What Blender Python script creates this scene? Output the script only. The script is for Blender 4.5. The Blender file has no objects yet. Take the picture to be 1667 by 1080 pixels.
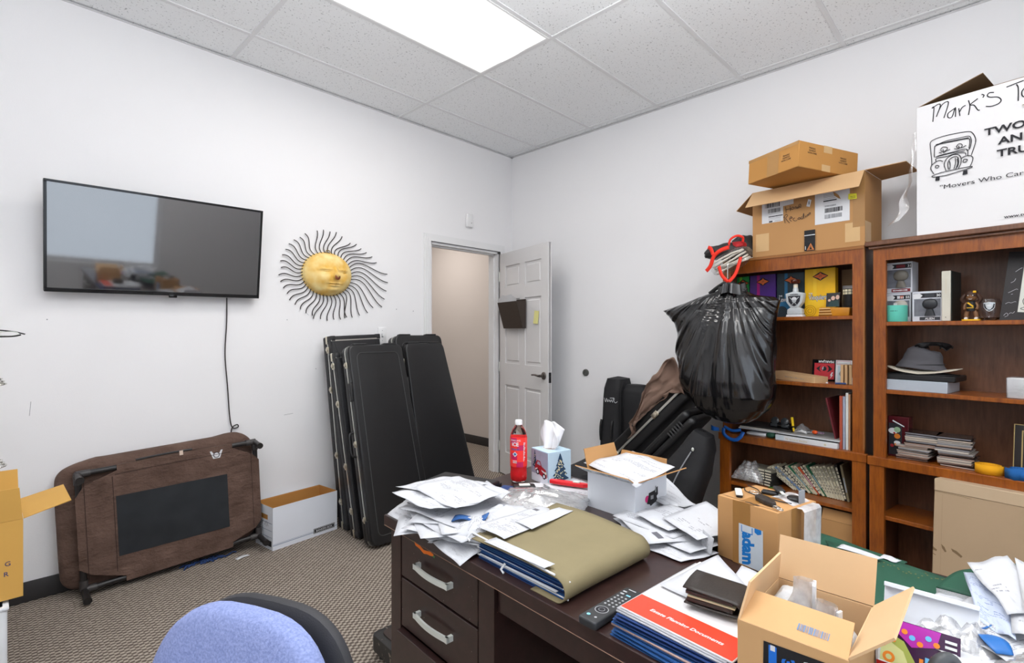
import bpy, bmesh, math, random
from math import sin, cos, pi, radians, atan2, sqrt
from mathutils import Matrix, Vector, Euler, noise
rnd = random.Random(7)
C = bpy.context.scene.collection
S = bpy.context.scene

# ---------------------------------------------------------------- camera, world, lights, exposure
cd = bpy.data.cameras.new('camera'); cam = bpy.data.objects.new('camera', cd); C.objects.link(cam)
cam.location = (0, 0, 1.333); cam.rotation_euler = (pi/2, 0, radians(44.1-90))
cd.sensor_width = 36; cd.lens = 36*832/1667; cd.shift_y = 2/1667; cd.clip_start = .03
S.camera = cam
S.view_settings.view_transform = 'Standard'; S.view_settings.look = 'None'
S.view_settings.gamma = 1; S.view_settings.use_curve_mapping = False
S.view_settings.exposure = -.10
w = bpy.data.worlds.new('world'); S.world = w; w.use_nodes = True
w.node_tree.nodes['Background'].inputs[0].default_value = (.72, .84, 1, 1)
w.node_tree.nodes['Background'].inputs[1].default_value = 1.0
def area(name, loc, rot, sx, sy, power, col):
    l = bpy.data.lights.new(name, 'AREA'); l.shape = 'RECTANGLE'; l.size = sx; l.size_y = sy
    l.energy = power; l.color = col
    o = bpy.data.objects.new(name, l); C.objects.link(o); o.location = loc; o.rotation_euler = rot
    return o
# daylight coming through the window behind the camera; each ceiling fixture's own lamp
area('window_daylight', (.475, -1.42, 1.475), (radians(90), 0, 0), 2.33, 1.73, 30, (.82, .90, 1))
area('fixture_light', (1.68, 2.21, 3.0), (0, 0, 0), 1.1, .5, 19, (1, .965, .93))
area('fixture_light', (1.68, -.24, 3.0), (0, 0, 0), 1.1, .5, 14, (1, .965, .93))
area('fixture_light', (-.2, .98, 3.0), (0, 0, 0), 1.1, .5, 8, (1, .965, .93))
# added upward fill light to brighten the ceiling; no such lamp in the room
area('added_ceiling_fill', (.62, .42, 2.12), (pi, 0, 0), 1.2, 1.0, 86, (.96, .98, 1))
area('hall_light', (3.2, 4.9, 2.7), (0, 0, 0), .5, .5, 24, (1, .94, .9))

# ---------------------------------------------------------------- materials
class NT:
    def __init__(s, name):
        s.m = bpy.data.materials.new(name); s.m.use_nodes = True
        s.t = s.m.node_tree; s.b = s.t.nodes['Principled BSDF']; s.out = s.t.nodes['Material Output']
    def n(s, typ, ins=None, **props):
        nd = s.t.nodes.new(typ)
        for k, v in props.items(): setattr(nd, k, v)
        for k, v in (ins or {}).items(): s.set(nd.inputs[k], v)
        return nd
    def set(s, sock, v):
        if isinstance(v, bpy.types.NodeSocket): s.t.links.new(v, sock)
        elif isinstance(v, bpy.types.Node): s.t.links.new(v.outputs[0], sock)
        else: sock.default_value = v
    def math(s, op, a, b=0, c=0):
        return s.n('ShaderNodeMath', {0: a, 1: b, 2: c}, operation=op).outputs[0]
    def mix(s, f, a, b):
        nd = s.n('ShaderNodeMix', data_type='RGBA'); s.set(nd.inputs[0], f)
        s.set(nd.inputs[6], a if not isinstance(a, tuple) else (*a[:3], 1)); s.set(nd.inputs[7], b if not isinstance(b, tuple) else (*b[:3], 1))
        return nd.outputs[2]
    def co(s, which='Object', scale=(1, 1, 1)):
        tc = s.n('ShaderNodeTexCoord')
        return s.n('ShaderNodeMapping', {0: tc.outputs[which], 'Scale': scale}).outputs[0]
    def noise(s, vec, scale, detail=2, rough=.5):
        return s.n('ShaderNodeTexNoise', {'Vector': vec, 'Scale': scale, 'Detail': detail, 'Roughness': rough}).outputs['Fac']
    def ramp(s, f, a, b):
        return s.n('ShaderNodeMapRange', {0: f, 1: a, 2: b, 3: 0., 4: 1.}).outputs[0]
    def bump(s, h, strength, dist=.002):
        s.set(s.b.inputs['Normal'], s.n('ShaderNodeBump', {'Strength': strength, 'Distance': dist, 'Height': h}).outputs[0])
MATS = {}
def sc(c, k): return tuple(min(1, v*k) for v in c[:3])
def mat(name, col, rough=.5, metal=0, var=.08, vs=12, bump=0, bs=150, emit=0, trans=0, spec=.5, coat=0, sheen=0, ior=1.45):
    if name in MATS: return MATS[name]
    N = NT(name); v = N.co()
    if var: N.set(N.b.inputs['Base Color'], N.mix(N.noise(v, vs, 3), sc(col, 1-var), sc(col, 1+var)))
    else: N.b.inputs['Base Color'].default_value = (*col[:3], 1)
    N.b.inputs['Roughness'].default_value = rough; N.b.inputs['Metallic'].default_value = metal
    N.b.inputs['Specular IOR Level'].default_value = spec; N.b.inputs['IOR'].default_value = ior
    N.b.inputs['Transmission Weight'].default_value = trans; N.b.inputs['Coat Weight'].default_value = coat
    N.b.inputs['Sheen Weight'].default_value = sheen
    if bump: N.bump(N.noise(v, bs, 3), bump)
    if emit: N.b.inputs['Emission Color'].default_value = (*col[:3], 1); N.b.inputs['Emission Strength'].default_value = emit
    MATS[name] = N.m; return N.m
def hexc(h):
    def f(x): x /= 255; return x/12.92 if x <= .04045 else ((x+.055)/1.055)**2.4
    return tuple(f(int(h[i:i+2], 16)) for i in (0, 2, 4))
def wood(name, c1, c2, rough=.35, scale=(14, 14, 1.6), blotch=.25):
    N = NT(name); v = N.co('Object', scale); g = N.noise(v, 6, 6, .65); big = N.noise(N.co('Object', (2.2, 2.2, 1.6)), 3.5, 3)
    a = N.mix(N.ramp(g, .3, .7), c1, c2)
    N.set(N.b.inputs['Base Color'], N.mix(N.math('MULTIPLY', N.ramp(big, .35, .75), blotch), a, sc(c2, 1.7)))
    N.b.inputs['Roughness'].default_value = rough; N.b.inputs['Coat Weight'].default_value = .15
    N.bump(g, .06); MATS[name] = N.m; return N.m
def clear(name, fac=.22, tint=(1, 1, 1), white=.12, bs=22, rough=.26, bump=.6):
    N = NT(name); v = N.co(); h = N.noise(v, bs, 4)
    bp = N.n('ShaderNodeBump', {'Strength': bump, 'Distance': .01, 'Height': h}).outputs[0]
    tr = N.n('ShaderNodeBsdfTransparent', {0: (*tint, 1)}); gl = N.n('ShaderNodeBsdfGlossy', {'Roughness': rough, 'Normal': bp})
    df = N.n('ShaderNodeBsdfDiffuse', {0: (.85, .85, .87, 1)})
    fr = N.n('ShaderNodeLayerWeight', {'Blend': .3, 'Normal': bp}).outputs['Facing']
    f = N.math('ADD', N.math('MULTIPLY', fr, .5), fac)
    m1 = N.n('ShaderNodeMixShader', {0: f, 1: tr.outputs[0], 2: gl.outputs[0]})
    m2 = N.n('ShaderNodeMixShader', {0: N.math('ADD', N.math('MULTIPLY', N.ramp(h, .3, .8), white*.7), white*.55), 1: m1.outputs[0], 2: df.outputs[0]})
    N.t.links.new(m2.outputs[0], N.out.inputs[0]); MATS[name] = N.m; return N.m
def paper(name, rows=42, dens=.5, words=.45, m=(.1, .9, .1, .9), ink=(.25, .25, .28), amt=.95, base=(.55, .56, .59), logo=None, lines=False):
    N = NT(name); tc = N.n('ShaderNodeTexCoord'); sp = N.n('ShaderNodeSeparateXYZ', {0: tc.outputs['UV']})
    u, v = sp.outputs[0], sp.outputs[1]
    info = N.n('ShaderNodeObjectInfo').outputs['Random']
    r = N.math('MULTIPLY', v, rows); row = N.math('FLOOR', r); fr = N.math('FRACT', r)
    inr = N.math('MULTIPLY', N.math('GREATER_THAN', fr, .3), N.math('LESS_THAN', fr, .72))
    def hn(su, sv, th):
        vec = N.n('ShaderNodeCombineXYZ', {0: N.math('MULTIPLY', u, su), 1: N.math('MULTIPLY', row, sv), 2: N.math('MULTIPLY', info, 37)})
        return N.math('GREATER_THAN', N.noise(vec, 1, 0), th)
    k = N.math('MULTIPLY', N.math('MULTIPLY', inr, hn(70, 7.3, .42)), N.math('MULTIPLY', hn(5, 1.7, words), hn(1.5, .23, dens)))
    for s_, lo, hi in ((u, m[0], m[1]), (v, m[2], m[3])):
        k = N.math('MULTIPLY', k, N.math('MULTIPLY', N.math('GREATER_THAN', s_, lo), N.math('LESS_THAN', s_, hi)))
    if logo:
        x0, x1, y0, y1, lc = logo
        b = N.math('MULTIPLY', N.math('MULTIPLY', N.math('GREATER_THAN', u, x0), N.math('LESS_THAN', u, x1)), N.math('MULTIPLY', N.math('GREATER_THAN', v, y0), N.math('LESS_THAN', v, y1)))
        c = N.mix(b, N.mix(N.math('MULTIPLY', k, amt), base, ink), lc)
    else: c = N.mix(N.math('MULTIPLY', k, amt), base, ink)
    if lines:
        g = N.math('MAXIMUM', N.math('LESS_THAN', N.math('FRACT', N.math('MULTIPLY', v, 9)), .03), N.math('LESS_THAN', N.math('FRACT', N.math('MULTIPLY', u, 4)), .012))
        c = N.mix(N.math('MULTIPLY', g, .5), c, (.3, .3, .34))
    N.set(N.b.inputs['Base Color'], c); N.b.inputs['Roughness'].default_value = .7
    N.bump(N.noise(tc.outputs['UV'], 4, 3), .4, .012)
    MATS[name] = N.m; return N.m
def speckle_mat(name, a, b, scale, lo, hi, rough=.8, bump=.3, coords='Object'):
    N = NT(name); v = N.co(coords); g = N.noise(v, scale, 2); f = N.ramp(g, lo, hi)
    N.set(N.b.inputs['Base Color'], N.mix(f, a, b)); N.b.inputs['Roughness'].default_value = rough
    N.bump(g, bump); MATS[name] = N.m; return N.m

WALL = mat('wall_paint', (.86, .855, .865), .75, var=.015, vs=3, bump=.12, bs=260, spec=.2)
HALL = mat('hall_paint', (.64, .59, .55), .8, var=.02, vs=3, bump=.1, bs=260, spec=.2)
TRIMW = mat('trim_paint', (.80, .80, .805), .35, var=.01)
DOORW = mat('door_paint', (.70, .69, .69), .4, var=.01)
BASEB = mat('baseboard_vinyl', (.035, .033, .034), .55)
TILE = speckle_mat('ceiling_tile', (.88, .89, .90), (.45, .45, .46), 95, .62, .72, .9, .5)
TBAR = mat('grid_paint', (.76, .76, .77), .5, var=.02)
LENS = mat('lamp_lens', (1, .985, .96), .4, var=0, emit=2.2)
PAN = mat('lamp_pan', (.88, .88, .88), .4, var=0, emit=0)
BLK = mat('black_plastic', (.012, .012, .013), .45, bump=.05)
BLKG = mat('black_gloss', (.006, .006, .007), .12, var=0)
SCREEN = mat('screen_glass', (.008, .008, .01), .05, var=0, spec=.5, ior=2.4, coat=1)
CHR = mat('chrome', (.75, .74, .70), .22, 1, var=.05)
SIL = mat('satin_nickel', (.74, .77, .72), .45, .2, var=.05)
WIRE = mat('black_wire', (.02, .015, .013), .5)
KRAFT = mat('kraft_cardboard', hexc('b88a58'), .8, var=.07, vs=5, bump=.08, bs=60)
KRAFTD = mat('kraft_cardboard_dark', hexc('8d7152'), .8, var=.06, vs=5, bump=.08, bs=60)
KRAFTY = mat('kraft_cardboard_yellow', hexc('cfa050'), .75, var=.05, vs=5, bump=.05, bs=60)
KRAFTL = mat('kraft_cardboard_light', hexc('d3ad80'), .8, var=.06, vs=5, bump=.15, bs=30)
WHT = mat('white_card', (.80, .81, .83), .6, var=.02, vs=5)
TAPE = mat('packing_tape', hexc('b68a55'), .25, var=.04)
PWHITE = mat('paper_white', (.70, .71, .73), .7, var=.02)
INK = mat('ink_black', (.015, .015, .02), .7, var=0)
GREY = mat('print_grey', (.28, .29, .31), .7, var=0)
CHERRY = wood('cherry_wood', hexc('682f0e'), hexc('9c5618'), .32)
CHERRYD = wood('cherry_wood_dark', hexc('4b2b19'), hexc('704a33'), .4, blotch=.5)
ESP = wood('espresso_wood', hexc('2a1b19'), hexc('3a2623'), .3, (6, 6, 6), .1)
PLY = mat('raw_edge_board', hexc('94602f'), .6)
BAGM = mat('bin_bag_plastic', (.005, .005, .006), .17, var=.1, spec=.9, bump=.16, bs=22)
CORD = mat('gig_bag_nylon', (.014, .014, .016), .75, var=.2, vs=40, bump=.35, bs=450)
CASE = mat('case_vinyl', (.016, .016, .018), .5, var=.25, vs=60, bump=.35, bs=420)
CASEG = mat('case_abs', (.013, .013, .014), .38, var=.15, bump=.15, bs=300)
CLEAR = clear('clear_film'); CLEARG = clear('clear_glassy', .12, bump=.05, white=.02)
def canvas():
    N = NT('brown_canvas'); v = N.co(); big = N.noise(N.co('Object', (1, 1, 1.6)), 7, 4, .6); fine = N.noise(v, 420, 2)
    N.set(N.b.inputs['Base Color'], N.mix(N.ramp(N.noise(v, 9, 4), .3, .7), hexc('523d33'), hexc('6c554a'))); N.b.inputs['Roughness'].default_value = .9
    N.bump(N.math('ADD', N.math('MULTIPLY', big, 6), N.math('MULTIPLY', fine, .25)), .75, .006); MATS['brown_canvas'] = N.m; return N.m
BROWNF = canvas()
BROWNP = mat('brown_mesh_panel', (.018, .021, .025), .8, var=.6, vs=7, bump=.3, bs=600)
RED = mat('red_ribbon', hexc('f0301a'), .6); ORG = mat('orange_sticker', hexc('f57a1c'), .5)
BLUEF = mat('blue_folder', hexc('2c5a96'), .65, var=.12, bump=.05); NAVY = mat('navy_folder', hexc('223d73'), .6, var=.1)
OLIVE = mat('olive_folder', hexc('84795a'), .75, var=.09, vs=14, bump=.1, bs=300)
GREEN = mat('green_folder', hexc('1e4f3c'), .6, var=.06)
# ---------------------------------------------------------------- mesh helpers
I4 = Matrix.Identity(4)
def T(x=0, y=0, z=0): return Matrix.Translation((x, y, z))
def R(ax, deg): return Matrix.Rotation(radians(deg), 4, ax)
def frame(o, x, y):  # matrix from origin, x axis and (approx.) y axis
    x = Vector(x).normalized(); z = x.cross(Vector(y)).normalized(); y = z.cross(x)
    m = Matrix((x, y, z)).transposed().to_4x4(); m.translation = Vector(o); return m
_txt = {}
def text_mesh(s, bold=0.0):
    k = (s, bold)
    if k not in _txt:
        cu = bpy.data.curves.new('t', 'FONT'); cu.body = s; cu.size = 1; cu.offset = bold; cu.resolution_u = 3
        o = bpy.data.objects.new('t', cu); me = bpy.data.meshes.new_from_object(o)
        vs = [v.co.copy() for v in me.vertices]; fs = [tuple(p.vertices) for p in me.polygons]
        wd = max([v.x for v in vs], default=0)
        bpy.data.objects.remove(o); bpy.data.meshes.remove(me); _txt[k] = (vs, fs, wd)
    return _txt[k]
class B:
    def __init__(s, m=None): s.bm = bmesh.new(); s.M = m or I4; s.mi = 0; s.uv = None; s.lz = 0
    def v(s, p): return s.bm.verts.new(s.M @ Vector(p))
    def f(s, vs, mi=None):
        try: f = s.bm.faces.new(vs)
        except ValueError: return None
        f.material_index = s.mi if mi is None else mi; f.smooth = True; return f
    def box(s, x0, y0, z0, x1, y1, z1, bev=0, seg=2, mi=None, skip=''):
        b = bmesh.new()
        vs = [b.verts.new((x, y, z)) for z in (z0, z1) for y in (y0, y1) for x in (x0, x1)]
        F = {'b': (0, 2, 3, 1), 't': (4, 5, 7, 6), 'f': (0, 1, 5, 4), 'k': (2, 6, 7, 3), 'l': (0, 4, 6, 2), 'r': (1, 3, 7, 5)}
        for k, q in F.items():
            if k not in skip: b.faces.new([vs[i] for i in q])
        if bev: bmesh.ops.bevel(b, geom=b.edges[:], offset=bev, segments=seg, profile=.5, affect='EDGES')
        s.join(b, mi); return s
    def join(s, b, mi=None):
        mp = {v: s.v(v.co) for v in b.verts}
        for f in b.faces: s.f([mp[v] for v in f.verts], mi)
        b.free()
    def prism(s, pts, z0, z1, mi=None, bev=0, seg=2):
        b = bmesh.new(); n = len(pts)
        lo = [b.verts.new((x, y, z0)) for x, y in pts]; hi = [b.verts.new((x, y, z1)) for x, y in pts]
        b.faces.new(lo[::-1]); b.faces.new(hi)
        for i in range(n): b.faces.new((lo[i], lo[(i+1) % n], hi[(i+1) % n], hi[i]))
        bmesh.ops.recalc_face_normals(b, faces=b.faces[:])
        if bev:
            es = [e for e in b.edges if (e.verts[0].co.z == e.verts[1].co.z)]
            bmesh.ops.bevel(b, geom=es, offset=bev, segments=seg, profile=.5, affect='EDGES')
        s.join(b, mi); return s
    def tube(s, path, r, n=8, mi=None, cap=True, flat=1):
        P = [Vector(p) for p in path]; k = len(P); rs = r if isinstance(r, (list, tuple)) else [r]*k
        up = None; rings = []
        for i in range(k):
            t = (P[min(i+1, k-1)]-P[max(i-1, 0)]).normalized()
            if up is None: up = Vector((0, 0, 1)) if abs(t.z) < .9 else Vector((1, 0, 0))
            x = t.cross(up).normalized(); up = x.cross(t).normalized()
            rings.append([s.v(P[i]+x*cos(2*pi*j/n)*rs[i]+up*sin(2*pi*j/n)*rs[i]*flat) for j in range(n)])
        for a, b in zip(rings, rings[1:]):
            for j in range(n): s.f((a[j], a[(j+1) % n], b[(j+1) % n], b[j]), mi)
        if cap: s.f(rings[0][::-1], mi); s.f(rings[-1], mi)
        return s
    def lathe(s, prof, n=24, c=(0, 0, 0), mi=None):
        rings = []
        for r, z in prof:
            rings.append([s.v((c[0]+r*cos(2*pi*j/n), c[1]+r*sin(2*pi*j/n), c[2]+z)) for j in range(n)] if r > 1e-6 else [s.v((c[0], c[1], c[2]+z))])
        for a, b in zip(rings, rings[1:]):
            for j in range(n):
                if len(a) == 1 and len(b) == 1: continue
                if len(a) == 1: s.f((a[0], b[j], b[(j+1) % n]), mi)
                elif len(b) == 1: s.f((a[j], a[(j+1) % n], b[0]), mi)
                else: s.f((a[j], a[(j+1) % n], b[(j+1) % n], b[j]), mi)
        return s
    def grid(s, nx, ny, fn, mi=None, uv=True, wrap=False):
        if uv and s.uv is None: s.uv = s.bm.loops.layers.uv.new('UVMap')
        V = [[s.v(fn(i/nx, j/ny)) for i in range(nx+(0 if wrap else 1))] for j in range(ny+1)]
        for j in range(ny):
            for i in range(nx):
                i2 = (i+1) % nx if wrap else i+1
                f = s.f((V[j][i], V[j][i2], V[j+1][i2], V[j+1][i]), mi)
                if f and uv:
                    for l, (a, b) in zip(f.loops, ((i, j), (i+1, j), (i+1, j+1), (i, j+1))): l[s.uv].uv = (a/nx, b/ny)
        return s
    # printing on the plane z=0 of the current matrix; every call sits a hair above the last
    def up(s): s.lz += .00012; return s.lz
    def rect(s, x0, y0, x1, y1, mi=0): z = s.up(); s.f([s.v(p) for p in ((x0, y0, z), (x1, y0, z), (x1, y1, z), (x0, y1, z))], mi); return s
    def poly(s, pts, mi=0): z = s.up(); s.f([s.v((x, y, z)) for x, y in pts], mi); return s
    def disc(s, x, y, r, mi=0, ry=None, n=20): return s.poly([(x+r*cos(2*pi*i/n), y+(ry or r)*sin(2*pi*i/n)) for i in range(n)], mi)
    def text(s, t, x, y, h, mi=0, bold=0, rot=0, shear=0, sx=1, align='l', fn=None):
        vs, fs, wd = text_mesh(t, bold); z = s.up(); k = h/.72
        ox = {'l': 0, 'c': -wd*k*sx/2, 'r': -wd*k*sx}[align]; ca, sa = cos(radians(rot)), sin(radians(rot))
        V = []
        for p in vs:
            a, b = p.x*k*sx+p.y*k*shear+ox, p.y*k
            q = (x+a*ca-b*sa, y+a*sa+b*ca, z); V.append(s.v(fn(*q) if fn else q))
        for f in fs: s.f([V[i] for i in f], mi)
        return s
    def stroke(s, pts, w_, mi=0):
        z = s.up(); P = [Vector((*p, 0)) for p in pts]; L = []
        for i, p in enumerate(P):
            t = (P[min(i+1, len(P)-1)]-P[max(i-1, 0)])
            t = t.normalized() if t.length > 1e-9 else Vector((1, 0, 0)); nrm = Vector((-t.y, t.x, 0))*w_/2
            L.append((s.v((p.x+nrm.x, p.y+nrm.y, z)), s.v((p.x-nrm.x, p.y-nrm.y, z))))
        for a, b in zip(L, L[1:]): s.f((a[0], a[1], b[1], b[0]), mi)
        return s
    def marks(s, x, y, w_, h, mi=0, n=8, seed=1, fn=None):   # print too small to read
        r_ = random.Random(seed); z = s.up(); d = w_/n
        for i in range(n):
            if r_.random() < .85:
                x0, x1 = x+d*i, x+d*(i+r_.uniform(.55, .85)); y0, y1 = y+h*r_.uniform(0, .15), y+h*r_.uniform(.8, 1)
                q = [(x0, y0, z), (x1, y0, z), (x1, y1, z), (x0, y1, z)]; s.f([s.v(fn(*p) if fn else p) for p in q], mi)
        return s
    def build(s, name, mats, parent=None, m=None, flat=False, thick=0, sub=0, recalc=True, soft=False):
        if recalc: bmesh.ops.recalc_face_normals(s.bm, faces=s.bm.faces[:])
        me = bpy.data.meshes.new(name); s.bm.to_mesh(me); s.bm.free()
        for q in (mats if isinstance(mats, (list, tuple)) else [mats]): me.materials.append(q)
        if not flat: me.set_sharp_from_angle(angle=radians(38 if s.uv is None and len(me.polygons) < 9000 and not soft else 179))
        else:
            for p in me.polygons: p.use_smooth = False
        o = bpy.data.objects.new(name, me); C.objects.link(o)
        if m is not None: o.matrix_basis = m
        if parent: o.parent = parent
        if thick: md = o.modifiers.new('s', 'SOLIDIFY'); md.thickness = thick; md.offset = 0
        if sub: md = o.modifiers.new('u', 'SUBSURF'); md.levels = sub; md.render_levels = sub
        return o
def tag(o, label=None, cat=None, group=None, kind=None):
    if label: o['label'] = label
    if cat: o['category'] = cat
    if group: o['group'] = group
    if kind: o['kind'] = kind
    return o
def thing(name, label, cat, m=None, group=None):
    o = bpy.data.objects.new(name, None); C.objects.link(o); o.empty_display_size = .05
    if m is not None: o.matrix_basis = m
    return tag(o, label, cat, group)
def clone(root, m, label=None, group=None):
    def cp(o, par):
        c = o.copy(); C.objects.link(c)
        if par: c.parent = par
        for k in [x for x in bpy.data.objects if x.parent == o]: cp(k, c)
        return c
    c = cp(root, None); c.matrix_basis = m
    if label: c['label'] = label
    if group: c['group'] = group
    return c
def spline(pts, n=6):  # catmull-rom
    P = [Vector(p) for p in pts]; out = []
    for i in range(len(P)-1):
        a, b, c, d = P[max(i-1, 0)], P[i], P[i+1], P[min(i+2, len(P)-1)]
        for k in range(n):
            t = k/n; out.append(.5*((2*b)+(c-a)*t+(2*a-5*b+4*c-d)*t*t+(3*b-a-3*c+d)*t**3))
    out.append(P[-1]); return out
def sp2(pts, n=5): return [(p.x, p.y) for p in spline([(*q, 0) for q in pts], n)]
# faces of a box of size W (x) D (y) H (z) with its origin at the front-left-bottom corner
def FR(W, D, H, e=.0006): return frame((0, -e, 0), (1, 0, 0), (0, 0, 1))       # front: x right, y up
def LF(W, D, H, e=.0006): return frame((-e, D, 0), (0, -1, 0), (0, 0, 1))      # left side, seen from outside
def RF(W, D, H, e=.0006): return frame((W+e, 0, 0), (0, 1, 0), (0, 0, 1))
def TF(W, D, H, e=.0006): return frame((0, 0, H+e), (1, 0, 0), (0, 1, 0))
# ================================================================ THE ROOM
def struct(b, name, m_, **k): return tag(b.build(name, m_, **k), kind='structure')
XW, YW, HC = 3.60, 3.49, 3.05
# carpet: small basket-weave loops
def carpet():
    N = NT('carpet'); v = N.co('Object', (1, 1, 1)); sp = N.n('ShaderNodeSeparateXYZ', {0: v}); x, y = sp.outputs[0], sp.outputs[1]
    wob = N.math('MULTIPLY', N.math('SUBTRACT', N.noise(v, 60, 2), .5), 2.6)
    a = N.math('SINE', N.math('ADD', N.math('MULTIPLY', x, 2*pi/.034), wob)); b = N.math('SINE', N.math('ADD', N.math('MULTIPLY', y, 2*pi/.026), wob))
    k = N.ramp(N.math('MULTIPLY', a, b), -.25, .35); fine = N.noise(v, 420, 2)
    c = N.mix(k, hexc('6c6057'), hexc('c6baab')); c = N.mix(N.ramp(fine, .3, .7), N.mix(.45, c, (.11, .10, .09)), c)
    N.set(N.b.inputs['Base Color'], c); N.b.inputs['Roughness'].default_value = .95; N.b.inputs['Specular IOR Level'].default_value = .1
    N.bump(N.math('ADD', k, fine), .7, .004); return N.m
CARPET = carpet()
b = B(); b.box(-1.3, -1.6, -.1, 4.3, 6.3, 0); struct(b, 'floor', CARPET, flat=True)
b = B(); b.box(-1.3, -1.6, HC, XW+.12, YW+.12, HC+.1); struct(b, 'ceiling', TILE, flat=True)
# tee bars of the suspended ceiling and the wall angle
b = B(); h = .012
for x in (-.147, 1.073, 2.293, 3.513):
    b.box(x-h, -1.35, HC-.006, x+h, YW, HC)
for y in (-1.13, -.52, .09, .70, 1.29, 1.90, 2.51, 3.12):
    b.box(-1.1, y-h, HC-.0055, XW, y+h, HC)
struct(b, 'trim_1', TBAR, flat=True)
b = B(); b.box(-1.1, YW-.02, HC-.008, XW, YW, HC-.0062); b.box(XW-.02, -1.35, HC-.008, XW, YW, HC-.0062)
struct(b, 'trim_2', TBAR, flat=True)
# walls
DX0, DX1, DH = 2.609, 3.420, 2.10
b = B(); b.box(-1.2, YW, 0, DX0, YW+.12, HC); b.box(DX0, YW, DH, DX1, YW+.12, HC); b.box(DX1, YW, 0, XW+.12, YW+.12, HC)
struct(b, 'wall_left', WALL, flat=True)
b = B(); b.box(XW, -1.6, 0, XW+.12, YW, HC); struct(b, 'wall_right', WALL, flat=True)
b = B(); b.box(-1.22, -1.6, 0, -1.1, YW, HC); struct(b, 'wall_side', WALL, flat=True)
WX0, WX1, WZ0, WZ1 = -.7, 1.65, .60, 2.35
b = B(); b.box(-1.1, -1.47, 0, WX0, -1.35, HC); b.box(WX1, -1.47, 0, XW, -1.35, HC)
b.box(WX0, -1.47, 0, WX1, -1.35, WZ0); b.box(WX0, -1.47, WZ1, WX1, -1.35, HC); struct(b, 'wall_back', WALL, flat=True)
wn = thing('window_1', None, None, T(WX0, -1.41, WZ0)); del_ = None; wn['kind'] = 'structure'
b = B(); W_, H_ = WX1-WX0, WZ1-WZ0
b.box(0, -.03, 0, W_, .03, .05); b.box(0, -.03, H_-.05, W_, .03, H_); b.box(0, -.03, .05, .05, .03, H_-.05); b.box(W_-.05, -.03, .05, W_, .03, H_-.05); b.box(W_/2-.02, -.02, .05, W_/2+.02, .02, H_-.05)
b.build('window_frame', TRIMW, wn, flat=True)
b = B(); b.box(.05, -.003, .05, W_/2-.02, .003, H_-.05); b.box(W_/2+.02, -.003, .05, W_-.05, .003, H_-.05); b.build('window_pane', CLEARG, wn, flat=True)
# hall beyond the door
b = B(); b.box(4.10, 3.3, 0, 4.22, 6.3, 2.9); struct(b, 'wall_hall_right', HALL, flat=True)
b = B(); b.box(1.6, 6.2, 0, 4.22, 6.3, 2.9); struct(b, 'wall_hall_end', HALL, flat=True)
b = B(); b.box(1.5, YW+.12, 0, 1.6, 6.3, 2.9); struct(b, 'wall_hall_left', HALL, flat=True)
b = B(); b.box(XW+.12, 3.3, 0, 4.22, YW+.12, 2.9); struct(b, 'wall_hall_corner', HALL, flat=True)
b = B(); b.box(1.5, YW+.12, 2.9, 4.22, 6.3, 3.0); struct(b, 'ceiling_hall', TILE, flat=True)
b = B(); b.box(4.085, YW+.12, 0, 4.10, 6.2, .1, .004); struct(b, 'baseboard_hall', BASEB)
b = B(); b.box(-1.1, YW-.012, 0, DX0-.07, YW, .1, .004); struct(b, 'baseboard_left', BASEB)
b = B(); b.box(XW-.012, -1.35, 0, XW, YW, .1, .004); struct(b, 'baseboard_right', BASEB)
# door frame: jambs, head and stepped casing
fr = thing('door_1', None, None, T(0, YW, 0)); fr['kind'] = 'structure'
b = B(); b.box(DX0-.001, -.002, 0, DX0+.018, .122, DH); b.box(DX1-.018, -.002, 0, DX1+.001, .122, DH); b.box(DX0, -.002, DH-.018, DX1, .122, DH+.001)
b.box(DX0+.018, .04, 0, DX0+.03, .075, DH-.018); b.box(DX1-.03, .04, 0, DX1-.018, .075, DH-.018); b.box(DX0+.018, .04, DH-.03, DX1-.018, .075, DH-.018)
b.build('door_jamb', TRIMW, fr, flat=True)
b = B()
for k, (a, t) in enumerate(((.062, .012), (.046, .018), (.022, .023))):
    o = -.004
    b.box(DX0+o-a-.002*k, -t, 0, DX0+o, 0, DH-o+a); b.box(DX1-o, -t, 0, DX1-o+a, 0, DH-o+a); b.box(DX0+o, -t, DH-o, DX1-o, 0, DH-o+a)
b.build('door_casing', TRIMW, fr, flat=True)
# the six-panel door leaf, swung open into the room
DM = T(3.405, YW-.028, .012) @ R('Z', -105)
dl = thing('door_leaf', 'open white six-panel door with lever handle, swung in beside the right wall', 'door', DM)
LW_, LH, LT = .80, 2.065, .036
b = B(); cols = ((.105, .36), (.445, .70)); rows = ((.21, .84), (1.04, 1.63), (1.735, 1.94))
b.box(0, .010, 0, LW_, LT-.010, LH)
for x0, x1 in ((0, .105), (.36, .445), (.70, LW_)): b.box(x0, 0, 0, x1, LT, LH)
for z0, z1 in ((0, .21), (.84, 1.04), (1.63, 1.735), (1.94, LH)): b.box(.1, .0002, z0, .71, LT-.0002, z1)
b.build('door_slab', DOORW, dl, flat=True)
for x0, x1 in cols:
    for z0, z1 in rows:
        b = B(); b.box(x0+.022, .004, z0+.022, x1-.022, LT-.004, z1-.022, .009, 1); b.build('raised_panel', DOORW, dl, flat=True)
hd = B()
HX, HZ = .74, .965
hd.M = T(HX, 0, HZ) @ R('X', 90); hd.lathe([(0, 0), (.032, 0), (.032, .006), (.026, .012), (.012, .014), (.012, .045), (0, .045)], 24)
hd.M = I4; hd.tube(spline([(HX, -.045, HZ), (HX-.02, -.052, HZ+.002), (HX-.06, -.052, HZ+.006), (HX-.11, -.048, HZ+.002)]), [.010]*6+[.009]*6+[.007]*7, 10)
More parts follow.
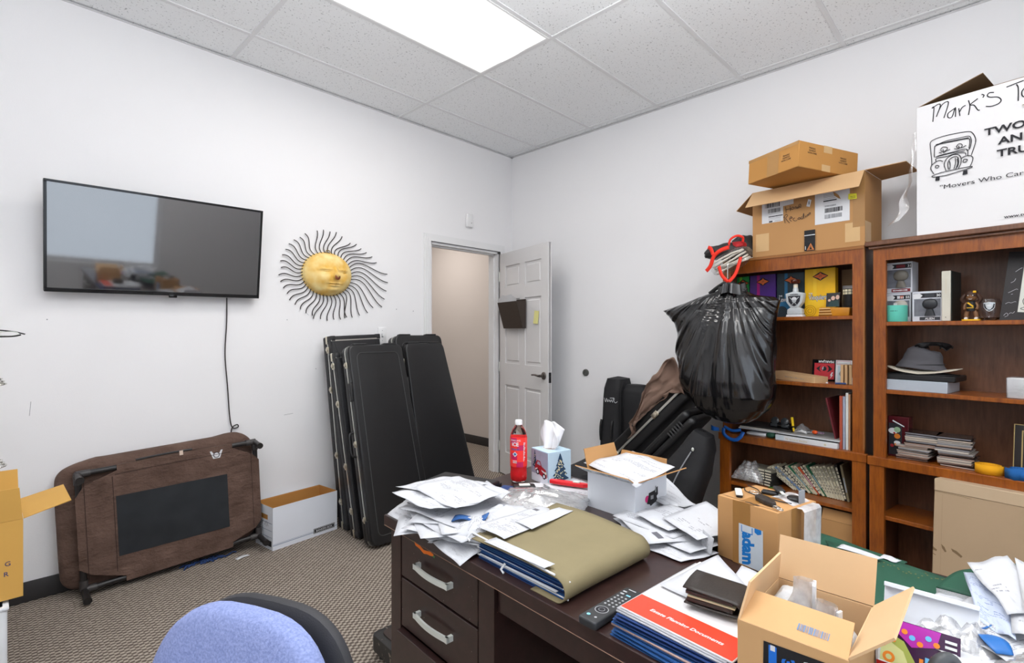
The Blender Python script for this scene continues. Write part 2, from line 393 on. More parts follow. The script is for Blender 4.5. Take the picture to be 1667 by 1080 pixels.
hd.build('door_handle', mat('bronze_lever', (.16, .14, .13), .35, .8), dl)
b = B(); b.box(LW_, .006, HZ-.055, LW_+.002, .03, HZ+.03); b.box(LW_, .012, HZ-.02, LW_+.012, .024, HZ-.002, .003); b.build('latch_plate', BLK, dl, flat=True)
for z in (.25, 1.0, 1.85): b = B(); b.tube([(-.006, 0, z-.045), (-.006, 0, z+.045)], .006, 10); b.build('hinge', SIL, dl)
# file pocket hung on the door, its papers and the sticky note
fm = DM @ T(.14, -.004, 1.36)
fp = thing('wall_file_pocket', 'dark brown plastic file pocket hung on the open white door', 'file holder', fm)
b = B(); W_, D_, H_ = .33, .10, .235
b.box(0, -.004, 0, W_, 0, H_+.02)
q = lambda x, y, z: b.v((x, y, z))
for y0, t in ((0, 0), (.004, 0)):
    pass
b.prism([(0, 0), (W_, 0), (W_, -.035), (0, -.035)], 0, .004)
b.build('back_plate', mat('pocket_plastic', hexc('3c322c'), .35), fp, flat=True)
b = B(); v0 = [(0, -.035, 0), (W_, -.035, 0), (W_, -D_, H_), (0, -D_, H_)]
vs = [b.v(p) for p in v0]+[b.v((p[0], p[1]+.004, p[2])) for p in v0]
for f_ in ((0, 1, 2, 3), (7, 6, 5, 4), (0, 4, 5, 1), (2, 6, 7, 3), (1, 5, 6, 2), (0, 3, 7, 4)): b.f([vs[i] for i in f_])
for x in (.0, W_-.003):
    A = [(x, 0, 0), (x, -.035, 0), (x, -D_, H_), (x, 0, H_)]; vs = [b.v(p) for p in A]+[b.v((p[0]+.003, p[1], p[2])) for p in A]
    b.f(vs[:4]); b.f(vs[4:][::-1]); b.f((vs[3], vs[2], vs[6], vs[7])); b.f((vs[0], vs[4], vs[5], vs[1]))
b.build('pocket_front', MATS['pocket_plastic'], fp, flat=True)
for k in range(3):
    b = B(); b.grid(4, 3, lambda u, v: ((u-.5)*.25, -.02-.06*v, v*.268+.008*sin(3*u+k)))
    tag(b.build('loose_paper', PWHITE, None, DM @ T(.27+.02*k, -.006-.006*k, 1.378) @ R('Y', -7+6*k)), ('white paper sticking furthest left out of the brown door pocket', 'middle white paper sticking out of the brown door pocket', 'right-hand white paper in the brown door pocket')[k], 'paper')
b = B(); b.grid(3, 3, lambda u, v: (u*.07, -.006*v*v, -.11*v)); tag(b.build('sticky_note', mat('sticky_yellow', (.78, .74, .3), .7), None, DM @ T(.60, -.002, 1.51) @ R('Y', 6)), 'small pale yellow sticky note on the open door', 'sticky note')
# wall fittings
m = frame((3.0, YW, 2.28), (1, 0, 0), (0, 1, 0))
s_ = thing('wall_sensor', 'small white rounded sensor box high on the wall above the doorway', 'sensor', m)
b = B(); b.box(0, -.028, 0, .075, 0, .122, .011, 3); b.build('housing', TRIMW, s_)
b = B(); b.M = frame((.05, -.0283, .04), (1, 0, 0), (0, 0, 1)); b.disc(0, 0, .004); b.build('indicator', INK, s_)
s_ = thing('light_switch', 'white toggle light switch plate between the leaning guitar cases', 'light switch', T(2.112, YW, 1.247))
b = B(); b.box(0, -.006, 0, .075, 0, .128, .0025); b.build('cover_plate', TRIMW, s_)
b = B(); b.box(.031, -.018, .058, .043, -.006, .076, .002); b.build('toggle', TRIMW, s_)
b = B(); b.M = frame((0, -.0065, 0), (1, 0, 0), (0, 0, 1)); b.rect(.029, .05, .045, .078); b.build('toggle_slot', GREY, s_)
for y in (.025, .103): b = B(); b.M = frame((0, -.0065, 0), (1, 0, 0), (0, 0, 1)); b.disc(.037, y, .003); b.build('screw', GREY, s_)
b = B(); b.M = frame((XW, 2.602, .99), (0, 1, 0), (0, 0, 1)); b.M = b.M @ R('X', 180); b.lathe([(0, 0), (.03, 0), (.03, .008), (.024, .018), (.011, .018), (.009, .012), (0, .011)], 24)
tag(b.build('door_stop', mat('grey_rubber', (.09, .09, .085), .7)), 'round dark grey bumper stop on the right wall', 'door stop')
# small scuffs and nail holes of the left wall
b = B(); b.M = frame((0, YW-.0006, 0), (1, 0, 0), (0, 0, 1))
for x, z, r in ((2.28, 1.52, .004), (2.44, 1.51, .004), (1.42, 1.42, .003), (1.62, 1.08, .003), (.22, 1.4, .003)): b.disc(x, z, r)
b.stroke([(.155, .92), (.16, .99)], .002); b.stroke([(1.55, 1.47), (1.57, 1.455)], .002); b.stroke([(1.40, .78), (1.46, .785)], .002)
struct(b, 'trim_3', GREY, flat=True)
# ---------------------------------------------------------------- recessed ceiling lights
def troffer(x0, y0, label):
    L_, W_ = 1.196, .586
    t = thing('ceiling_light', label, 'ceiling light', T(x0, y0, HC), 'recessed ceiling lights')
    b = B(); z = -.004
    for a in ((0, 0, L_, .012), (0, W_-.012, L_, W_), (0, .012, .012, W_-.012), (L_-.012, .012, L_, W_-.012)): b.box(a[0], a[1], z-.004, a[2], a[3], 0)
    b.build('fixture_frame', PAN, t, flat=True)
    b = B()  # two curved reflectors
    for sgn in (0, 1):
        def fn(u, v):
            y = .012+.19*v; zz = -.0045-.002*sin(pi*v)
            return (.012+(L_-.024)*u, y if not sgn else W_-y, zz)
        b.grid(2, 8, fn, uv=False)
    b.build('reflector', mat('lamp_reflector', (1, .99, .975), .5, var=0, emit=.82), t, thick=.001)
    b = B(); b.grid(2, 10, lambda u, v: (.012+(L_-.024)*u, .202+(W_-.404)*v, -.0065-.004*sin(pi*v)**.6), uv=False)
    b.build('lamp_cover', LENS, t, thick=.001)
    return t
troffer(1.085, 1.912, 'recessed rectangular ceiling light above the open area beside the wall-mounted television')
troffer(1.085, -.51, 'recessed rectangular ceiling light overhead behind the viewpoint, over the right end of the desk')
troffer(-1.09+.012, .71, 'recessed rectangular ceiling light nearest the unseen side wall')
# ---------------------------------------------------------------- television
tw, th = 1.011, .548
TM = frame((.203, 3.42, 1.538), (1, 0, .013), (0, 1, 0)) @ R('X', 9.5)
tv = thing('television', 'black flat-screen television tilted forward on the left wall', 'television', TM)
b = B(); b.box(0, .004, 0, tw, .035, th, .004); b.box(.2, .035, .12, tw-.2, .06, th-.12, .01); b.build('back_shell', BLK, tv)
b = B(); z = .012
for a in ((0, 0, tw, .020), (0, th-z, tw, th), (0, .02, z, th-z), (tw-z, .02, tw, th-z)): b.box(a[0], -.004, a[1], a[2], .006, a[3], .0015, 1)
b.build('bezel', BLKG, tv)
b = B(); b.box(z, 0, .02, tw-z, .004, th-z); b.build('screen', SCREEN, tv, flat=True)
b = B(); b.box(.525, -.006, -.012, .565, .004, .004, .003); b.build('sensor_bar', BLKG, tv)
b = B(); b.box(.3, .045, .1, .7, .085, .45); b.build('wall_bracket', BLK, tv, flat=True)
P_ = [(1.045, 3.475, 1.55), (1.045, 3.478, 1.4), (1.036, 3.478, 1.2), (1.05, 3.478, 1.0), (1.06, 3.478, .84), (1.07, 3.478, .76), (1.085, 3.475, .735), (1.11, 3.475, .74), (1.105, 3.475, .756), (1.08, 3.475, .745), (1.07, 3.475, .715), (1.075, 3.478, .66), (1.078, 3.478, .6)]
b = B(); b.tube(spline(P_), .0035, 6); tag(b.build('power_cord', WIRE), 'thin black cord hanging down the wall under the television', 'cord')
# ---------------------------------------------------------------- sun sculpture
sm = frame((1.70, YW, 1.75), (1, 0, 0), (0, 0, 1))   # x right, y up, z out of the wall
sun = thing('sun_sculpture', 'yellow terracotta sun face with wavy black wire rays on the left wall', 'wall decoration', sm)
SUNY = speckle_mat('terracotta_yellow', hexc('e2b04a'), hexc('f2da98'), 14, .3, .7, .7, .3)
def face(u, v):
    a = 2*pi*u; r = v; x, y = r*cos(a), r*sin(a)
    h = .075*sqrt(max(0, 1-r*r))**1.0+.012*(1-r)
    g = lambda cx, cy, sx, sy: math.exp(-((x-cx)/sx)**2-((y-cy)/sy)**2)
    h += .045*g(.12, -.12, .09, .12)+.028*g(.12, .05, .06, .2)+.012*g(-.3, .18, .22, .05)+.012*g(.5, .18, .2, .05)
    h -= .008*g(-.3, .10, .2, .09)+.008*g(.5, .10, .17, .09); h += .008*g(-.3, .09, .15, .045)+.008*g(.5, .09, .13, .045); h -= .005*g(-.3, .055, .17, .016)+.005*g(.5, .055, .15, .016)
    h += .016*g(.1, -.45, .2, .035)+.015*g(.1, -.56, .17, .045)-.013*g(.1, -.505, .24, .016); h += .012*g(-.25, -.3, .25, .25)+.012*g(.55, -.3, .2, .25)+.015*g(.1, -.75, .25, .1)
    return (.181*x, .151*y, max(h, 0)+.012)
b = B(); b.grid(72, 30, face, wrap=True, uv=False); b.build('sun_face', SUNY, sun)
b = B(); b.lathe([(.184, .0), (.186, .006), (.181, .013)], 60); b.M = Matrix.Diagonal((1, .835, 1, 1))
b2 = B(Matrix.Diagonal((1, .835, 1, 1))); b2.lathe([(0, 0), (.184, .0), (.187, .008), (.180, .0135)], 60); b2.build('backing_rim', SUNY, sun); b.bm.free()
b = B(); b.grid(16, 6, lambda u, v: (.022+.02*v*cos(2*pi*u), -.026+.021*v*sin(2*pi*u), .131-.008*v*v), wrap=True, uv=False); b.build('worn_nose', mat('bare_clay', hexc('8a4a2c'), .7), sun)
rr = random.Random(3)
NR = 44
RAYS = []   # angle at the rim (degrees, anticlockwise from the right), length, wave, end curl
for i in range(NR):
    d = 360*(i+.5)/NR
    if d < 25 or d > 345: l_, wv, cu = .31, .030, -.10       # long rays sweeping right and drooping
    elif d > 300: l_, wv, cu = .27-.10*(345-d)/45, .022, -.075
    elif d < 70: l_, wv, cu = .25-.10*(d-25)/45, .020, -.055
    elif d < 115: l_, wv, cu = .165, .016, -.03
    elif d < 180: l_, wv, cu = .165, .020, .020
    elif d < 250: l_, wv, cu = .17, .018, .025
    else: l_, wv, cu = .185, .018, -.012
    a = radians(d); ca, sa = cos(a), sin(a); ex, ey = .165*ca, .138*sa; l_ += rr.uniform(-.006, .010)
    pts = []
    for j in range(15):
        t = j/14; off = wv*sin(2*pi*t*.85)+cu*t*t
        pts.append((ex+ca*l_*t-sa*off, ey+sa*l_*t+ca*off, .012))
    b = B(); b.tube(pts, .0033, 6); b.build('sun_ray', WIRE, sun)
b = B(); b.tube([(.0+.016*cos(t/8*2*pi), .158+.012*sin(t/8*2*pi), .02) for t in range(9)], .0035, 6); b.build('hanging_ring', mat('brass_ring', (.3, .22, .08), .4, .8), sun)
# ================================================================ LEANING GUITAR CASES
def rpoly(pts, r, n=5):
    out = []; k = len(pts)
    for i in range(k):
        p = Vector((*pts[i], 0)); a = Vector((*pts[i-1], 0)); c = Vector((*pts[(i+1) % k], 0)); rr_ = r[i] if isinstance(r, (list, tuple)) else r
        d1 = (a-p).normalized(); d2 = (c-p).normalized(); ang = d1.angle(d2); t = min(rr_/math.tan(ang/2), (a-p).length/2, (c-p).length/2)
        s_, e = p+d1*t, p+d2*t
        for j in range(n+1):
            u = j/n; q = s_*(1-u)**2+p*2*u*(1-u)+e*u*u; out.append((q.x, q.y))
    return out
def inset(pts, d):
    cx = sum(p[0] for p in pts)/len(pts); cy = sum(p[1] for p in pts)/len(pts)
    x0, x1 = min(p[0] for p in pts), max(p[0] for p in pts); y0, y1 = min(p[1] for p in pts), max(p[1] for p in pts)
    return [(cx+(x-cx)*(1-2*d/(x1-x0)), cy+(y-cy)*(1-2*d/(y1-y0))) for x, y in pts]
UPX = R('X', 90)   # prism (x, y, z) -> (x, -z, y): outlines stand upright, thickness runs to +y for negative z
def latch(par, x, z, y, side=-1, s=1.0, mats=None, name='latch'):
    b = B(T(x, y, z)); b.box(side*.006 if side < 0 else 0, -.016*s, -.022*s, 0 if side < 0 else .006, .016*s, .022*s, .003)
    b.M = T(x+side*.007, y, z+.002) @ R('Y', 90*side); b.lathe([(0, 0), (.014*s, 0), (.014*s, .004), (.008*s, .008), (0, .009)], 14)
    b.build(name, mats or mat('latch_metal', (.62, .57, .46), .3, .9, bump=.1), par)
def guitar_case(label, m, wt, wb, L, t, style, dx=0, tb=None):
    c = thing('guitar_case', label, 'guitar case', m)
    pts = [(0, 0), (wb, 0), (dx+wt, L), (dx, L)]
    rr_ = .012 if style == 'tolex' else .05
    P_ = rpoly(pts, rr_); body = CASE if style == 'tolex' else CASEG
    def shell(nm, z0, z1, P2, bev): b = B(UPX); b.prism(P2, z0, z1, bev=bev, seg=3); return b.build(nm, body, c)
    shell('case_lid', -.46*t, 0, P_, .012); shell('case_body', -t, -.54*t, P_, .012)
    b = B(UPX); b.prism(inset(P_, -.0015 if style != 'tolex' else .001), -.545*t, -.455*t)
    b.build('valance', mat('valance_metal', (.66, .66, .62), .3, .85) if style != 'plain' else BLK, c)
    xl = lambda z: dx*z/L
    if style == 'tolex':
        for z in (.93, .72, .38, .14): latch(c, xl(L*z), L*z, .45*t)
        for (x, z) in ((0, 0), (wb, 0), (dx, L), (dx+wt, L)):   # metal corner caps
            sx = 1 if x < .2 else -1; sz = 1 if z < .5 else -1
            b = B(); b.box(min(x, x+sx*.03)-.002, -.002, min(z, z+sz*.035)-.002, max(x, x+sx*.03)+.002, t*.5, max(z, z+sz*.035)+.002, .005); b.build('corner_cap', body, c)
            b = B(); b.box(min(x, x+sx*.01)-.004, .45*t, z-.003 if sz > 0 else z-.05, max(x, x+sx*.01)+.002, .62*t, z+.05 if sz > 0 else z+.003, .002); b.build('corner_hinge', MATS['latch_metal'], c)
        b = B(); b.M = UPX; z = L-.035; b.box(dx-.001, z, -.001, dx+wt+.001, z+.008, .0015); b.build('front_piping', MATS['valance_metal'], c)
    else:
        Q = inset(P_, .055)
        if style == 'abs':
            b = B(); b.tube([(x, -.001, z) for x, z in Q+Q[:1]], .0028, 5, cap=False); b.build('lid_rib', mat('abs_rib', (.05, .05, .052), .4, var=0), c)
        for z in (.90, .50, .13): latch(c, xl(L*z), L*z, .5*t, s=.9)
        for z in (.76, .08):
            b = B(); b.box(xl(L*z)-.012, .1*t, L*z-.06, xl(L*z)+.005, .42*t, L*z+.06, .006); b.build('side_bumper', body, c)
        for s_ in (.22, .78):
            b = B(); b.box(dx+wt*s_-.05, .05*t, L-.004, dx+wt*s_+.05, .42*t, L+.010, .006); b.build('end_bumper', body, c)
    b = B(); x0 = xl(L*.5); b.tube(spline([(x0, .6*t, L*.56), (x0-.03, .6*t, L*.55), (x0-.034, .6*t, L*.5), (x0-.03, .6*t, L*.45), (x0, .6*t, L*.44)]), .008, 8)
    if style != 'tolex': b.build('carry_handle', BLK, c)
    else: b.bm.free()
    return c
def lean(x, y, t, ang, roll=0): return T(x, y, t*sin(radians(ang))) @ R('X', -ang) @ R('Y', roll)
guitar_case('tall square-cornered black guitar case leaning on the wall, furthest left of the upright cases', lean(1.685, 3.16, .125, 6.0, -2.2), .378, .39, 1.305, .125, 'tolex')
guitar_case('slim black guitar case with brass latches wedged behind the large front case', lean(1.665, 2.975, .11, 8.8, -3.2), .38, .38, 1.20, .11, 'tolex')
guitar_case('large black moulded guitar case with silver edge line, foremost of the upright cases', lean(1.640, 2.765, .105, 12.3, 0), .405, .47, 1.262, .105, 'abs', dx=-.02)
guitar_case('black guitar case with rounded top and end bumpers, rearmost beside the doorway', lean(2.115, 2.985, .11, 11.3, 0), .43, .47, 1.32, .11, 'abs', dx=-.01)
guitar_case('plain black tapering guitar case leaning nearest the doorway', lean(2.125, 2.862, .10, 12.0, 0), .345, .505, 1.265, .10, 'plain', dx=-.01)

# ================================================================ RAISED PET COT ON ITS SIDE
cm = T(.348, 3.33, .04) @ R('Y', -2.6)
cot = thing('pet_cot', 'brown raised pet cot with black mesh panel stood on its side against the left wall', 'pet bed', cm)
FW, FH = .835, .585
TUB = mat('cot_tube', (.02, .018, .018), .35)
b = B(); b.tube([(0, 0, .0), (0, 0, FH)], .014, 12); b.build('frame_tube', TUB, cot)
b = B(); b.tube([(FW, 0, 0), (FW, 0, FH)], .014, 12); b.build('frame_tube', TUB, cot)
b = B(); b.tube([(0, 0, 0), (FW, 0, 0)], .014, 12); b.build('frame_tube', TUB, cot)
b = B(); b.tube([(0, 0, FH), (FW, 0, FH)], .014, 12); b.build('frame_tube', TUB, cot)
for x in (0, FW):
    for z in (0, FH):
        b = B(); b.tube([(x, .015, z), (x, -.12 if z < .1 else -.09, z-.012)], .0155, 12); b.tube([(x, -.105 if z < .1 else -.075, z-.011), (x, -.125 if z < .1 else -.095, z-.0125)], .018, 12)
        b.build('leg', TUB, cot)
        b = B(); sx = 1 if x == 0 else -1; sz = 1 if z == 0 else -1
        b.tube([(x-sx*.005, 0, z), (x+sx*.05, 0, z)], .018, 12); b.tube([(x, 0, z-sz*.005), (x, 0, z+sz*.05)], .018, 12)
        b.build('corner_joint', mat('cot_joint', (.05, .045, .045), .4), cot)
b = B()   # sling: octagonal sheet with cut corners, sagging a little
def sling(u, v):
    x = .035+(FW-.06)*u; z = -.012+(FH+.024)*v
    cut = .09; e = min(u, 1-u)*FW; g = min(v, 1-v)*FH
    yy = -.016+.010*sin(pi*u)*sin(pi*v)+.004*noise.noise(Vector((x*7, 3, z*7)))
    if u < .001: x = .012
    if v < .001 or v > .999: yy += .012
    return (x, yy, z)
pts = [(-.016, .11), (-.016, FH-.115), (.02, FH-.06), (.155, FH-.012), (.155, FH+.016), (FW-.13, FH+.016), (FW-.13, FH-.012), (FW-.02, FH-.07), (FW+.016, FH-.11), (FW+.016, .10), (FW-.02, .06), (FW-.15, .012), (FW-.15, -.016), (.17, -.016), (.17, .012), (.03, .07)]
b.M = UPX; b.prism(pts, .0135, .0165, bev=.001, seg=1); b.build('fabric_sling', BROWNF, cot)
b = B(); b.grid(20, 10, lambda u, v: (.145+.525*u, -.0185-.002*noise.noise(Vector((u*4, v*4, 1))), .125+.315*v-.012*u), uv=False); b.build('mesh_panel', BROWNP, cot)
b = B(); b.M = frame((0, -.0185, 0), (1, 0, 0), (0, 0, 1))
for x in (.135, .02, FW-.03): b.stroke([(x, .05), (x, .30), (x, FH-.04)], .0025)
b.stroke([(.145, FH-.03), (.40, FH-.028), (FW-.14, FH-.03)], .0025); b.build('seam', mat('cot_seam', hexc('2e201b'), .9), cot)
def cush(a, c):  # flattened bulging cushion
    return None
def cushion(u, v):
    a, p = 2*pi*u, pi*v; f = lambda t, e: abs(t)**e*(1 if t > 0 else -1)
    x = (FW-.08)/2+(FW+.092)/2*f(cos(a), .20)*f(sin(p), .24); z = FH/2+.018+(FH+.075)/2*f(sin(a), .22)*f(sin(p), .24); y = .078+.056*f(cos(p), .6)
    k = noise.noise(Vector((x*6, y*9, z*6))); k2 = noise.noise(Vector((x*17, y*12, z*17)))
    return (x+.006*k2, y-.010*k*(y < .1), z+(.012*k+.004*k2+.020*(x/FW)-.010)*(z/FH))
b = B(); b.grid(120, 50, cushion, uv=False, wrap=True)
b.build('cushion', BROWNF, cot, soft=True)
b = B(); b.tube(spline([(.24, -.004, FH+.022), (.36, -.004, FH+.026), (.50, -.004, FH+.024)]), [.009]*13, 6, flat=.6); b.build('carry_strap', BLK, cot)
b = B(); b.M = frame((.585, -.0175, FH-.062), (1, 0, 0), (0, 0, 1)); b.poly([(0, .055), (.01, .055), (.018, .04), (.05, .04), (.058, .055), (.068, .055), (.052, .01), (.016, .01)], 0); b.disc(.034, .03, .017, 1); b.disc(.034, .03, .013, 0)
b.build('sewn_tag', [PWHITE, INK], cot)
b = B(); b.box(.435, -.022, FH+.006, .452, -.016, FH+.030); b.build('care_tag', mat('care_tag', (.75, .6, .5), .7), cot, flat=True)
# things poking out under the cot
b = B()
for k in range(26):
    x0 = rnd.uniform(0, .2); a = rnd.uniform(0, 6.28); l = rnd.uniform(.02, .05)
    b.tube([(x0, rnd.uniform(-.02, .02), .004), (x0+cos(a)*l, sin(a)*l*.5, .014), (x0+cos(a)*l*1.5, sin(a)*l, .004)], .004, 5)
tag(b.build('rope_toy', mat('blue_rope', hexc('2a4170'), .9, var=.5, vs=60), None, T(.80, 3.34, .001)), 'blue frayed rope toy under the pet cot on the carpet', 'rope', kind='stuff')
b = B(); b.grid(4, 2, lambda u, v: (.075*u, .03*v, .002+.004*sin(3*u)), uv=False); tag(b.build('paper_scrap', PWHITE, None, T(1.03, 3.235, 0) @ R('Z', 10), thick=.0006), 'white paper scrap on the carpet under the right end of the pet cot', 'paper')

# ================================================================ CARTONS
def carton(name, label, cat, m, W, D, H, mo, mi_=None, flaps={}, t=.004, fl=None, lid=False, group=None):
    c = thing(name, label, cat, m, group); mi_ = mi_ or mo
    b = B(); b.box(0, 0, 0, W, D, t)
    b.box(0, 0, t, W, t, H, mi=0); b.box(0, D-t, t, W, D, H); b.box(0, t, t, t, D-t, H); b.box(W-t, t, t, W, D-t, H)
    for f in b.bm.faces:
        cc = f.calc_center_median(); nn = f.normal
        if t*.5 < cc.x < W-t*.5 and t*.5 < cc.y < D-t*.5 and cc.z > t*.6: f.material_index = 1
    b.build('carton_body', [mo, mi_], c, flat=True)
    # flap angle: 0 = straight up, + = folded outwards, - = folded inwards
    for k, v in flaps.items():
        ang, ln = v[0], v[1]; skew = v[2] if len(v) > 2 else .004
        w_ = W if k in 'fk' else D
        M_ = {'f': T(0, 0, H) @ R('X', ang), 'k': T(W, D, H) @ R('Z', 180) @ R('X', ang), 'l': T(0, D, H) @ R('Z', -90) @ R('X', ang), 'r': T(W, 0, H) @ R('Z', 90) @ R('X', ang)}[k]
        b = B(M_); bb = bmesh.new(); o = .0012
        q = [bb.verts.new(p) for p in ((o, 0, .001), (w_-o, 0, .001), (w_-skew, 0, ln), (skew, 0, ln), (o, t*.8, .001), (w_-o, t*.8, .001), (w_-skew, t*.8, ln), (skew, t*.8, ln))]
        for fi, ff in enumerate(((0, 1, 2, 3), (7, 6, 5, 4), (0, 4, 5, 1), (1, 5, 6, 2), (2, 6, 7, 3), (3, 7, 4, 0))): bb.faces.new([q[i] for i in ff]).material_index = 0
        mp = {vv: b.v(vv.co) for vv in bb.verts}
        for fi, ff in enumerate(bb.faces): b.f([mp[vv] for vv in ff.verts], 0 if fi == 0 else 1)
        bb.free(); b.build('flap', [mo, mi_], c, flat=True)
    return c
def decal(par, m, mats, fn, name='printing'):
    b = B(m); fn(b); return b.build(name, mats, par, flat=True, recalc=False)
def barcode(b, x, y, w_, h, mi=0, n=22, seed=1):
    r_ = random.Random(seed); z = b.up(); X_ = x
    while X_ < x+w_:
        d = r_.choice((1, 1, 2, 3))*w_/(n*3); b.lz = z-.00012; b.rect(X_, y, min(X_+d, x+w_), y+h, mi); X_ += d+r_.choice((1, 1, 2))*w_/(n*3)
# bankers box by the cases
W_, D_, H_ = .445, .215, .262
m = frame((1.222, 3.213, .001), (.993, .115, 0), (-.115, .993, 0))
bb_ = thing('archive_box', 'white open archive box standing on the carpet beside the upright guitar cases', 'box', m)
WB = mat('white_box_outside', hexc('e2e6ee'), .6, var=.02); KI = mat('kraft_inside', hexc('b98343'), .85, var=.05)
b = B(); t = .004
b.box(0, 0, 0, W_, D_, t); b.box(0, 0, t, W_, t, H_); b.box(0, D_-t, t, W_, D_, H_)
hz0, hz1, hy0, hy1 = H_-.085, H_-.055, D_/2-.045, D_/2+.045
for x in (0, W_-t):
    b.box(x, t, t, x+t, D_-t, hz0); b.box(x, t, hz1, x+t, D_-t, H_); b.box(x, t, hz0, x+t, hy0, hz1); b.box(x, hy1, hz0, x+t, D_-t, hz1)
b.bm.normal_update()
for f in b.bm.faces:
    cc = f.calc_center_median(); n_ = f.normal
    if (t*.5 < cc.x < W_-t*.5 and t*.5 < cc.y < D_-t*.5) or cc.z > H_-.001: f.material_index = 1
b.build('box_body', [WB, KI], bb_, flat=True)
b = B(); b.box(.0045, .005, H_-.1, .009, D_-.005, H_-.002); b.box(.004, D_-.009, .004, W_-.004, D_-.0045, H_-.003); b.build('inner_fold', KI, bb_, flat=True)
PB = mat('print_blue', hexc('5f7396'), .6)
def pr(b):
    b.rect(.0, .028, W_, .031, 1); b.rect(.27, .020, .425, .052, 0); b.rect(.273, .023, .422, .049, 2); b.rect(.275, .025, .420, .047, 0); b.text('BANKERS BOX', .347, .0295, .013, 2, bold=.01, align='c')
    b.rect(.0, .036, .27, .0375, 1)
decal(bb_, FR(W_, D_, H_), [INK, PB, PWHITE], pr)
def pr(b):
    x = .0; b.rect(.01, .16, D_-.01, .163, 1); b.rect(.01, .115, D_-.01, .117, 1); b.rect(.01, .075, D_-.01, .077, 1); b.rect(.06, .02, .20, .055, 0); b.text('BANKERS', .13, .03, .014, 2, align='c', bold=.01)
    for s_ in (((.16, .14), (.14, .17)), ((.14, .135), (.125, .165), (.115, .14)), ((.10, .17), (.085, .14), (.07, .17)), ((.08, .155), (.06, .135))): b.stroke(s_, .003, 0)
decal(bb_, LF(W_, D_, H_), [INK, PB, PWHITE], pr)

# carton on the left edge, the perforated bin under it and the wire rack behind
PW = mat('white_enamel', (.72, .74, .77), .4)
bin_ = thing('storage_bin', 'white perforated storage bin under the yellow carton at the left edge', 'bin', T(-.42, 2.47, .0) @ R('Z', 0))
b = B(); b.box(0, 0, .0, .475, .36, .39, .012, 3); b.build('bin_body', PW, bin_)
b = B(T(0, 0, .39)); b.box(-.004, -.004, -.012, .479, .364, 0, .004); b.build('bin_rim', PW, bin_)
b = B()
for i in range(9):
    for j in range(12): b.M = frame((.02+.054*i, -.0006, .03+.03*j), (1, 0, 0), (0, 0, 1)); b.lz = 0; b.rect(-.003, -.006, .003, .006)
b.build('perforation', GREY, bin_, flat=True, recalc=False)
c1 = carton('open_carton', 'yellowish open carton with raised flaps cut off by the left edge', 'box', T(-.355, 2.50, .402), .45, .30, .272, KRAFTY, None, {'f': (6, .115, .01), 'k': (10, .12), 'r': (76, .135, .012), 'l': (70, .13)})
decal(c1, FR(.45, .3, .272), [mat('print_navy', hexc('3c3f66'), .7)], lambda b: (b.text('G', .418, .118, .016, 0, bold=.012, align='r'), b.text('R', .414, .083, .016, 0, bold=.012, align='r')))
rk = thing('wire_rack', 'chrome pole rack with wire loops at the left edge of the room', 'rack', T(.030, 2.93, 0))
CHM = CHR
b = B(); b.tube([(-.010, 0, 0), (-.010, 0, 1.33)], .011, 14); b.build('pole', mat('pole_metal', (.62, .6, .52), .25, .9), rk)
b = B(); b.lathe([(0, 0), (.035, 0), (.035, .012), (.015, .02), (0, .02)], 32, c=(-.01, 0, 0)); b.build('base', CHM, rk)
for z in (1.125, .80):
    for k in range(3):
        b = B(); b.tube([(-.01+.040*cos(a/16*2*pi)-.006*k, .040*sin(a/16*2*pi)-.05, z+.010*k+.004*cos(a/16*2*pi)) for a in range(17)], .0035, 6, cap=False); b.build('wire_loop', CHM, rk)
b = B(); b.box(-.06, -.03, 1.325, .0, .03, 1.36, .004); b.build('top_cap', PW, rk)
gl = thing('eyeglasses', 'thin dark-framed eyeglasses on top of the chrome rack at the left edge', 'eyeglasses', T(.03, 2.88, 1.325))
b = B(); b.tube(spline([(-.05, 0, .012), (.0, -.01, .018), (.05, -.005, .012), (.085, .0, .002)]), .003, 6); b.build('temple', BLK, gl)
b = B(); b.tube(spline([(-.05, -.03, -.012), (.0, -.04, -.008), (.05, -.03, -.006), (.072, -.03, -.0)]), .0035, 6); b.build('temple', BLK, gl)
b = B(); b.tube([(.03*cos(a/14*2*pi)+.035, -.02+.012*sin(a/14*2*pi), .004+.008*sin(a/14*2*pi)) for a in range(15)], .002, 5, cap=False); b.tube([(.03*cos(a/14*2*pi)-.035, -.02+.012*sin(a/14*2*pi), .004+.008*sin(a/14*2*pi)) for a in range(15)], .002, 5, cap=False); b.build('lens_rim', SIL, gl)
b = B(); b.box(-.04, -.05, -.006, .045, .0, -.002, .001); b.build('lens_pair', CLEARG, gl)

# ================================================================ OFFICE CHAIR (back towards the right)
chm = T(.255, .885, 0) @ R('Z', -66)
ch = thing('office_chair', 'blue upholstered office chair with dark shell at the bottom edge of the view', 'chair', chm)
FAB = speckle_mat('chair_fabric', hexc('7481b0'), hexc('8f9bc8'), 260, .3, .7, .95, .5)
def padfn(sx, sz, th_, yo, z0, inv=False):
    def fn(u, v):
        a = 2*pi*u; r_ = min(1, v*2) if v <= .5 else min(1, (1-v)*2); side = -1 if v <= .5 else 1
        rr_ = sin(r_*pi/2)**.8; e = .62
        cx = abs(cos(a))**e*(1 if cos(a) > 0 else -1); sz_ = abs(sin(a))**e*(1 if sin(a) > 0 else -1)
        x = sx*cx*rr_*(1-.10*sz_*rr_ if sz_ > 0 else 1); z = sz*sz_*rr_
        y = yo+side*th_*(cos(r_*pi/2)**.55)+.22*x*x*(-1)+.10*z*z*0
        return (x, y+.12*(z+.2)*(z > -.2), z0+z)
    return fn
b = B(); b.grid(48, 22, padfn(.205, .262, .040, 0, .612), wrap=True, uv=False); b.build('backrest_cushion', FAB, ch)
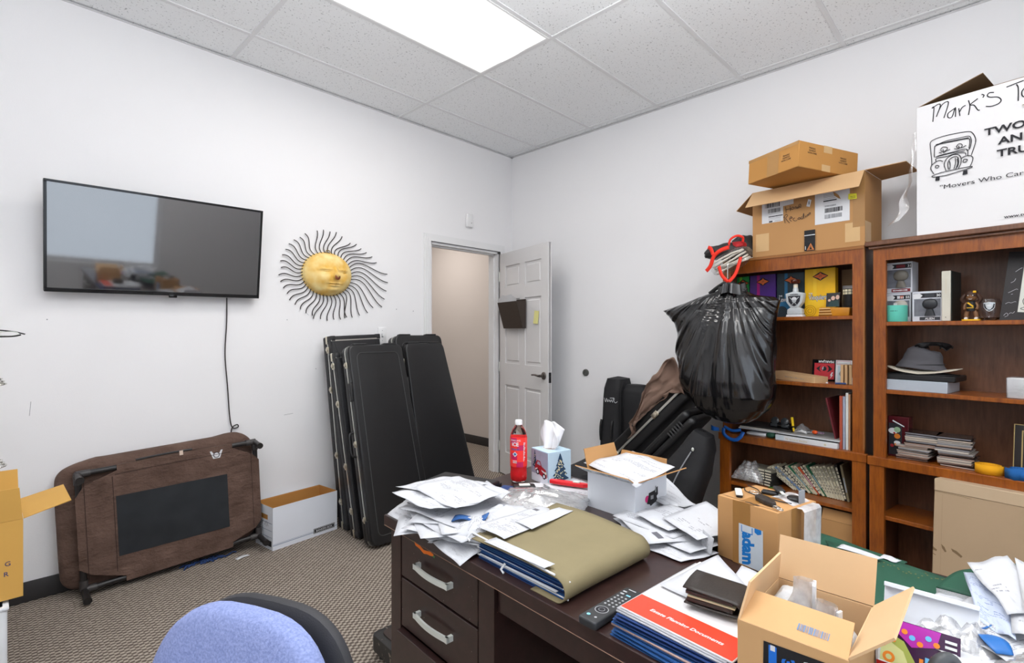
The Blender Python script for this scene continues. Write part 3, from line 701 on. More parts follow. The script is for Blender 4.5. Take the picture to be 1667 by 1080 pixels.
b = B(); b.grid(48, 22, padfn(.212, .262, .024, .060, .600), wrap=True, uv=False); b.build('backrest_shell', mat('chair_shell', (.028, .028, .032), .6, bump=.2, bs=400), ch)
b = B(); b.grid(40, 22, lambda u, v: (.24*[p for p in (padfn(1, 1, .1, 0, 0)(u, v),)][0][0], -.30+.24*padfn(1, 1, .1, 0, 0)(u, v)[2], .46+.035*(1 if v > .5 else -1)*cos(min(1, (v*2 if v <= .5 else (1-v)*2))*pi/2)**.55), wrap=True, uv=False); b.build('seat', FAB, ch)
b = B(); b.tube(spline([(0, .085, .55), (0, .07, .45), (0, -.1, .40), (0, -.25, .41)]), .022, 10); b.build('back_support', BLK, ch)
b = B(); b.tube([(0, -.28, .10), (0, -.28, .42)], .026, 14); b.build('gas_column', BLK, ch)
for k in range(5):
    a = 2*pi*k/5+.3; b = B(); b.tube([(0, -.28, .11), (.27*cos(a), -.28+.27*sin(a), .07)], [.024, .015], 10); lg = b.build('base_arm', BLK, ch)
    b = B(T(.27*cos(a), -.28+.27*sin(a), .028) @ R('X', 90)); b.lathe([(0, -.022), (.026, -.022), (.028, 0), (.026, .022), (0, .022)], 16); b.build('caster', BLK, lg)
# paint-flecked low case on the carpet behind the desk corner
fk = speckle_mat('flecked_black', (.02, .019, .018), (.42, .34, .28), 34, .60, .70, .5, .4)
lm = T(1.085, 1.50, 0) @ R('Z', -3)
lc = thing('equipment_base', 'low black paint-flecked square platform with a steel ring, on the carpet behind the desk corner', 'platform', lm)
b = B(); b.prism(rpoly([(0, 0), (.40, 0), (.40, .38), (0, .38)], .03), .03, .10, bev=.008); b.build('platform', fk, lc)
for x, y in ((.04, .04), (.36, .04), (.04, .34), (.36, .34)):
    b = B(T(x, y, 0)); b.lathe([(0, 0), (.02, 0), (.024, .032), (0, .032)], 12); b.build('foot', BLK, lc)
b = B(); b.prism(rpoly([(.03, .03), (.37, .03), (.37, .35), (.03, .35)], .03), .1, .106, bev=.002); b.build('top_mat', mat('dark_brown_mat', (.05, .035, .03), .8), lc)
b = B(); b.lathe([(.150, 0), (.150, .02), (.136, .02), (.136, 0), (.150, 0)], 48, c=(.20, .19, .1065)); b.build('steel_ring', CHR, lc)
# ================================================================ DESK
dkm = T(.876, 1.41, 0) @ R('Z', -93.9)     # local x: along the desk to the right, y: towards its far side
dk = thing('desk', 'large dark espresso wooden desk covered with papers and boxes', 'desk', dkm)
DL = 1.83
b = B(); b.prism([(0, 0), (DL, 0), (DL, .80), (-.112, .758)], .728, .760, bev=.002, seg=1); b.build('desktop', ESP, dk, flat=True)
def pedestal(x0):
    b = B(); b.box(x0, .02, .0, x0+.058, .045, .728); b.box(x0+.445, .02, 0, x0+.505, .045, .728); b.box(x0, .045, 0, x0+.018, .70, .728); b.box(x0+.487, .045, 0, x0+.505, .70, .728)
    b.box(x0+.018, .68, 0, x0+.487, .70, .728); b.box(x0+.058, .03, 0, x0+.445, .045, .10); b.box(x0+.058, .028, .715, x0+.445, .045, .728); b.box(x0+.018, .05, .69, x0+.487, .68, .71)
    b.build('pedestal', ESP, dk, flat=True)
    z = .714
    for k, (h, y) in enumerate(((.127, .020), (.150, .020), (.315, .002))):
        z0 = z-h; dz = .0
        dr = B(); dr.box(x0+.064, y, z0+.002, x0+.440, y+.022, z-.002, .0015, 1); dr = dr.build('drawer', ESP, dk, flat=True)
        b = B(); b.box(x0+.075, y+.022, z0+.01, x0+.43, .60, z0+.09, skip='t'); b.build('drawer_box', ESP, dr, flat=True)
        hx0, hx1, hz = x0+.165, x0+.335, z0+h*(.5 if h < .2 else .62)+.006
        b = B(); n = 12
        prof = []
        for i in range(n+1):
            u = i/n; x = hx0+(hx1-hx0)*u; o = y-.020-.009*sin(pi*u)
            prof.append((x, o))
        b.M = T(0, 0, hz-.0075); b.prism(prof+[(p[0], p[1]+.006) for p in prof[::-1]], 0, .015)
        b.box(hx0, y-.022, 0, hx0+.010, y, .015); b.box(hx1-.010, y-.022, 0, hx1, y, .015)
        b.build('drawer_handle', SIL, dr)
        z = z0-.003
pedestal(.010); pedestal(DL-.515)
b = B(); b.box(.515, .03, .652, DL-.515, .05, .728, .002, 1); b.build('apron', ESP, dk, flat=True)
b = B(); b.box(.515, .58, .15, DL-.515, .60, .728); b.build('modesty_panel', ESP, dk, flat=True)
def pr(b):
    b.poly([(.146, .716), (.165, .713), (.18, .712), (.20, .706), (.215, .708), (.235, .712), (.25, .709), (.255, .704), (.235, .7), (.218, .699), (.20, .695), (.178, .702), (.155, .705)], 0)
    b.poly([(.128, .7185), (.146, .716), (.148, .711), (.134, .713)], 1); b.poly([(.248, .706), (.258, .706), (.256, .700), (.249, .701)], 1)
decal(dk, frame((0, .0195, 0), (1, 0, 0), (0, 0, 1)), [ORG, mat('sticker_green', hexc('3f8a4a'), .5)], pr, 'torn_sticker')
def pr(b):
    r_ = random.Random(5)
    for i in range(26):
        x, z = r_.uniform(.07, .44), r_.uniform(.3, .70); s_ = r_.uniform(.0008, .002); b.lz = 0; b.poly([(x, z), (x+s_, z+.001), (x+s_*.6, z+s_*2), (x-s_*.3, z+s_)], 0)
decal(dk, frame((0, .0193, 0), (1, 0, 0), (0, 0, 1)), [mat('chip', (.4, .36, .33), .7)], pr, 'chips_and_scratches')
b = B()
b.box(.0015, -.0006, .7275, DL, .0004, .7285); b.box(.5165, .0294, .6515, .5172, .0302, .10+.55); b.build('worn_edge', mat('worn_edge', hexc('a88672'), .7), dk, flat=True)

# ---------------------------------------------------------------- papers
def paper_mats():
    d = {}
    d['blank'] = paper('sheet_blank', 10, .99)
    d['letter'] = paper('sheet_letter', 34, .53, .42)
    d['form'] = paper('sheet_form', 30, .53, .5, lines=True, amt=.7)
    d['sparse'] = paper('sheet_sparse', 30, .60, .47, amt=.9)
    d['env'] = paper('sheet_envelope', 16, .55, .46, (.06, .5, .30, .85), amt=.9)
    d['logo'] = paper('sheet_logo', 40, .5, .45, (.12, .9, .08, .74), logo=(.1, .3, .80, .86, (.12, .12, .14)))
    d['blue'] = paper('sheet_blue', 30, .5, .45, base=(.50, .56, .70), ink=(.2, .25, .45))
    d['win'] = paper('sheet_window', 22, .5, .5, (.08, .8, .12, .5), logo=(.55, .92, .60, .9, (.55, .56, .58)))
    return d
PM = paper_mats()
def quad(name, label, c4, style='letter', curl=.006, cat='paper', group=None, seed=0, thick=.0004, n=10, dog=0, mt=None):
    """a sheet laid through four corner points (near-left, near-right, far-right, far-left), gently uneven"""
    A, B_, C_, D_ = [Vector(p) for p in c4]; cen = (A+B_+C_+D_)/4; m = T(*cen)
    A, B_, C_, D_ = A-cen, B_-cen, C_-cen, D_-cen
    b = B()
    def fn(u, v):
        p = (A*(1-u)+B_*u)*(1-v)+(D_*(1-u)+C_*u)*v
        e = sin(pi*u)*sin(pi*v)
        return (p.x, p.y, p.z+curl*(noise.noise(Vector((u*2.3+seed, v*2.3, seed*1.7)))*.9+.35*e)+dog*max(0, u+v-1.6)**2)
    b.grid(n, n, fn)
    o = b.build(name, mt or PM[style], None, m, thick=thick)
    return tag(o, label, cat, group)
def flat_sheet(name, label, cx, cy, z, w_, h, rot, style, tx=0, ty=0, **k):
    m = Euler((radians(tx), radians(ty), radians(rot))).to_matrix()
    cs = [Vector((cx, cy, z))+m @ Vector((sx*w_/2, sy*h/2, 0)) for sx, sy in ((-1, -1), (1, -1), (1, 1), (-1, 1))]
    return quad(name, label, cs, style, **k)
Zt = .7605
# messy pile on the far left corner: hidden layers first
gp = 'loose papers in the heap at the desk corner nearest the doorway'
for i in range(15):
    z = Zt+.0032*i; st = rnd.choice(['letter', 'form', 'sparse', 'blank', 'env', 'logo'])
    dims = (.216, .279) if st != 'env' else (.24, .105)
    flat_sheet('loose_paper', 'loose paper in the crumpled heap of mail at the left corner of the desk', .985+rnd.uniform(-.035, .05)+(.02*(i > 11)), 1.17+rnd.uniform(-.09, .10), z+.004, *dims, rnd.uniform(0, 180), st, group=gp, seed=i*1.3, curl=.010)
def zq(name, label, c4, style, **k): return quad(name, label, c4, style, **k)
zq('printed_letter', 'printed letter drooping over the front edge of the desk below the heap of mail', [(.842, 1.115, .768), (.818, .972, .757), (.905, .97, .775), (.94, 1.08, .79)], 'form', curl=.008, seed=2, cat='paper')
zq('printed_letter', 'pale blue-white letter with black heading under the heap, nearest the left desk corner', [(.872, 1.385, .768), (.858, 1.225, .77), (.945, 1.19, .80), (.945, 1.385, .80)], 'logo', curl=.006, seed=4)
zq('loose_paper', 'blank pale sheet jutting to the front edge under the heading letter', [(.862, 1.27, .764), (.835, 1.12, .765), (.93, 1.05, .79), (.96, 1.22, .79)], 'sparse', curl=.008, seed=5)
# crumpled papers in the middle of the heap
def crumple(name, label, c, sx, sy, h, mt, seed, rot=0, n=18, cat='paper', amp=.012, fr_=9, kind=None, group=None):
    b = B()
    def fn(u, v):
        x, y = (u-.5)*sx, (v-.5)*sy; e = sin(pi*u)*sin(pi*v)
        k = abs(noise.noise(Vector((u*fr_*.5+seed, v*fr_*.35, seed))))+.5*abs(noise.noise(Vector((u*fr_, v*fr_, seed+4))))
        return (x*(1-.12*k), y*(1-.12*k), h*e**.6+amp*k*2*e**.3)
    b.grid(n, n, fn); o = b.build(name, mt, None, T(*c) @ R('Z', rot), thick=.0005, flat=False); return tag(o, label, cat, group, kind)
crumple('crumpled_paper', 'crumpled white sheet bulging out under the top letters of the heap', (.945, 1.035, .790), .15, .15, .028, PM['sparse'], 3, 20)
crumple('crumpled_paper', 'crumpled bluish-white sheet with dark creases beside the dark blue folder edge', (1.045, 1.03, .795), .14, .16, .03, PM['blank'], 8, 60)
b = B(); b.box(-.005, -.14, 0, .006, .10, .018, .002, 1); tag(b.build('blue_binder', NAVY, None, T(1.075, .985, .800) @ R('Z', 12) @ R('X', 5)), 'narrow dark blue binder edge running through the heap of mail behind the crumpled sheet', 'binder')
b = B(); b.grid(8, 3, lambda u, v: (.10*u, .035*v, .006*sin(6*u+v)), uv=False); tag(b.build('blue_striped_slip', BLUEF, None, T(.895, 1.10, .812) @ R('Z', -60) @ R('Y', -10), thick=.003), 'blue striped folded slip poking from the front of the mail heap', 'slip')
zq('folded_letter', 'folded printed letter on the left of the heap, second from its top', [(.868, 1.353, .842), (.868, 1.16, .834), (.985, 1.085, .848), (.99, 1.30, .848)], 'form', curl=.014, seed=7, n=14)
zq('folded_letter', 'creased printed letter at the far side of the heap', [(.905, 1.39, .845), (.945, 1.20, .853), (1.12, 1.19, .850), (1.08, 1.37, .845)], 'letter', curl=.010, seed=9, n=14)
zq('folded_letter', 'creased printed letter lying on the very top of the heap', [(.915, 1.305, .860), (.905, 1.095, .846), (1.075, 1.085, .852), (1.10, 1.31, .860)], 'sparse', curl=.012, seed=11, n=14)
zq('loose_paper', 'small printed page with brown picture at the far right of the heap', [(1.06, 1.20, .842), (1.05, 1.08, .838), (1.13, 1.10, .838), (1.15, 1.23, .842)], 'win', curl=.01, seed=12)
# black zip case overhanging the far edge
bz = thing('zip_case', 'flat black zip case half under the heap, overhanging the far left edge of the desk', 'case', T(1.17, 1.42, .768) @ R('Z', 15))
b = B(); b.box(-.16, -.12, 0, .12, .13, .024, .008, 3); b.build('case_shell', BLK, bz); b = B(); b.tube([(-.161, -.1, .012), (-.161, .11, .012)], .002, 5); b.build('zip', GREY, bz)
# bottle
bt = thing('soda_bottle', 'clear plastic bottle of red drink with white cap on the desk', 'bottle', T(1.432, 1.352, Zt) @ R('Z', -47))
b = B(); prof = [(0, .004), (.012, .001), (.026, .002), (.0315, .012), (.0325, .03), (.031, .05), (.0325, .07), (.0325, .17), (.030, .185), (.024, .200), (.015, .213), (.0125, .218), (.0125, .228)]
b.lathe(prof, 32); b.build('bottle_wall', mat('pet_plastic', (.95, .93, .93), .06, var=0, trans=1, ior=1.2), bt)
b = B(); b.lathe([(0, .006), (.024, .006), (.030, .014), (.0312, .03), (.0298, .05), (.0312, .07), (.0312, .165), (0, .165)], 32); b.build('red_drink', mat('red_drink', (.95, .03, .035), .1, var=0, trans=.1, ior=1.33, spec=.5), bt)
b = B(); b.lathe([(0, .2365), (.0125, .2365), (.014, .234), (.014, .219), (.0125, .219)], 28); b.build('cap', TRIMW, bt)
LR = .0331
b = B(); b.lathe([(LR, .062), (LR, .172)], 40); b.build('bottle_label', mat('label_red', hexc('f83a34'), .35, var=0), bt)
def lb(b):
    f = lambda x, y, z: ((LR+.0002+z)*sin(x/LR), -(LR+.0002+z)*cos(x/LR), y)
    for (x, y, w_, h_, c) in ((-.035, .150, .028, .022, 1), (-.005, .125, .03, .02, 1), (-.032, .09, .026, .024, 1), (-.008, .062, .026, .02, 1)):
        z = b.up(); n = 8
        for i in range(n):
            x0, x1 = x+w_*i/n, x+w_*(i+1)/n; b.f([b.v(f(*p, z)) for p in ((x0, y), (x1, y), (x1, y+h_), (x0, y+h_))], c)
    b.text('SPARKLING', -.014, .160, .006, 0, bold=.01, align='c', fn=f); b.text('ICE', -.014, .142, .014, 0, bold=.03, align='c', fn=f)
    b.text('BERRIES', -.014, .126, .007, 2, bold=.02, align='c', fn=f)
    z = b.up(); b.f([b.v(f(*p, z)) for p in ((-.014, .121), (-.004, .111), (-.014, .101), (-.024, .111))], 0); z = b.up(); b.f([b.v(f(*p, z)) for p in ((-.014, .117), (-.008, .111), (-.014, .105), (-.020, .111))], 2)
    for k in range(12): 
        z = b.up(); y = .085+.006*k; b.f([b.v(f(*p, z)) for p in ((.018, y), (.018+.004+.002*(k % 3), y), (.018+.004+.002*(k % 3), y+.0035), (.018, y+.0035))], 0)
    for y in (.084, .078): z = b.up(); b.f([b.v(f(*p, z)) for p in ((-.022, y), (-.006, y), (-.006, y+.003), (-.022, y+.003))], 0)
decal(bt, I4, [PWHITE, mat('label_magenta', hexc('c81d5a'), .35), mat('label_blue', hexc('2c5e9e'), .35)], lb)
# tissue box
W_, D_, H_ = .112, .108, .124
tx_ = thing('tissue_box', 'pale blue cube tissue box with winter pictures and one tissue pulled up', 'tissue box', frame((1.490, 1.338, Zt), (-.027, -.107, 0), (.11, -.02, 0)))
b = B(); b.box(0, 0, 0, W_, D_, H_, .0015, 1); b.build('box_body', mat('tissue_box_blue', hexc('b9d2e2'), .5, var=.1, vs=14), tx_)
TG = [mat('pic_tree', hexc('23415f'), .6, var=.3, vs=300), mat('pic_lights', hexc('e8e2b8'), .6), mat('pic_red', hexc('a3202c'), .5), mat('pic_snow', hexc('dfe4ee'), .6), mat('pic_dusk', hexc('9fa3b8'), .6, var=.15, vs=30), PWHITE, INK]
def tree(b, cx, y0, h, w_, mi, lights=0):
    for k in range(5):
        y = y0+h*(.10+.17*k); ww = w_*(1-k*.18)/2; b.poly([(cx-ww, y), (cx-ww*.5, y-.004), (cx, y-.002), (cx+ww*.5, y-.004), (cx+ww, y), (cx+ww*.2, y+h*.24), (cx, y+h*.27), (cx-ww*.2, y+h*.24)], mi)
    b.rect(cx-.003, y0, cx+.003, y0+h*.1, 6)
    r_ = random.Random(4)
    for k in range(lights):
        t = r_.uniform(.05, .9); ww = w_*(1-t)*.42; b.lz = max(b.lz, .0006); x = cx+r_.uniform(-ww, ww); b.disc(x, y0+h*(.08+.8*t), .0022, 1, n=6); b.lz -= .00012
def pr(b):
    b.rect(.004, .0, W_, .03, 3); b.rect(.0, .03, W_-.002, H_-.004, 4); tree(b, .026, .052, .065, .032, 0, 6)
    b.poly([(.024, .045), (.03, .068), (.042, .084), (.062, .082), (.072, .064), (.098, .056), (.104, .04), (.104, .026), (.09, .022), (.05, .034)], 2)
    b.poly([(.040, .068), (.046, .080), (.060, .078), (.066, .066)], 4); b.disc(.088, .030, .011, 6); b.disc(.088, .030, .006, 3); b.disc(.046, .040, .011, 6); b.disc(.046, .040, .006, 3); b.disc(.099, .044, .005, 1); b.poly([(.07, .052), (.098, .046), (.100, .040), (.075, .046)], 5); b.poly([(.03, .05), (.045, .055), (.045, .05), (.03, .044)], 5)
decal(tx_, FR(W_, D_, H_), TG, pr, 'picture')
decal(tx_, RF(W_, D_, H_), TG, lambda b: (b.rect(.0, .0, D_, .012, 3), tree(b, .055, .006, .105, .085, 0, 60)), 'picture')
decal(tx_, TF(W_, D_, H_), [mat('slot_dark', (.25, .2, .18), .8), PWHITE], lambda b: (b.disc(.05, .05, .033, 1, .024), b.disc(.05, .05, .028, 0, .019)), 'slot')
b = B()
def tis(u, v):
    a = (u-.5); k = v
    x = .050+a*(.035+.085*sin(pi*min(1, k*.75+.12))) -.01*k; y = .05+.018*sin(u*9+1)*(1-k*.6)+.012*a; z = H_-.004+.112*k*(1-.9*a*a)-.02*k*max(0, a)*1.2
    return (x, y, z)
b.grid(26, 16, tis, uv=False); b.build('tissue', mat('tissue', (.86, .86, .88), .9, var=.01), tx_, thick=.0008)
b = B(); b.grid(22, 14, lambda u, v: (.058+(u-.5)*(.03+.075*v), .062+.012*sin(u*7)*(1-v*.5)+.012*v, H_-.004+.105*v*(1-.7*(u-.45)**2)), uv=False); b.build('tissue', MATS['tissue'], tx_, thick=.0008)
# black odds and ends between bottle and pile
kf = thing('car_key_fob', 'black and silver key fob lying in front of the drink bottle', 'key fob', T(1.36, 1.255, Zt+.004) @ R('Z', -40))
b = B(); b.box(-.04, -.022, 0, .04, .022, .018, .008, 3); b.build('fob_body', BLK, kf); b = B(); b.box(-.02, -.012, .0175, .02, .012, .020, .001); b.build('fob_face', SIL, kf)
b = B(); b.box(-.045, -.03, 0, .045, .03, .012, .003); tag(b.build('packet', NAVY, None, T(1.30, 1.29, Zt) @ R('Z', 20)), 'small dark navy packet lying left of the key fob', 'packet')
pk = thing('matchbox_packet', 'small black packet with an orange end beside the paper heap, behind the navy packet', 'packet', T(1.30, 1.375, Zt+.001) @ R('Z', -70))
b = B(); b.box(-.04, -.02, 0, .04, .02, .016, .001); b.build('packet_body', BLK, pk); b = B(); b.box(-.012, -.0205, .003, .02, -.0195, .013); b.build('packet_stripe', ORG, pk)
b = B(); b.box(0, 0, 0, .085, .054, .001); tag(b.build('white_card', PWHITE, None, T(1.405, 1.27, Zt) @ R('Z', -50)), 'small white card lying on the desk between key fob and tissue box', 'card')
b = B(); b.lathe([(0, 0), (.012, 0), (.012, .002), (0, .002)], 20); tag(b.build('coin', mat('coin_metal', (.5, .42, .3), .35, .9), None, T(1.44, 1.215, Zt)), 'small coin on the desk in front of the tissue box', 'coin')
# stack under the red utility knife
for i in range(7):
    flat_sheet('mail_sheet', 'white printed mail in the small stack under the red utility knife', 1.475+rnd.uniform(-.012, .012), 1.105+rnd.uniform(-.01, .01), Zt+.003+.0022*i, .15, .2, -15+rnd.uniform(-9, 9), ('env', 'blue', 'sparse', 'letter', 'win', 'sparse', 'win')[i], group='mail under the red utility knife', curl=.003, seed=i)
kn = thing('utility_knife', 'red utility knife with metal slider on the mail beside the tissue box', 'utility knife', T(1.462, 1.135, Zt+.0235) @ R('Z', -73))
b = B(); b.prism(rpoly([(-.07, -.010), (-.03, -.014), (.06, -.012), (.075, -.004), (.07, .012), (-.03, .013), (-.07, .008)], .005), 0, .014, bev=.003); b.build('knife_body', mat('knife_red', hexc('d8202a'), .3), kn); b = B(); b.box(.02, -.008, .0135, .045, .006, .018, .001); b.build('slider', SIL, kn)
b = B(); b.box(0, 0, 0, .22, .13, .014, .002); tag(b.build('dark_folder', BLK, None, T(1.43, 1.175, Zt) @ R('Z', -100) @ R('Y', 0)), 'black notebook partly under plastic film left of the small white carton', 'notebook') if False else b.bm.free()
# bubble mailer plastic film
crumple('plastic_film', 'crumpled sheet of clear plastic film beside the small white carton', (1.275, 1.095, .782), .20, .30, .022, CLEAR, 5, 25, 26, cat='plastic film', amp=.010, fr_=14)
crumple('plastic_film', 'second clear plastic wrapper flattened between the film and the letters', (1.165, 1.09, .783), .15, .17, .012, clear('clear_film_b', .18, white=.25), 15, -10, 20, cat='plastic film', amp=.008, fr_=12)
zq('loose_paper', 'white sheet showing through the clear plastic film', [(1.13, 1.17, .772), (1.10, 1.0, .772), (1.31, .97, .772), (1.34, 1.15, .772)], 'blank', curl=.003, seed=21)
zq('printed_letter', 'printed statement reaching under the olive folder, nearest the crumpled film', [(1.06, 1.03, .796), (1.0, .84, .80), (1.21, .82, .80), (1.27, 1.01, .796)], 'sparse', curl=.006, seed=22)
zq('printed_letter', 'statement with black heading sticking out from the left side of the olive folder', [(.898, 1.00, .828), (.886, .885, .828), (1.12, .88, .828), (1.14, .985, .825)], 'logo', curl=.005, seed=23)
zq('loose_paper', 'white sheet with a dark stripe between statement and olive folder', [(.98, .94, .832), (.97, .87, .832), (1.15, .875, .832), (1.15, .925, .830)], 'blank', curl=.003, seed=25)
# blue hanging files with the olive cover
def hangfile(i, z, dx, rot, mt, label, group, L_=.285, D_=.24, m0=None, hooks=False, t=.0040):
    m = m0 @ T(dx, 0, z) @ R('Z', rot)
    f = thing('hanging_folder', label, 'folder', m, group)
    b = B(); b.box(0, 0, 0, L_, D_, .0014); b.box(0, .004, t-.0014, L_, D_, t); b.tube([(0, D_, t/2), (L_, D_, t/2)], t/2, 8); b.build('folder_cover', mt, f)
    if hooks:
        b = B(); b.tube([(-.012, .004, t/2), (L_+.012, .004, t/2)], .0022, 6); b.build('hanger_rail', PWHITE, f)
    return f
m0 = frame((.874, .962, Zt), (-.016, -.285, 0), (.285, -.016, 0))
for i in range(10): hangfile(i, .0046*i, rnd.uniform(-.004, .006), rnd.uniform(-1, 1), BLUEF if i % 3 else NAVY, 'dark blue hanging file in the stack folded inside the olive cover', 'blue hanging files inside the olive cover', m0=m0, hooks=i in (1, 5, 9))
b = B(); b.grid(6, 3, lambda u, v: (.26*u, -.004+.05*v, .0), uv=False); tag(b.build('white_sheet_edge', PWHITE, None, m0 @ T(.005, 0, .0135), thick=.0012), 'white paper edge between the lower blue hanging files', 'paper')
om = m0
ol = thing('olive_folder', 'large olive green hanging folder wrapped over the stack of blue files', 'folder', om)
prof = [(-.012, .050), (.02, .051), (.05, .0525), (.16, .071), (.25, .070)]
arc = [(.276+.026*sin(a), .0275+.026*cos(a)) for a in [pi*k/14 for k in range(15)]]
path = [(p[0], p[1]) for p in prof[:1]]+[(.04+.225*k/8, .0535+.004*sin(pi*k/8)) for k in range(9)]+arc+[(.24, .0015), (.20, .001)]
b = B(); dd = .29
path = [p if p[0] > .05 or p[1] < .02 else p for p in path]
def olf(u, v):
    k = v*(len(path)-1); i = min(int(k), len(path)-2); t = k-i; x = path[i][0]*(1-t)+path[i+1][0]*t; z = path[i][1]*(1-t)+path[i+1][1]*t
    y = -.016+(dd+.03)*u
    if v < .5: z += .018*u*(.5-v)*2
    return (x, y, z+.002*noise.noise(Vector((x*9, y*9, 2))))
b.grid(14, 46, olf, uv=False); b.build('folder_cover', OLIVE, ol, thick=.0022)
b = B(); b.grid(8, 8, lambda u, v: (-.03+.12*u, .002+.02*u+.26*v, .0495+.003*v+.002*u), uv=False); b.build('folder_flap', OLIVE, ol, thick=.0016)
b = B(); b.tube([(-.035, .004, .054), (.275, -.018, .059)], .0025, 6); b.build('hanger_rail', PWHITE, ol)
quad('tab_strip', 'narrow white printed strip lying along the near edge of the olive folder', [(.855, .925, .820), (.838, .715, .826), (.868, .71, .827), (.888, .915, .822)], 'sparse', curl=.002, seed=26)
for k, (x, z) in enumerate(((-.03, .045), (.10, .008))):
    b = B(); b.tube([(x, -.002, z+.012), (x-.004, -.012, z), (x+.006, -.012, z-.006)], .003, 6); tag(b.build('folder_hook', PWHITE, None, m0), ('small white plastic hook at the left end of the olive folder', 'small white plastic hook lying below the blue hanging files')[k], 'hook')
# remote
rm = thing('remote_control', 'black television remote control lying at the front of the desk', 'remote control', frame((.812, .608, Zt+.001), (-.002, -.042, 0), (.17, .022, 0)) @ T(-.0, 0, 0))
b = B(); b.prism(rpoly([(0, 0), (.044, 0), (.042, .168), (.002, .168)], .008), 0, .016, bev=.004, seg=3); b.build('remote_shell', mat('remote_shell', (.03, .032, .035), .45), rm)
def pr(b):
    b.lz = .0002
    b.disc(.022, .050, .014, 1, n=28); b.disc(.022, .050, .0125, 0, n=28); b.disc(.022, .050, .0065, 1, n=20); b.disc(.022, .050, .0058, 0, n=20); b.disc(.014, .018, .004, 2); b.disc(.031, .018, .0028, 1)
    for j in range(5):
        for i in range(3): b.lz = .0003; b.disc(.012+.010*i, .075+.011*j, .0026, 1, n=10)
    b.rect(.009, .130, .018, .135, 1); b.rect(.024, .130, .034, .135, 2); b.rect(.009, .141, .018, .146, 1); b.rect(.014, .155, .032, .158, 1)
decal(rm, T(0, 0, .0162), [INK, mat('button_grey', (.45, .46, .48), .5), mat('button_blue', (.25, .6, .8), .5)], pr, 'buttons')
# folders under the wallet
m1 = frame((.825, .541, Zt), (-.020, -.245, 0), (.245, -.020, 0))
for i in range(3): hangfile(i, .0062*i, .004*i, rnd.uniform(-2, 1), BLUEF, 'mid blue pocket folder at the bottom of the stack below the estate folder', 'blue folders at the bottom of the estate stack', L_=.25, D_=.305, m0=m1, t=.0058)
flat_sheet('manila_edge', 'thick pinkish folder with worn white edge between the blue folders of the estate stack', .968, .41, Zt+.0215, .30, .238, -4, 'blank', mt=mat('pinkish_card', hexc('c9a9a0'), .7), cat='folder', thick=.004, curl=.001, n=3)
for i in range(3): hangfile(i, .0245+.0062*i, .003+.004*i, rnd.uniform(-1, 2), NAVY if i else BLUEF, 'dark navy pocket folder just under the estate folder', 'navy folders under the estate folder', L_=.242, D_=.30, m0=m1, t=.0058)
for i in range(2): flat_sheet('white_insert', ('upper', 'lower')[i]+' white booklet directly under the red-banded estate folder', .970-.002*i, .414, Zt+.0485-.0035*i, .288, .214, -5, 'blank', thick=.003, curl=.001, n=3)
W_, D_ = .218, .29
ef = thing('estate_folder', 'white glossy folder with a red band lettered Estate Planning Documents', 'folder', frame((.838, .527, Zt+.0505), (-.020, -.214, 0), (.214, -.020, 0)))
b = B(); b.box(0, 0, 0, W_, D_, .004, .001, 1); b.build('folder_cover', mat('folder_white', (.80, .79, .80), .35, var=.01), ef)
decal(ef, T(0, 0, .0042), [mat('folder_red', hexc('e2452e'), .35, var=.02), PWHITE], lambda b: (b.rect(.001, .001, W_-.001, .068, 0), b.text('Estate Planning Documents', .045, .029, .0088, 1, bold=.02, shear=.2, sx=1.05)), 'red_band')
zq('envelope', 'blank white envelope lying on the estate folder beneath the wallet', [(.955, .508, .8205), (.935, .38, .8205), (1.05, .36, .823), (1.175, .478, .8225)], 'blank', curl=.003, seed=31, cat='envelope')
zq('envelope', 'second white envelope with an open flap to the right of the wallet', [(.96, .40, .8175), (.95, .34, .8175), (1.14, .335, .8195), (1.16, .42, .820)], 'sparse', curl=.002, seed=33, cat='envelope')
# wallet
wm = frame((.913, .438, .8265), (.012, -.098, 0), (.098, .012, 0))
wl = thing('wallet', 'dark brown folded leather wallet on top of the estate folder', 'wallet', wm)
LEA = mat('wallet_leather', hexc('2f2925'), .45, var=.2, vs=40, bump=.3, bs=220)
path = [(.002, .001), (.05, .0), (.086, .001)]+[(.090+.012*sin(a), .0125-.0115*cos(a)) for a in [pi*k/10 for k in range(11)]]+[(.085, .025), (.05, .0265), (.0, .029)]
def wf(u, v):
    k = v*(len(path)-1); i = min(int(k), len(path)-2); t = k-i; return (path[i][0]*(1-t)+path[i+1][0]*t, .085*u, path[i][1]*(1-t)+path[i+1][1]*t+.003*sin(pi*u)*(v > .5))
b = B(); b.grid(10, 34, wf, uv=False); b.build('leather_cover', LEA, wl, thick=.0022)
b = B(); b.box(.006, .003, .0035, .088, .082, .011, .001); b.build('card_pocket', LEA, wl); b = B(); b.box(.008, .002, .0125, .092, .083, .0155, .0005); b.build('banknotes', mat('note_edges', hexc('b9b392'), .8), wl); b = B(); b.box(.004, .003, .017, .088, .082, .0235, .001); b.build('card_pocket', LEA, wl)
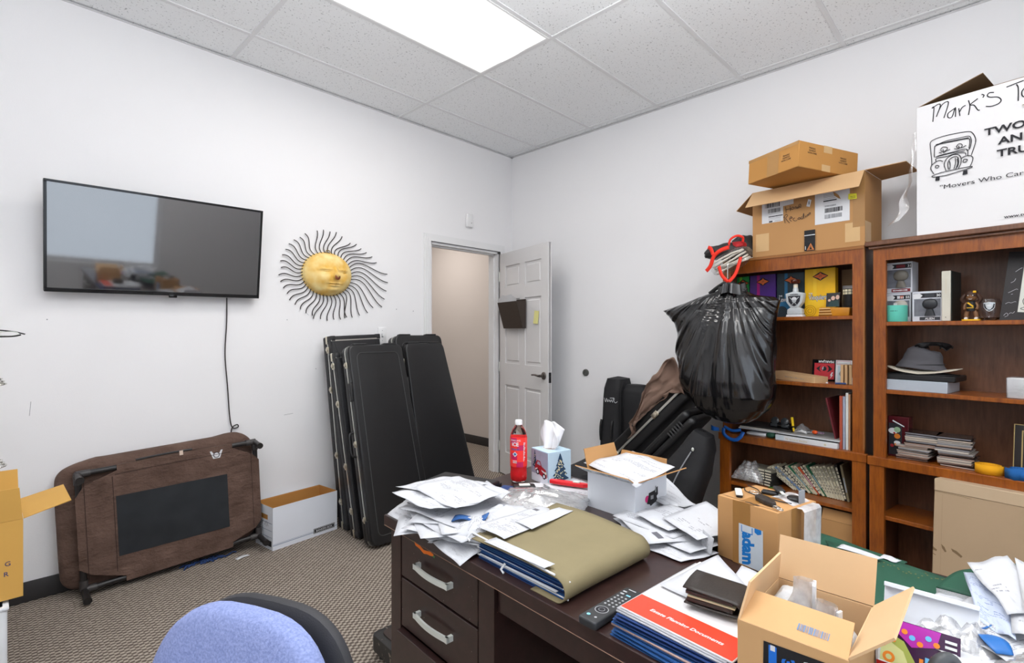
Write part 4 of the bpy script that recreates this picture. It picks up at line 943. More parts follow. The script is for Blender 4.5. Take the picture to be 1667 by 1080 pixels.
HW = [[(0.062,0.534),(0.066,0.601),(0.059,0.599),(0.081,0.61),(0.09,0.601),(0.075,0.553)],[(0.081,0.572),(0.096,0.602),(0.115,0.611),(0.119,0.596),(0.103,0.538)],[(0.147,0.572),(0.131,0.563),(0.118,0.553),(0.119,0.535),(0.133,0.534),(0.145,0.573),(0.145,0.529)],[(0.157,0.565),(0.161,0.528)],[(0.16,0.547),(0.169,0.564),(0.181,0.57)],[(0.191,0.589),(0.196,0.56),(0.191,0.522)],[(0.223,0.585),(0.196,0.566),(0.21,0.56),(0.223,0.534),(0.23,0.531)],[(0.236,0.599),(0.244,0.592),(0.24,0.583)],[(0.277,0.592),(0.262,0.596),(0.255,0.586),(0.264,0.576),(0.289,0.567),(0.3,0.55),(0.291,0.537),(0.268,0.534),(0.25,0.54)],[(0.317,0.6),(0.371,0.608)],[(0.348,0.6),(0.354,0.581),(0.354,0.526)],[(0.371,0.572),(0.365,0.561),(0.366,0.545),(0.373,0.537),(0.383,0.541),(0.385,0.559),(0.377,0.574),(0.371,0.572)],[(0.402,0.563),(0.398,0.546),(0.407,0.532),(0.415,0.545),(0.409,0.563),(0.402,0.563)],[(0.431,0.596),(0.433,0.525)],[(0.455,0.55),(0.446,0.551),(0.455,0.532),(0.446,0.525)]]
TRK = [[(0.058,0.328),(0.058,0.352),(0.053,0.413),(0.053,0.437),(0.066,0.448),(0.101,0.453),(0.146,0.452),(0.19,0.447),(0.205,0.436),(0.214,0.414),(0.216,0.394),(0.21,0.367),(0.201,0.336)],[(0.068,0.363),(0.069,0.408),(0.075,0.418),(0.112,0.428),(0.157,0.427),(0.19,0.426),(0.199,0.416),(0.201,0.395),(0.195,0.366),(0.184,0.363)],[(0.069,0.414),(0.089,0.42),(0.135,0.418),(0.188,0.415),(0.196,0.403),(0.193,0.369)],[(0.073,0.422),(0.112,0.422),(0.157,0.42),(0.193,0.418)],[(0.072,0.362),(0.089,0.367),(0.135,0.369),(0.184,0.369),(0.189,0.339)],[(0.08,0.364),(0.112,0.365),(0.149,0.365),(0.179,0.362)],[(0.075,0.341),(0.076,0.356),(0.112,0.355),(0.149,0.359),(0.179,0.353),(0.182,0.341)],[(0.112,0.288),(0.105,0.316),(0.11,0.338),(0.124,0.352),(0.144,0.356),(0.16,0.347),(0.166,0.328),(0.164,0.306),(0.155,0.285)],[(0.121,0.291),(0.118,0.318),(0.124,0.337),(0.14,0.346),(0.153,0.341),(0.157,0.325),(0.155,0.302),(0.146,0.288)],[(0.124,0.331),(0.127,0.31),(0.125,0.29)],[(0.145,0.34),(0.146,0.316),(0.14,0.289)],[(0.152,0.335),(0.154,0.314),(0.149,0.293)],[(0.1,0.335),(0.087,0.343),(0.071,0.338),(0.059,0.328),(0.055,0.311),(0.067,0.284)],[(0.166,0.33),(0.179,0.337),(0.197,0.335),(0.207,0.323),(0.204,0.304),(0.197,0.286)],[(0.072,0.317),(0.076,0.323),(0.085,0.318),(0.081,0.31),(0.074,0.312),(0.072,0.317)],[(0.172,0.315),(0.177,0.324),(0.188,0.319),(0.183,0.311),(0.175,0.311),(0.172,0.315)],[(0.059,0.276),(0.078,0.282),(0.112,0.285),(0.157,0.286),(0.199,0.285),(0.201,0.28),(0.157,0.273),(0.112,0.267),(0.066,0.27),(0.059,0.276)],[(0.092,0.393),(0.101,0.402),(0.116,0.395),(0.113,0.384),(0.099,0.381),(0.092,0.39)],[(0.149,0.389),(0.157,0.4),(0.169,0.394),(0.167,0.381),(0.155,0.382),(0.149,0.389)],[(0.101,0.392),(0.103,0.375),(0.112,0.381),(0.127,0.384)],[(0.096,0.374),(0.086,0.381)],[(0.157,0.391),(0.159,0.379),(0.149,0.379),(0.141,0.382)],[(0.159,0.381),(0.171,0.38),(0.184,0.385)]]
WHL = [[(0.074,0.268),(0.089,0.267),(0.088,0.248),(0.072,0.25)],[(0.174,0.273),(0.188,0.274),(0.189,0.254),(0.171,0.253)]]
HR = [[(0.192,0.274),(0.196,0.238)],[(0.217,0.273),(0.219,0.244)],[(0.194,0.255),(0.221,0.258)],[(0.227,0.263),(0.223,0.253),(0.233,0.252),(0.238,0.261),(0.227,0.265)],[(0.244,0.25),(0.246,0.263),(0.252,0.26),(0.254,0.25),(0.259,0.261),(0.263,0.25)],[(0.265,0.262),(0.275,0.262),(0.273,0.273),(0.265,0.27),(0.267,0.255),(0.278,0.257)],[(0.186,0.217),(0.19,0.179)],[(0.182,0.211),(0.194,0.228),(0.204,0.22),(0.194,0.205),(0.215,0.175)],[(0.217,0.201),(0.229,0.203),(0.221,0.211),(0.215,0.197),(0.225,0.183)],[(0.244,0.201),(0.233,0.194),(0.244,0.182),(0.256,0.186)],[(0.263,0.197),(0.259,0.19),(0.269,0.188),(0.271,0.196),(0.263,0.199)],[(0.282,0.202),(0.275,0.193),(0.284,0.188),(0.29,0.219),(0.291,0.188)],[(0.299,0.203),(0.301,0.193)],[(0.306,0.196),(0.31,0.207),(0.315,0.202),(0.317,0.212),(0.325,0.215),(0.321,0.203)]]
# ================================================================ BOOKCASES
a6, a9 = radians(6), radians(9.7)
LCM = frame((3.20+.80*sin(a6), .527+.80*cos(a6), 0), (-sin(a6), -cos(a6), 0), (cos(a6), -sin(a6), 0))
RCM = frame((3.18, .512, 0), (-sin(a9), -cos(a9), 0), (cos(a9), -sin(a9), 0))
def bookcase(label, M_, shelves, crown, slab=.70):
    c = thing('bookcase', label, 'bookcase', M_)
    W_, D_ = .80, .29
    def p(nm, mt, *bx, bev=0):
        b = B()
        for q in bx: b.box(*q, bev=bev, seg=1)
        return b.build(nm, mt, c, flat=True)
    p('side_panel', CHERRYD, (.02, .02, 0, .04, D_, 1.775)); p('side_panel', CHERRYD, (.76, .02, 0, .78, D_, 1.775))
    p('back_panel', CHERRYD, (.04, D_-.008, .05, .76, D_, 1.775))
    p('upper_stile', CHERRY, (.018, 0, slab, .072, .02, 1.775)); p('upper_stile', CHERRY, (.736, 0, slab, .79, .02, 1.775))
    p('header_rail', CHERRY, (.072, .001, 1.70, .736, .019, 1.775))
    p('lower_stile', CHERRY, (.005, -.012, 0, .068, .012, slab-.04)); p('lower_stile', CHERRY, (.738, -.012, 0, .80, .012, slab-.04))
    p('middle_deck', CHERRY, (-.004, -.018, slab-.045, .806, .012, slab), (.04, .012, slab-.02, .76, D_-.008, slab-.0), bev=.003)
    for z in shelves: p('shelf', CHERRY, (.0405, .006, z-.02, .7595, D_-.008, z), bev=.002)
    p('bottom_panel', CHERRY, (.0405, .0, .04, .7595, D_-.008, .07)); p('kick_rail', CHERRY, (.068, -.008, 0, .738, .010, .07))
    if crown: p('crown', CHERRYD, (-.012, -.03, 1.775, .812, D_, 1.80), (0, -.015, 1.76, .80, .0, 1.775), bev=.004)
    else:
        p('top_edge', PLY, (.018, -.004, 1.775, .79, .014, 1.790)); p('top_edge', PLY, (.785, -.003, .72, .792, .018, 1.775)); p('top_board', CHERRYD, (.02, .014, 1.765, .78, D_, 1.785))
    return c
bookcase('left cherry wood bookcase, partly hidden by the hanging black plastic bag', LCM, (1.425, 1.05, .395), False)
bookcase('right cherry wood bookcase under the white moving carton, cut off by the right edge', RCM, (1.388, 1.045, .405), True)
def put(M_, x, y, z, rz=0): return M_ @ T(x, y, z) @ R('Z', rz)
def bxo(name, label, cat, m, w_, d, h, mt, bev=.001, group=None, parts=()):
    if parts:
        t = thing(name, label, cat, m, group); b = B(); b.box(0, 0, 0, w_, d, h, bev, 1); b.build(parts, mt, t); return t
    b = B(); b.box(0, 0, 0, w_, d, h, bev, 1); return tag(b.build(name, mt, None, m), label, cat, group)
# ---------------- cartons on top of the left case
W_, D_, H_ = .585, .285, .392
bc = carton('open_carton', 'large open brown carton lettered Home Recording on top of the left bookcase', 'box', put(LCM, .208, .0, 1.7915), W_, D_, H_, KRAFT, KRAFTL, {'f': (138, .14, .0), 'r': (88, .17, .02), 'l': (128, .14, .02)})
YS = mat('yellow_sticker', hexc('e6e03c'), .6); GT = mat('glossy_black_tape', (.015, .015, .017), .25); TL = mat('tape_light', hexc('cfab7a'), .3)
def pr(b):
    b.rect(.02, .031, .097, .136, 4); b.rect(.494, .026, .563, .127, 4); b.rect(.462, .14, .50, .33, 5); b.rect(.53, .1, .5845, .39, 5)
    b.poly([(.056, .36), (.056, .195), (.178, .195), (.178, .28), (.235, .284), (.235, .36)], 0); b.rect(.347, .142, .516, .36, 0)
    barcode(b, .075, .285, .085, .028, 1, 18, 1); barcode(b, .092, .252, .07, .024, 1, 22, 2); b.rect(.095, .228, .176, .233, 1)
    for y in (.245, .222, .217, .210): b.rect(.095, y, .165, y+.0015, 2)
    b.rect(.098, .197, .118, .205, 1); b.rect(.13, .20, .165, .203, 2)
    b.rect(.39, .262, .455, .268, 1)
    for y in (.275, .285, .293, .301, .33): b.rect(.39, y, .45, y+.002, 2)
    barcode(b, .397, .232, .055, .009, 2, 30, 3); barcode(b, .397, .20, .085, .024, 1, 26, 4); barcode(b, .397, .168, .085, .022, 2, 26, 5)
    b.poly([(.438, .31), (.45, .30), (.465, .285), (.475, .262), (.462, .27), (.444, .287)], 5)
    for s_ in HR: b.stroke(sp2(s_), .0028, 1)
    b.poly([(.304, .255), (.322, .248), (.331, .285), (.314, .294)], 0); b.rect(.315, .262, .322, .28, 2)
    b.poly([(.511, .282), (.549, .277), (.55, .249), (.511, .252)], 6)
    for y in (.256, .263): b.rect(.52, y, .545, y+.002, 1)
    b.rect(.294, .002, .350, .118, 3); b.rect(.294, .088, .350, .092, 0); b.poly([(.307, .006), (.345, .006), (.327, .045)], 7); b.poly([(.313, .009), (.339, .009), (.327, .036)], 3)
    b.stroke([(.318, .01), (.327, .03), (.336, .01)], .004, 7); b.rect(.299, .010, .302, .03, 0)
decal(bc, FR(W_, D_, H_), [PWHITE, INK, GREY, GT, TL, mat('tape_brown', hexc('a57c4c'), .35), YS, mat('tape_orange', hexc('c9793c'), .5)], pr)
decal(bc, RF(W_, D_, H_), [TL], lambda b: b.rect(.0, .02, .10, .13, 0))
# smaller sealed carton askew on the open one
W_, D_, H_ = .35, .42, .138
m = frame((3.126, 1.096, 2.206), (-.46, -.88, .0), (.867, -.46, -.055))
sb = thing('sealed_carton', 'smaller sealed brown carton set askew on top of the large open carton', 'box', m)
b = B(); b.box(0, 0, 0, W_, D_, H_, .003, 1); b.build('carton_body', mat('kraft_orange', hexc('c08a48'), .75, var=.06, vs=5), sb)
frg = lambda b, x, y: [b.text(t, x, y-.013*i, .0085, 0, align='c', bold=.01) for i, t in enumerate(('FRAGILE', 'HANDLE', 'WITH CARE'))]
decal(sb, FR(W_, D_, H_), [INK, TAPE], lambda b: (b.rect(.14, .0, .22, .138, 1), b.rect(.0, .12, .35, .138, 1), frg(b, .27, .08)))
decal(sb, RF(W_, D_, H_), [INK, TAPE, TL], lambda b: (b.rect(.17, .10, .23, .138, 2), b.rect(.16, .0, .22, .035, 2), frg(b, .09, .105), frg(b, .31, .085)))
# white moving carton on the right case
W_, D_, H_ = .62, .285, .622
wc = carton('moving_carton', 'big white moving carton with a truck drawing on top of the right bookcase', 'box', put(RCM, .20, -.0, 1.8015), W_, D_, H_, mat('moving_white', hexc('e4e3e4'), .65, var=.01), KRAFTD, {'l': (-72, .25, .01), 'k': (-8, .10, .16), 'r': (60, .15)})
def pr(b):
    for s_ in HW: b.stroke(sp2(s_), .0042, 0)
    for s_ in TRK: b.stroke(sp2(s_, 4), .0032, 0)
    for s_ in WHL: b.poly(s_, 0)
    b.text('TWO MEN', .246, .409, .031, 0, bold=.025, sx=1.25); b.text('AND A', .392, .348, .031, 0, bold=.025, sx=1.25, align='c') if False else b.text('AND A', .292, .357, .031, 0, bold=.025, sx=1.25)
    b.text('TRUCK', .287, .303, .031, 0, bold=.025, sx=1.25); b.text('"Movers Who Care."', .088, .205, .020, 0, bold=.0, sx=1.35); b.text('www.twomenandatruck.com', .31, .030, .013, 0, bold=.02, sx=1.2)
    b.rect(.366, .497, .42, .508, 1); b.marks(.368, .500, .045, .005, 0, 9)
decal(wc, FR(W_, D_, H_), [INK, mat('sticker_cream', (.7, .68, .64), .6)], pr)
def film(u, v):
    return (-.012-.05*v*v-.02*noise.noise(Vector((u*3, v*9, 1))), .03+.06*u+.02*sin(v*9), .50-.44*v+.01*sin(u*7))
b = B(); b.grid(6, 24, lambda u, v: (-.004-.055*v*v*(1+.3*sin(v*20))-(.014+.04*v*v)*u, .004+.02*u*v+.008*sin(9*v+3*u), .52-.43*v-.02*u), uv=False); b.build('loose_tape', CLEAR, wc)
# ---------------- left case, top shelf: four upright boxes with guitar pictures
z0 = 1.4255
def pedal_box(label, x, w_, h, c1, c2, txt, y=.13, gx=None, tx=.012):
    m = put(LCM, x, y, z0); nm = txt or 'plain'
    t = thing('gift_box', label, 'box', m, None)
    b = B(); b.box(0, 0, 0, w_, .045, h, .001, 1); b.build('box_body', mat(label[:12]+'_body', c1, .35, var=.12, vs=18), t)
    gx = gx or w_*.34
    def pr(b):
        b.rect(gx-.009, h*.36, gx+.009, h-.001, 0)
        b.poly([(gx-.05, h*.22), (gx-.055, h*.30), (gx-.045, h*.40), (gx-.02, h*.37), (gx-.01, h*.40), (gx+.01, h*.40), (gx+.02, h*.37), (gx+.045, h*.42), (gx+.05, h*.30), (gx+.045, h*.22), (gx, h*.17)], 0)
        cx, cy = w_*.52, h*.84; b.poly([(cx-.042, cy), (cx, cy-.026), (cx+.042, cy), (cx, cy+.026)], 2); b.poly([(cx-.036, cy), (cx-.008, cy-.012), (cx, cy-.022), (cx+.008, cy-.012), (cx+.036, cy), (cx+.008, cy+.012), (cx, cy+.022), (cx-.008, cy+.012)], 1)
        b.stroke([(cx-.006, cy-.006), (cx-.002, cy+.005)], .002, 2); b.stroke([(cx+.003, cy-.004), (cx+.005, cy+.007)], .002, 2)
        for r_ in (.034, .024, .013): b.disc(.028, .035, r_, 4); b.disc(.028, .035, r_-.004, 5)
        if txt:
            b.text('THE', tx, h*.475, .008, 3, bold=.03); b.text(txt, tx, h*.40-.012, .03, 2, bold=.045, sx=.62); b.text(txt, tx, h*.40-.012, .03, 3, bold=.005, sx=.62)
    decal(t, FR(w_, .045, h), [mat(label[:12]+'_pic', c2, .4), mat('emblem_orange', hexc('d8682a'), .4), INK, PWHITE, mat(label[:12]+'_ring', sc(c1, .6), .5), mat(label[:12]+'_ring2', c1, .5)], pr, 'cover_print')
    return t
gb = pedal_box('green slim gift box furthest left on the top shelf, behind the red ribbon loop', .045, .078, .268, hexc('2e9a48'), hexc('7ac43a'), '')
pedal_box('purple slim gift box with a magenta guitar picture on the top shelf', .130, .158, .270, hexc('4d2a7c'), hexc('a81a78'), '')
pedal_box('dark blue slim gift box with a blue guitar picture behind the shield-shaped bottle', .296, .157, .268, hexc('26363f'), hexc('2a6a92'), 'Leve')
pedal_box('yellow slim gift box with tonal guitar picture on the top shelf', .456, .160, .278, hexc('eeb90e'), hexc('f3c527'), 'Vinquierr', y=.125, tx=.022)
# shield-shaped bottle
sbt = thing('shield_bottle', 'glass shield-shaped liquor bottle with a round brown stopper on the top shelf', 'bottle', put(LCM, .425, .075, z0))
GLS = mat('frosted_glass', (.80, .85, .87), .15, var=.15, vs=40, trans=.35, ior=1.3, bump=.2, bs=60)
b = B(); b.M = T(0, 0, 0) @ UPX; b.prism(rpoly([(-.047, 0), (.047, 0), (.044, .014), (-.044, .014)], .003), -.022, .022, bev=.002); b.build('bottle_base', PWHITE, sbt)
b = B(); b.M = UPX; b.prism(rpoly([(-.042, .016), (.042, .016), (.040, .045), (.018, .058), (-.018, .058), (-.040, .045)], .006), -.02, .02, bev=.004); b.prism(rpoly([(-.050, .138), (-.044, .085), (-.018, .05), (.018, .05), (.044, .085), (.050, .138), (.0, .150)], .006), -.022, .022, bev=.005); b.build('bottle_body', GLS, sbt)
b = B(); b.lathe([(.016, .145), (.014, .165), (.0125, .168), (.0125, .172)], 20); b.build('bottle_neck', GLS, sbt); b = B(); b.lathe([(0, .160), (.0115, .160), (.0115, .192), (0, .192)], 18); b.build('cork', mat('cork', (.75, .68, .55), .8), sbt)
b = B(); b.lathe([(0, .19), (.012, .191), (.022, .197), (.026, .208), (.022, .219), (0, .223)], 24); b.build('stopper', mat('stopper_brown', hexc('4a1f14'), .15, var=.1), sbt)
SHM = [INK, mat('shield_silver', (.55, .58, .60), .3, .5), PWHITE]
def shield(b, s=1, cx=0, cy=0):
    P_ = lambda pts: [(cx+x*s, cy+y*s) for x, y in pts]
    b.poly(P_([(-.040, .036), (-.036, -.008), (-.018, -.034), (0, -.043), (.018, -.034), (.036, -.008), (.040, .036), (0, .042)]), 1)
    b.poly(P_([(-.036, .026), (-.032, -.008), (-.016, -.030), (0, -.038), (.016, -.030), (.032, -.008), (.036, .026)]), 0); b.stroke(P_([(-.026, .018), (.014, -.028)]), .004*s, 1); b.stroke(P_([(.026, .018), (-.014, -.028)]), .004*s, 1)
    b.disc(cx, cy-.001*s, .013*s, 1, .016*s); b.poly(P_([(-.015, .003), (-.013, .015), (0, .020), (.013, .015), (.015, .003)]), 2)
decal(sbt, frame((0, -.0225, .098), (1, 0, 0), (0, 0, 1)), SHM, lambda b: (shield(b, .95), b.text('RAIDERS', 0, .028, .008, 0, align='c', bold=.03)), 'emblem')
# carved box, photo card, dark cup, slab case, cardboard
wb = thing('carved_box', 'yellow-brown wooden box with a striped woven end on the top shelf', 'box', put(LCM, .553, .055, z0, 0))
b = B(); b.M = UPX; b.prism(rpoly([(0, 0), (.150, 0), (.156, .045), (.008, .050)], .006), -.07, 0, bev=.003); b.build('box_body', mat('honey_wood', hexc('c58218'), .4, var=.12, vs=20), wb)
def pr(b):
    for k in range(6): b.poly([(.001+.0008*k, .004+.0075*k), (.070-.002*k, .004+.0075*k), (.069-.002*k, .0075+.0075*k), (.001+.0008*k, .0075+.0075*k)], k % 2)
decal(wb, FR(1, 1, 1), [mat('stripe_dark', hexc('3a1f14'), .7), mat('stripe_cream', hexc('d8b98a'), .7)], pr, 'woven_stripes')
pc = thing('photo_card', 'small square dark photo card of three faces leaning on the wooden box', 'photo', put(LCM, .592, .052, z0+.052) @ R('X', -8))
b = B(); b.box(0, 0, 0, .066, .002, .078); b.build('card', BLK, pc, flat=True)
SKIN = mat('printed_skin', hexc('caa796'), .6)
decal(pc, FR(1, 1, 1), [SKIN, mat('print_teal', hexc('1d3a3a'), .6), GREY], lambda b: (b.poly([(.01, .0), (.02, .03), (.06, .036), (.066, 0)], 1), b.disc(.034, .048, .010, 0, .012), b.disc(.056, .052, .009, 0, .013), b.disc(.016, .036, .007, 0)), 'picture')
cu = thing('dark_mug', 'black mug with pale window pattern against the right side of the top shelf', 'mug', put(LCM, .696, .105, z0+.05))
b = B(); b.lathe([(0, 0), (.034, 0), (.036, .004), (.036, .098), (.033, .098), (.033, .006), (0, .006)], 32); b.build('mug_body', BLK, cu)
def cyl(b, r, x0, x1, y0, y1, mi, n=6):
    z = b.up(); f = lambda x, y: ((r+.0004+z)*sin(x/r), -(r+.0004+z)*cos(x/r), y)
    for i in range(n): a_, c_ = x0+(x1-x0)*i/n, x0+(x1-x0)*(i+1)/n; b.f([b.v(f(*p)) for p in ((a_, y0), (c_, y0), (c_, y1), (a_, y1))], mi)
decal(cu, I4, [mat('mug_cream', hexc('e0d8b8'), .5)], lambda b: [cyl(b, .036, -.034+.017*i, -.020+.017*i, .068+.015*j, .080+.015*j, 0, 2) for i in range(4) for j in range(2)], 'window_print')
bxo('cardboard_sheet', 'plain brown cardboard upright at the back right of the top shelf', 'cardboard', put(LCM, .618, .22, z0), .135, .03, .27, KRAFTD)
dc = thing('display_case', 'clear display slab with a grey card behind the black mug', 'display case', put(LCM, .632, .185, z0))
b = B(); b.box(0, 0, 0, .10, .012, .175, .002, 1); b.build('case_shell', mat('acrylic', (.85, .86, .9), .1, var=0, trans=.6, ior=1.2), dc); b = B(); b.box(.012, -.0012, .012, .09, -.0004, .155); b.build('card_insert', GREY, dc, flat=True)
# ---------------- left case, second shelf
z0 = 1.0505
lb_ = thing('long_box', 'long slim kraft box lying askew on the second shelf beside the black bag', 'box', put(LCM, .27, .115, z0+.004, -21) @ R('Y', 3))
b = B(); b.box(0, 0, 0, .30, .10, .045, .001, 1); b.build('box_body', KRAFTL, lb_); decal(lb_, FR(.3, .1, .045), [GREY], lambda b: b.text('Find it. Pack it. Ship it. Get it.', .10, .020, .008, 0, bold=.005), 'printing')
cdm = put(LCM, .470, .19, z0) @ R('X', -6)
cdj = thing('cd_case', 'black disc case with a red band and upside-down lettering on the second shelf', 'disc case', cdm)
b = B(); b.box(0, 0, 0, .135, .012, .125, .001, 1); b.build('case_shell', BLKG, cdj)
bolt = lambda x, y, s: [(x, y+.02*s), (x-.010*s, y-.002*s), (x-.002*s, y-.001*s), (x-.010*s, y-.022*s), (x+.008*s, y+.003*s), (x, y+.003*s), (x+.008*s, y+.02*s)]
decal(cdj, FR(1, 1, 1), [mat('cover_red', hexc('c8323c'), .4), INK, PWHITE], lambda b: (b.rect(.012, .03, .118, .104, 0), b.poly([(.022, .072), (.045, .090), (.065, .096), (.09, .09), (.108, .072), (.09, .056), (.065, .048), (.042, .055)], 1), b.disc(.064, .072, .024, 0), b.disc(.064, .072, .013, 1), b.poly([(.03, .03), (.118, .03), (.118, .012), (.07, .010)], 0),
    b.poly(bolt(.058, .072, .6), 2), b.poly(bolt(.105, .035, .9), 2), b.text('PEARLJAM', .116, .119, .012, 2, bold=.05, rot=180, sx=1.1)), 'cover_print')
gs = thing('graded_card', 'clear graded card holder with a red-edged label on the second shelf', 'card', put(LCM, .610, .135, z0) @ R('X', -6))
b = B(); b.box(0, 0, 0, .082, .006, .128, .003, 2); b.build('holder', mat('holder_clear', (.75, .77, .82), .15, var=0), gs)
decal(gs, FR(1, 1, 1), [PWHITE, mat('label_rim', hexc('c04a4a'), .5), mat('card_blue', hexc('bcd0da'), .5), GREY], lambda b: (b.rect(.006, .102, .076, .124, 1), b.rect(.008, .104, .074, .122, 0), b.rect(.01, .108, .06, .110, 3), b.rect(.008, .008, .074, .098, 0), b.rect(.012, .012, .070, .094, 2), b.poly([(.018, .05), (.03, .075), (.05, .085), (.06, .05), (.05, .02), (.035, .025)], 3)), 'card_print')
for i, x in enumerate((.657, .677, .698)):
    bxo('tan_book', ('leftmost', 'middle', 'rightmost')[i]+' of the three small tan books at the right end of the second shelf', 'book', put(LCM, x, .075, z0), .013, .09, .105, KRAFTL)
bxo('white_box', 'tiny white box standing behind the right stile on the second shelf', 'box', put(LCM, .722, .04, z0), .012, .03, .04, PWHITE)
b = B(); b.tube([(0, 0, .005), (.05, .004, .006)], .005, 8); tag(b.build('pen', NAVY, None, put(LCM, .645, .03, z0, 8)), 'short dark blue pen cap lying on the second shelf in front of the card holder', 'pen')
b = B(); b.lathe([(0, 0), (.006, .001), (.006, .006), (0, .008)], 12); tag(b.build('pill_bead', PWHITE, None, put(LCM, .60, .045, z0)), 'tiny white bead on the second shelf beside the disc case', 'bead')
# ---------------- left case, middle deck
z0 = .7005
bxo('white_plate', 'white rounded dish edge under the magazines beside the blue strap', 'dish', put(LCM, .155, .02, z0), .12, .12, .02, PWHITE, .008)
bk = thing('thick_book', 'thick white hardback lying flat on the middle deck under the lollipop', 'book', put(LCM, .335, .012, z0, -2))
b = B(); b.box(0, 0, 0, .33, .20, .030, .002, 1); b.build('cover', PWHITE, bk); decal(bk, FR(1, 1, 1), [mat('foil', (.6, .55, .4), .4), mat('spine_blue', hexc('c9d6de'), .5)], lambda b: (b.rect(.002, .001, .05, .029, 1), b.marks(.06, .010, .12, .008, 0, 16, 5), b.disc(.27, .014, .006, 0)), 'spine_print')
for i in range(3): bxo('magazine', ('dark spined magazine on the white hardback', 'white magazine on top of the hardback pile', 'grey magazine under the lollipop')[i], 'magazine', put(LCM, .342+.004*i, .02, z0+.0305+.0062*i, -2+i), .325, .2, .006, (BLK, PWHITE, mat('mag_grey', (.3, .29, .28), .5))[i])
for i in range(3): bxo('magazine', ('white magazine at the bottom of the left pile on the middle deck', 'cream magazine in the middle of the left pile', 'black magazine under the dark goggles')[i], 'magazine', put(LCM, .105+.006*i, .03+.004*i, z0+.032+.0085*i, 3-2*i), .30, .2, .008, (PWHITE, mat('mag_cream', (.75, .73, .66), .5), mat('mag_black', (.03, .03, .03), .5, var=.3))[i])
bxo('pencil_tin', 'small green-lidded container between the two magazine piles', 'tin', put(LCM, .275, .02, z0), .05, .05, .03, GREEN, .01)
gg = thing('goggles', 'dark goggles with grey lenses on the black magazine', 'goggles', put(LCM, .33, .10, z0+.058))
b = B(); b.box(-.06, -.02, 0, .06, .03, .032, .012, 3); b.build('goggle_frame', BLKG, gg)
for s_ in (-1, 1):
    b = B(T(.028*s_, -.012, .042) @ R('X', 70)); b.lathe([(0, .006), (.018, .004), (.023, 0), (.022, -.012), (0, -.014)], 20); b.build('lens', mat('lens_grey', (.04, .045, .05), .12), gg)
    b = B(); b.box(min(.012*s_, .052*s_), -.022, .006, max(.012*s_, .052*s_), -.018, .024, .002); b.build('side_window', MATS['lens_grey'], gg)
b = B(); b.tube([(0, 0, 0), (.006, 0, -.05)], .007, 8); b.tube([(.0075, 0, -.06), (.016, 0, -.10)], .006, 8); mk = b.build('marker', mat('marker_yellow', hexc('f0c81c'), .4), None, put(LCM, .412, .055, z0+.136)); tag(mk, 'yellow and black marker leaning against the goggles', 'marker')
crumple('plastic_bag', 'small clear plastic bag beside the goggles on the middle deck', tuple(put(LCM, .455, .09, z0+.050).translation), .10, .08, .035, CLEAR, 33, 0, 14, cat='bag')
lp = thing('lollipop', 'orange lollipop with a crumpled wrapper on the grey magazine', 'lollipop', put(LCM, .53, .07, z0+.052))
b = B(T(0, 0, .012)); b.grid(14, 10, lambda u, v: (.016*cos(2*pi*u)*sin(pi*v), .012*sin(2*pi*u)*sin(pi*v), .011*cos(pi*v)), uv=False, wrap=True); b.build('candy', mat('candy_orange', hexc('e85a22'), .2), lp); b = B(); b.tube([(-.012, 0, .010), (-.05, 0, .006)], .002, 6); b.build('stick', PWHITE, lp)
b = B(); b.grid(8, 6, lambda u, v: (.012+.035*u, -.012+.024*v, .006+.010*abs(sin(9*u+4*v))), uv=False); b.build('wrapper', mat('wrapper_lilac', hexc('c5a3c5'), .3), lp)
lm_ = thing('leaning_magazine', 'glossy magazine with a red and teal cover leaning on the upright books', 'magazine', put(LCM, .652, .035, z0) @ R('Y', -12))
b = B(); b.box(0, 0, 0, .007, .21, .275); b.build('magazine_body', mat('mag_red', hexc('6e2a30'), .3, var=.4, vs=9), lm_, flat=True); b = B(); b.M = frame((-.0006, .21, 0), (0, -1, 0), (0, 0, 1)); b.poly([(0, 0), (.21, 0), (.21, .17), (.1, .2), (0, .15)]); b.build('cover_print', mat('mag_teal', hexc('3f8f95'), .3), lm_)
for i, (x, w_, h, c_) in enumerate(((.668, .014, .288, 'b0523c'), (.684, .012, .287, '9fa6b8'), (.698, .012, .308, 'd6d6d2'), (.711, .009, .300, 'b98d6a'))):
    bxo('slim_book', ('slim white book with a red foot, first upright beside the leaning magazine', 'slim bluish-grey book upright on the middle deck', 'tallest slim white book upright on the middle deck', 'slim tan book upright against the right stile')[i], 'book', put(LCM, x, .022, z0), w_, .21, h, mat('sl_%d' % i, hexc(c_), .5, var=.2, vs=25))
# ---------------- left case, lower shelf
z0 = .3955
crumple('snack_bag', 'clear crinkled plastic bag with foil at the left of the lower shelf', tuple(put(LCM, .15, .10, z0+.02).translation), .19, .17, .09, clear('crinkle', .3, white=.3, bs=40), 41, -96, 22, cat='bag', amp=.02, fr_=14)
SPC = [hexc(c) for c in ('d9d3ba', 'cfc8ab', 'dcd8c4', '6b8fbc', 'd2ccb0', '1d1c1c', '262321', 'd6d0b8', '1f6b4a', 'd0caae', 'd8d2b8', 'c04818', '2a2626', 'd7d1b5', '1c6040', 'dad5bd', 'd5cfb4', 'd9d4bc', 'd2ccb2', 'd6d1b9', 'd3cdb1', 'd8d3bb', '221f1e', '8f8468')]
SPM = [mat('spine_cream', hexc('dad5be'), .6, var=.06), mat('spine_grey', hexc('8b8778'), .6, var=.2, vs=60), mat('spine_dark', hexc('22201f'), .6)]
nb = 24
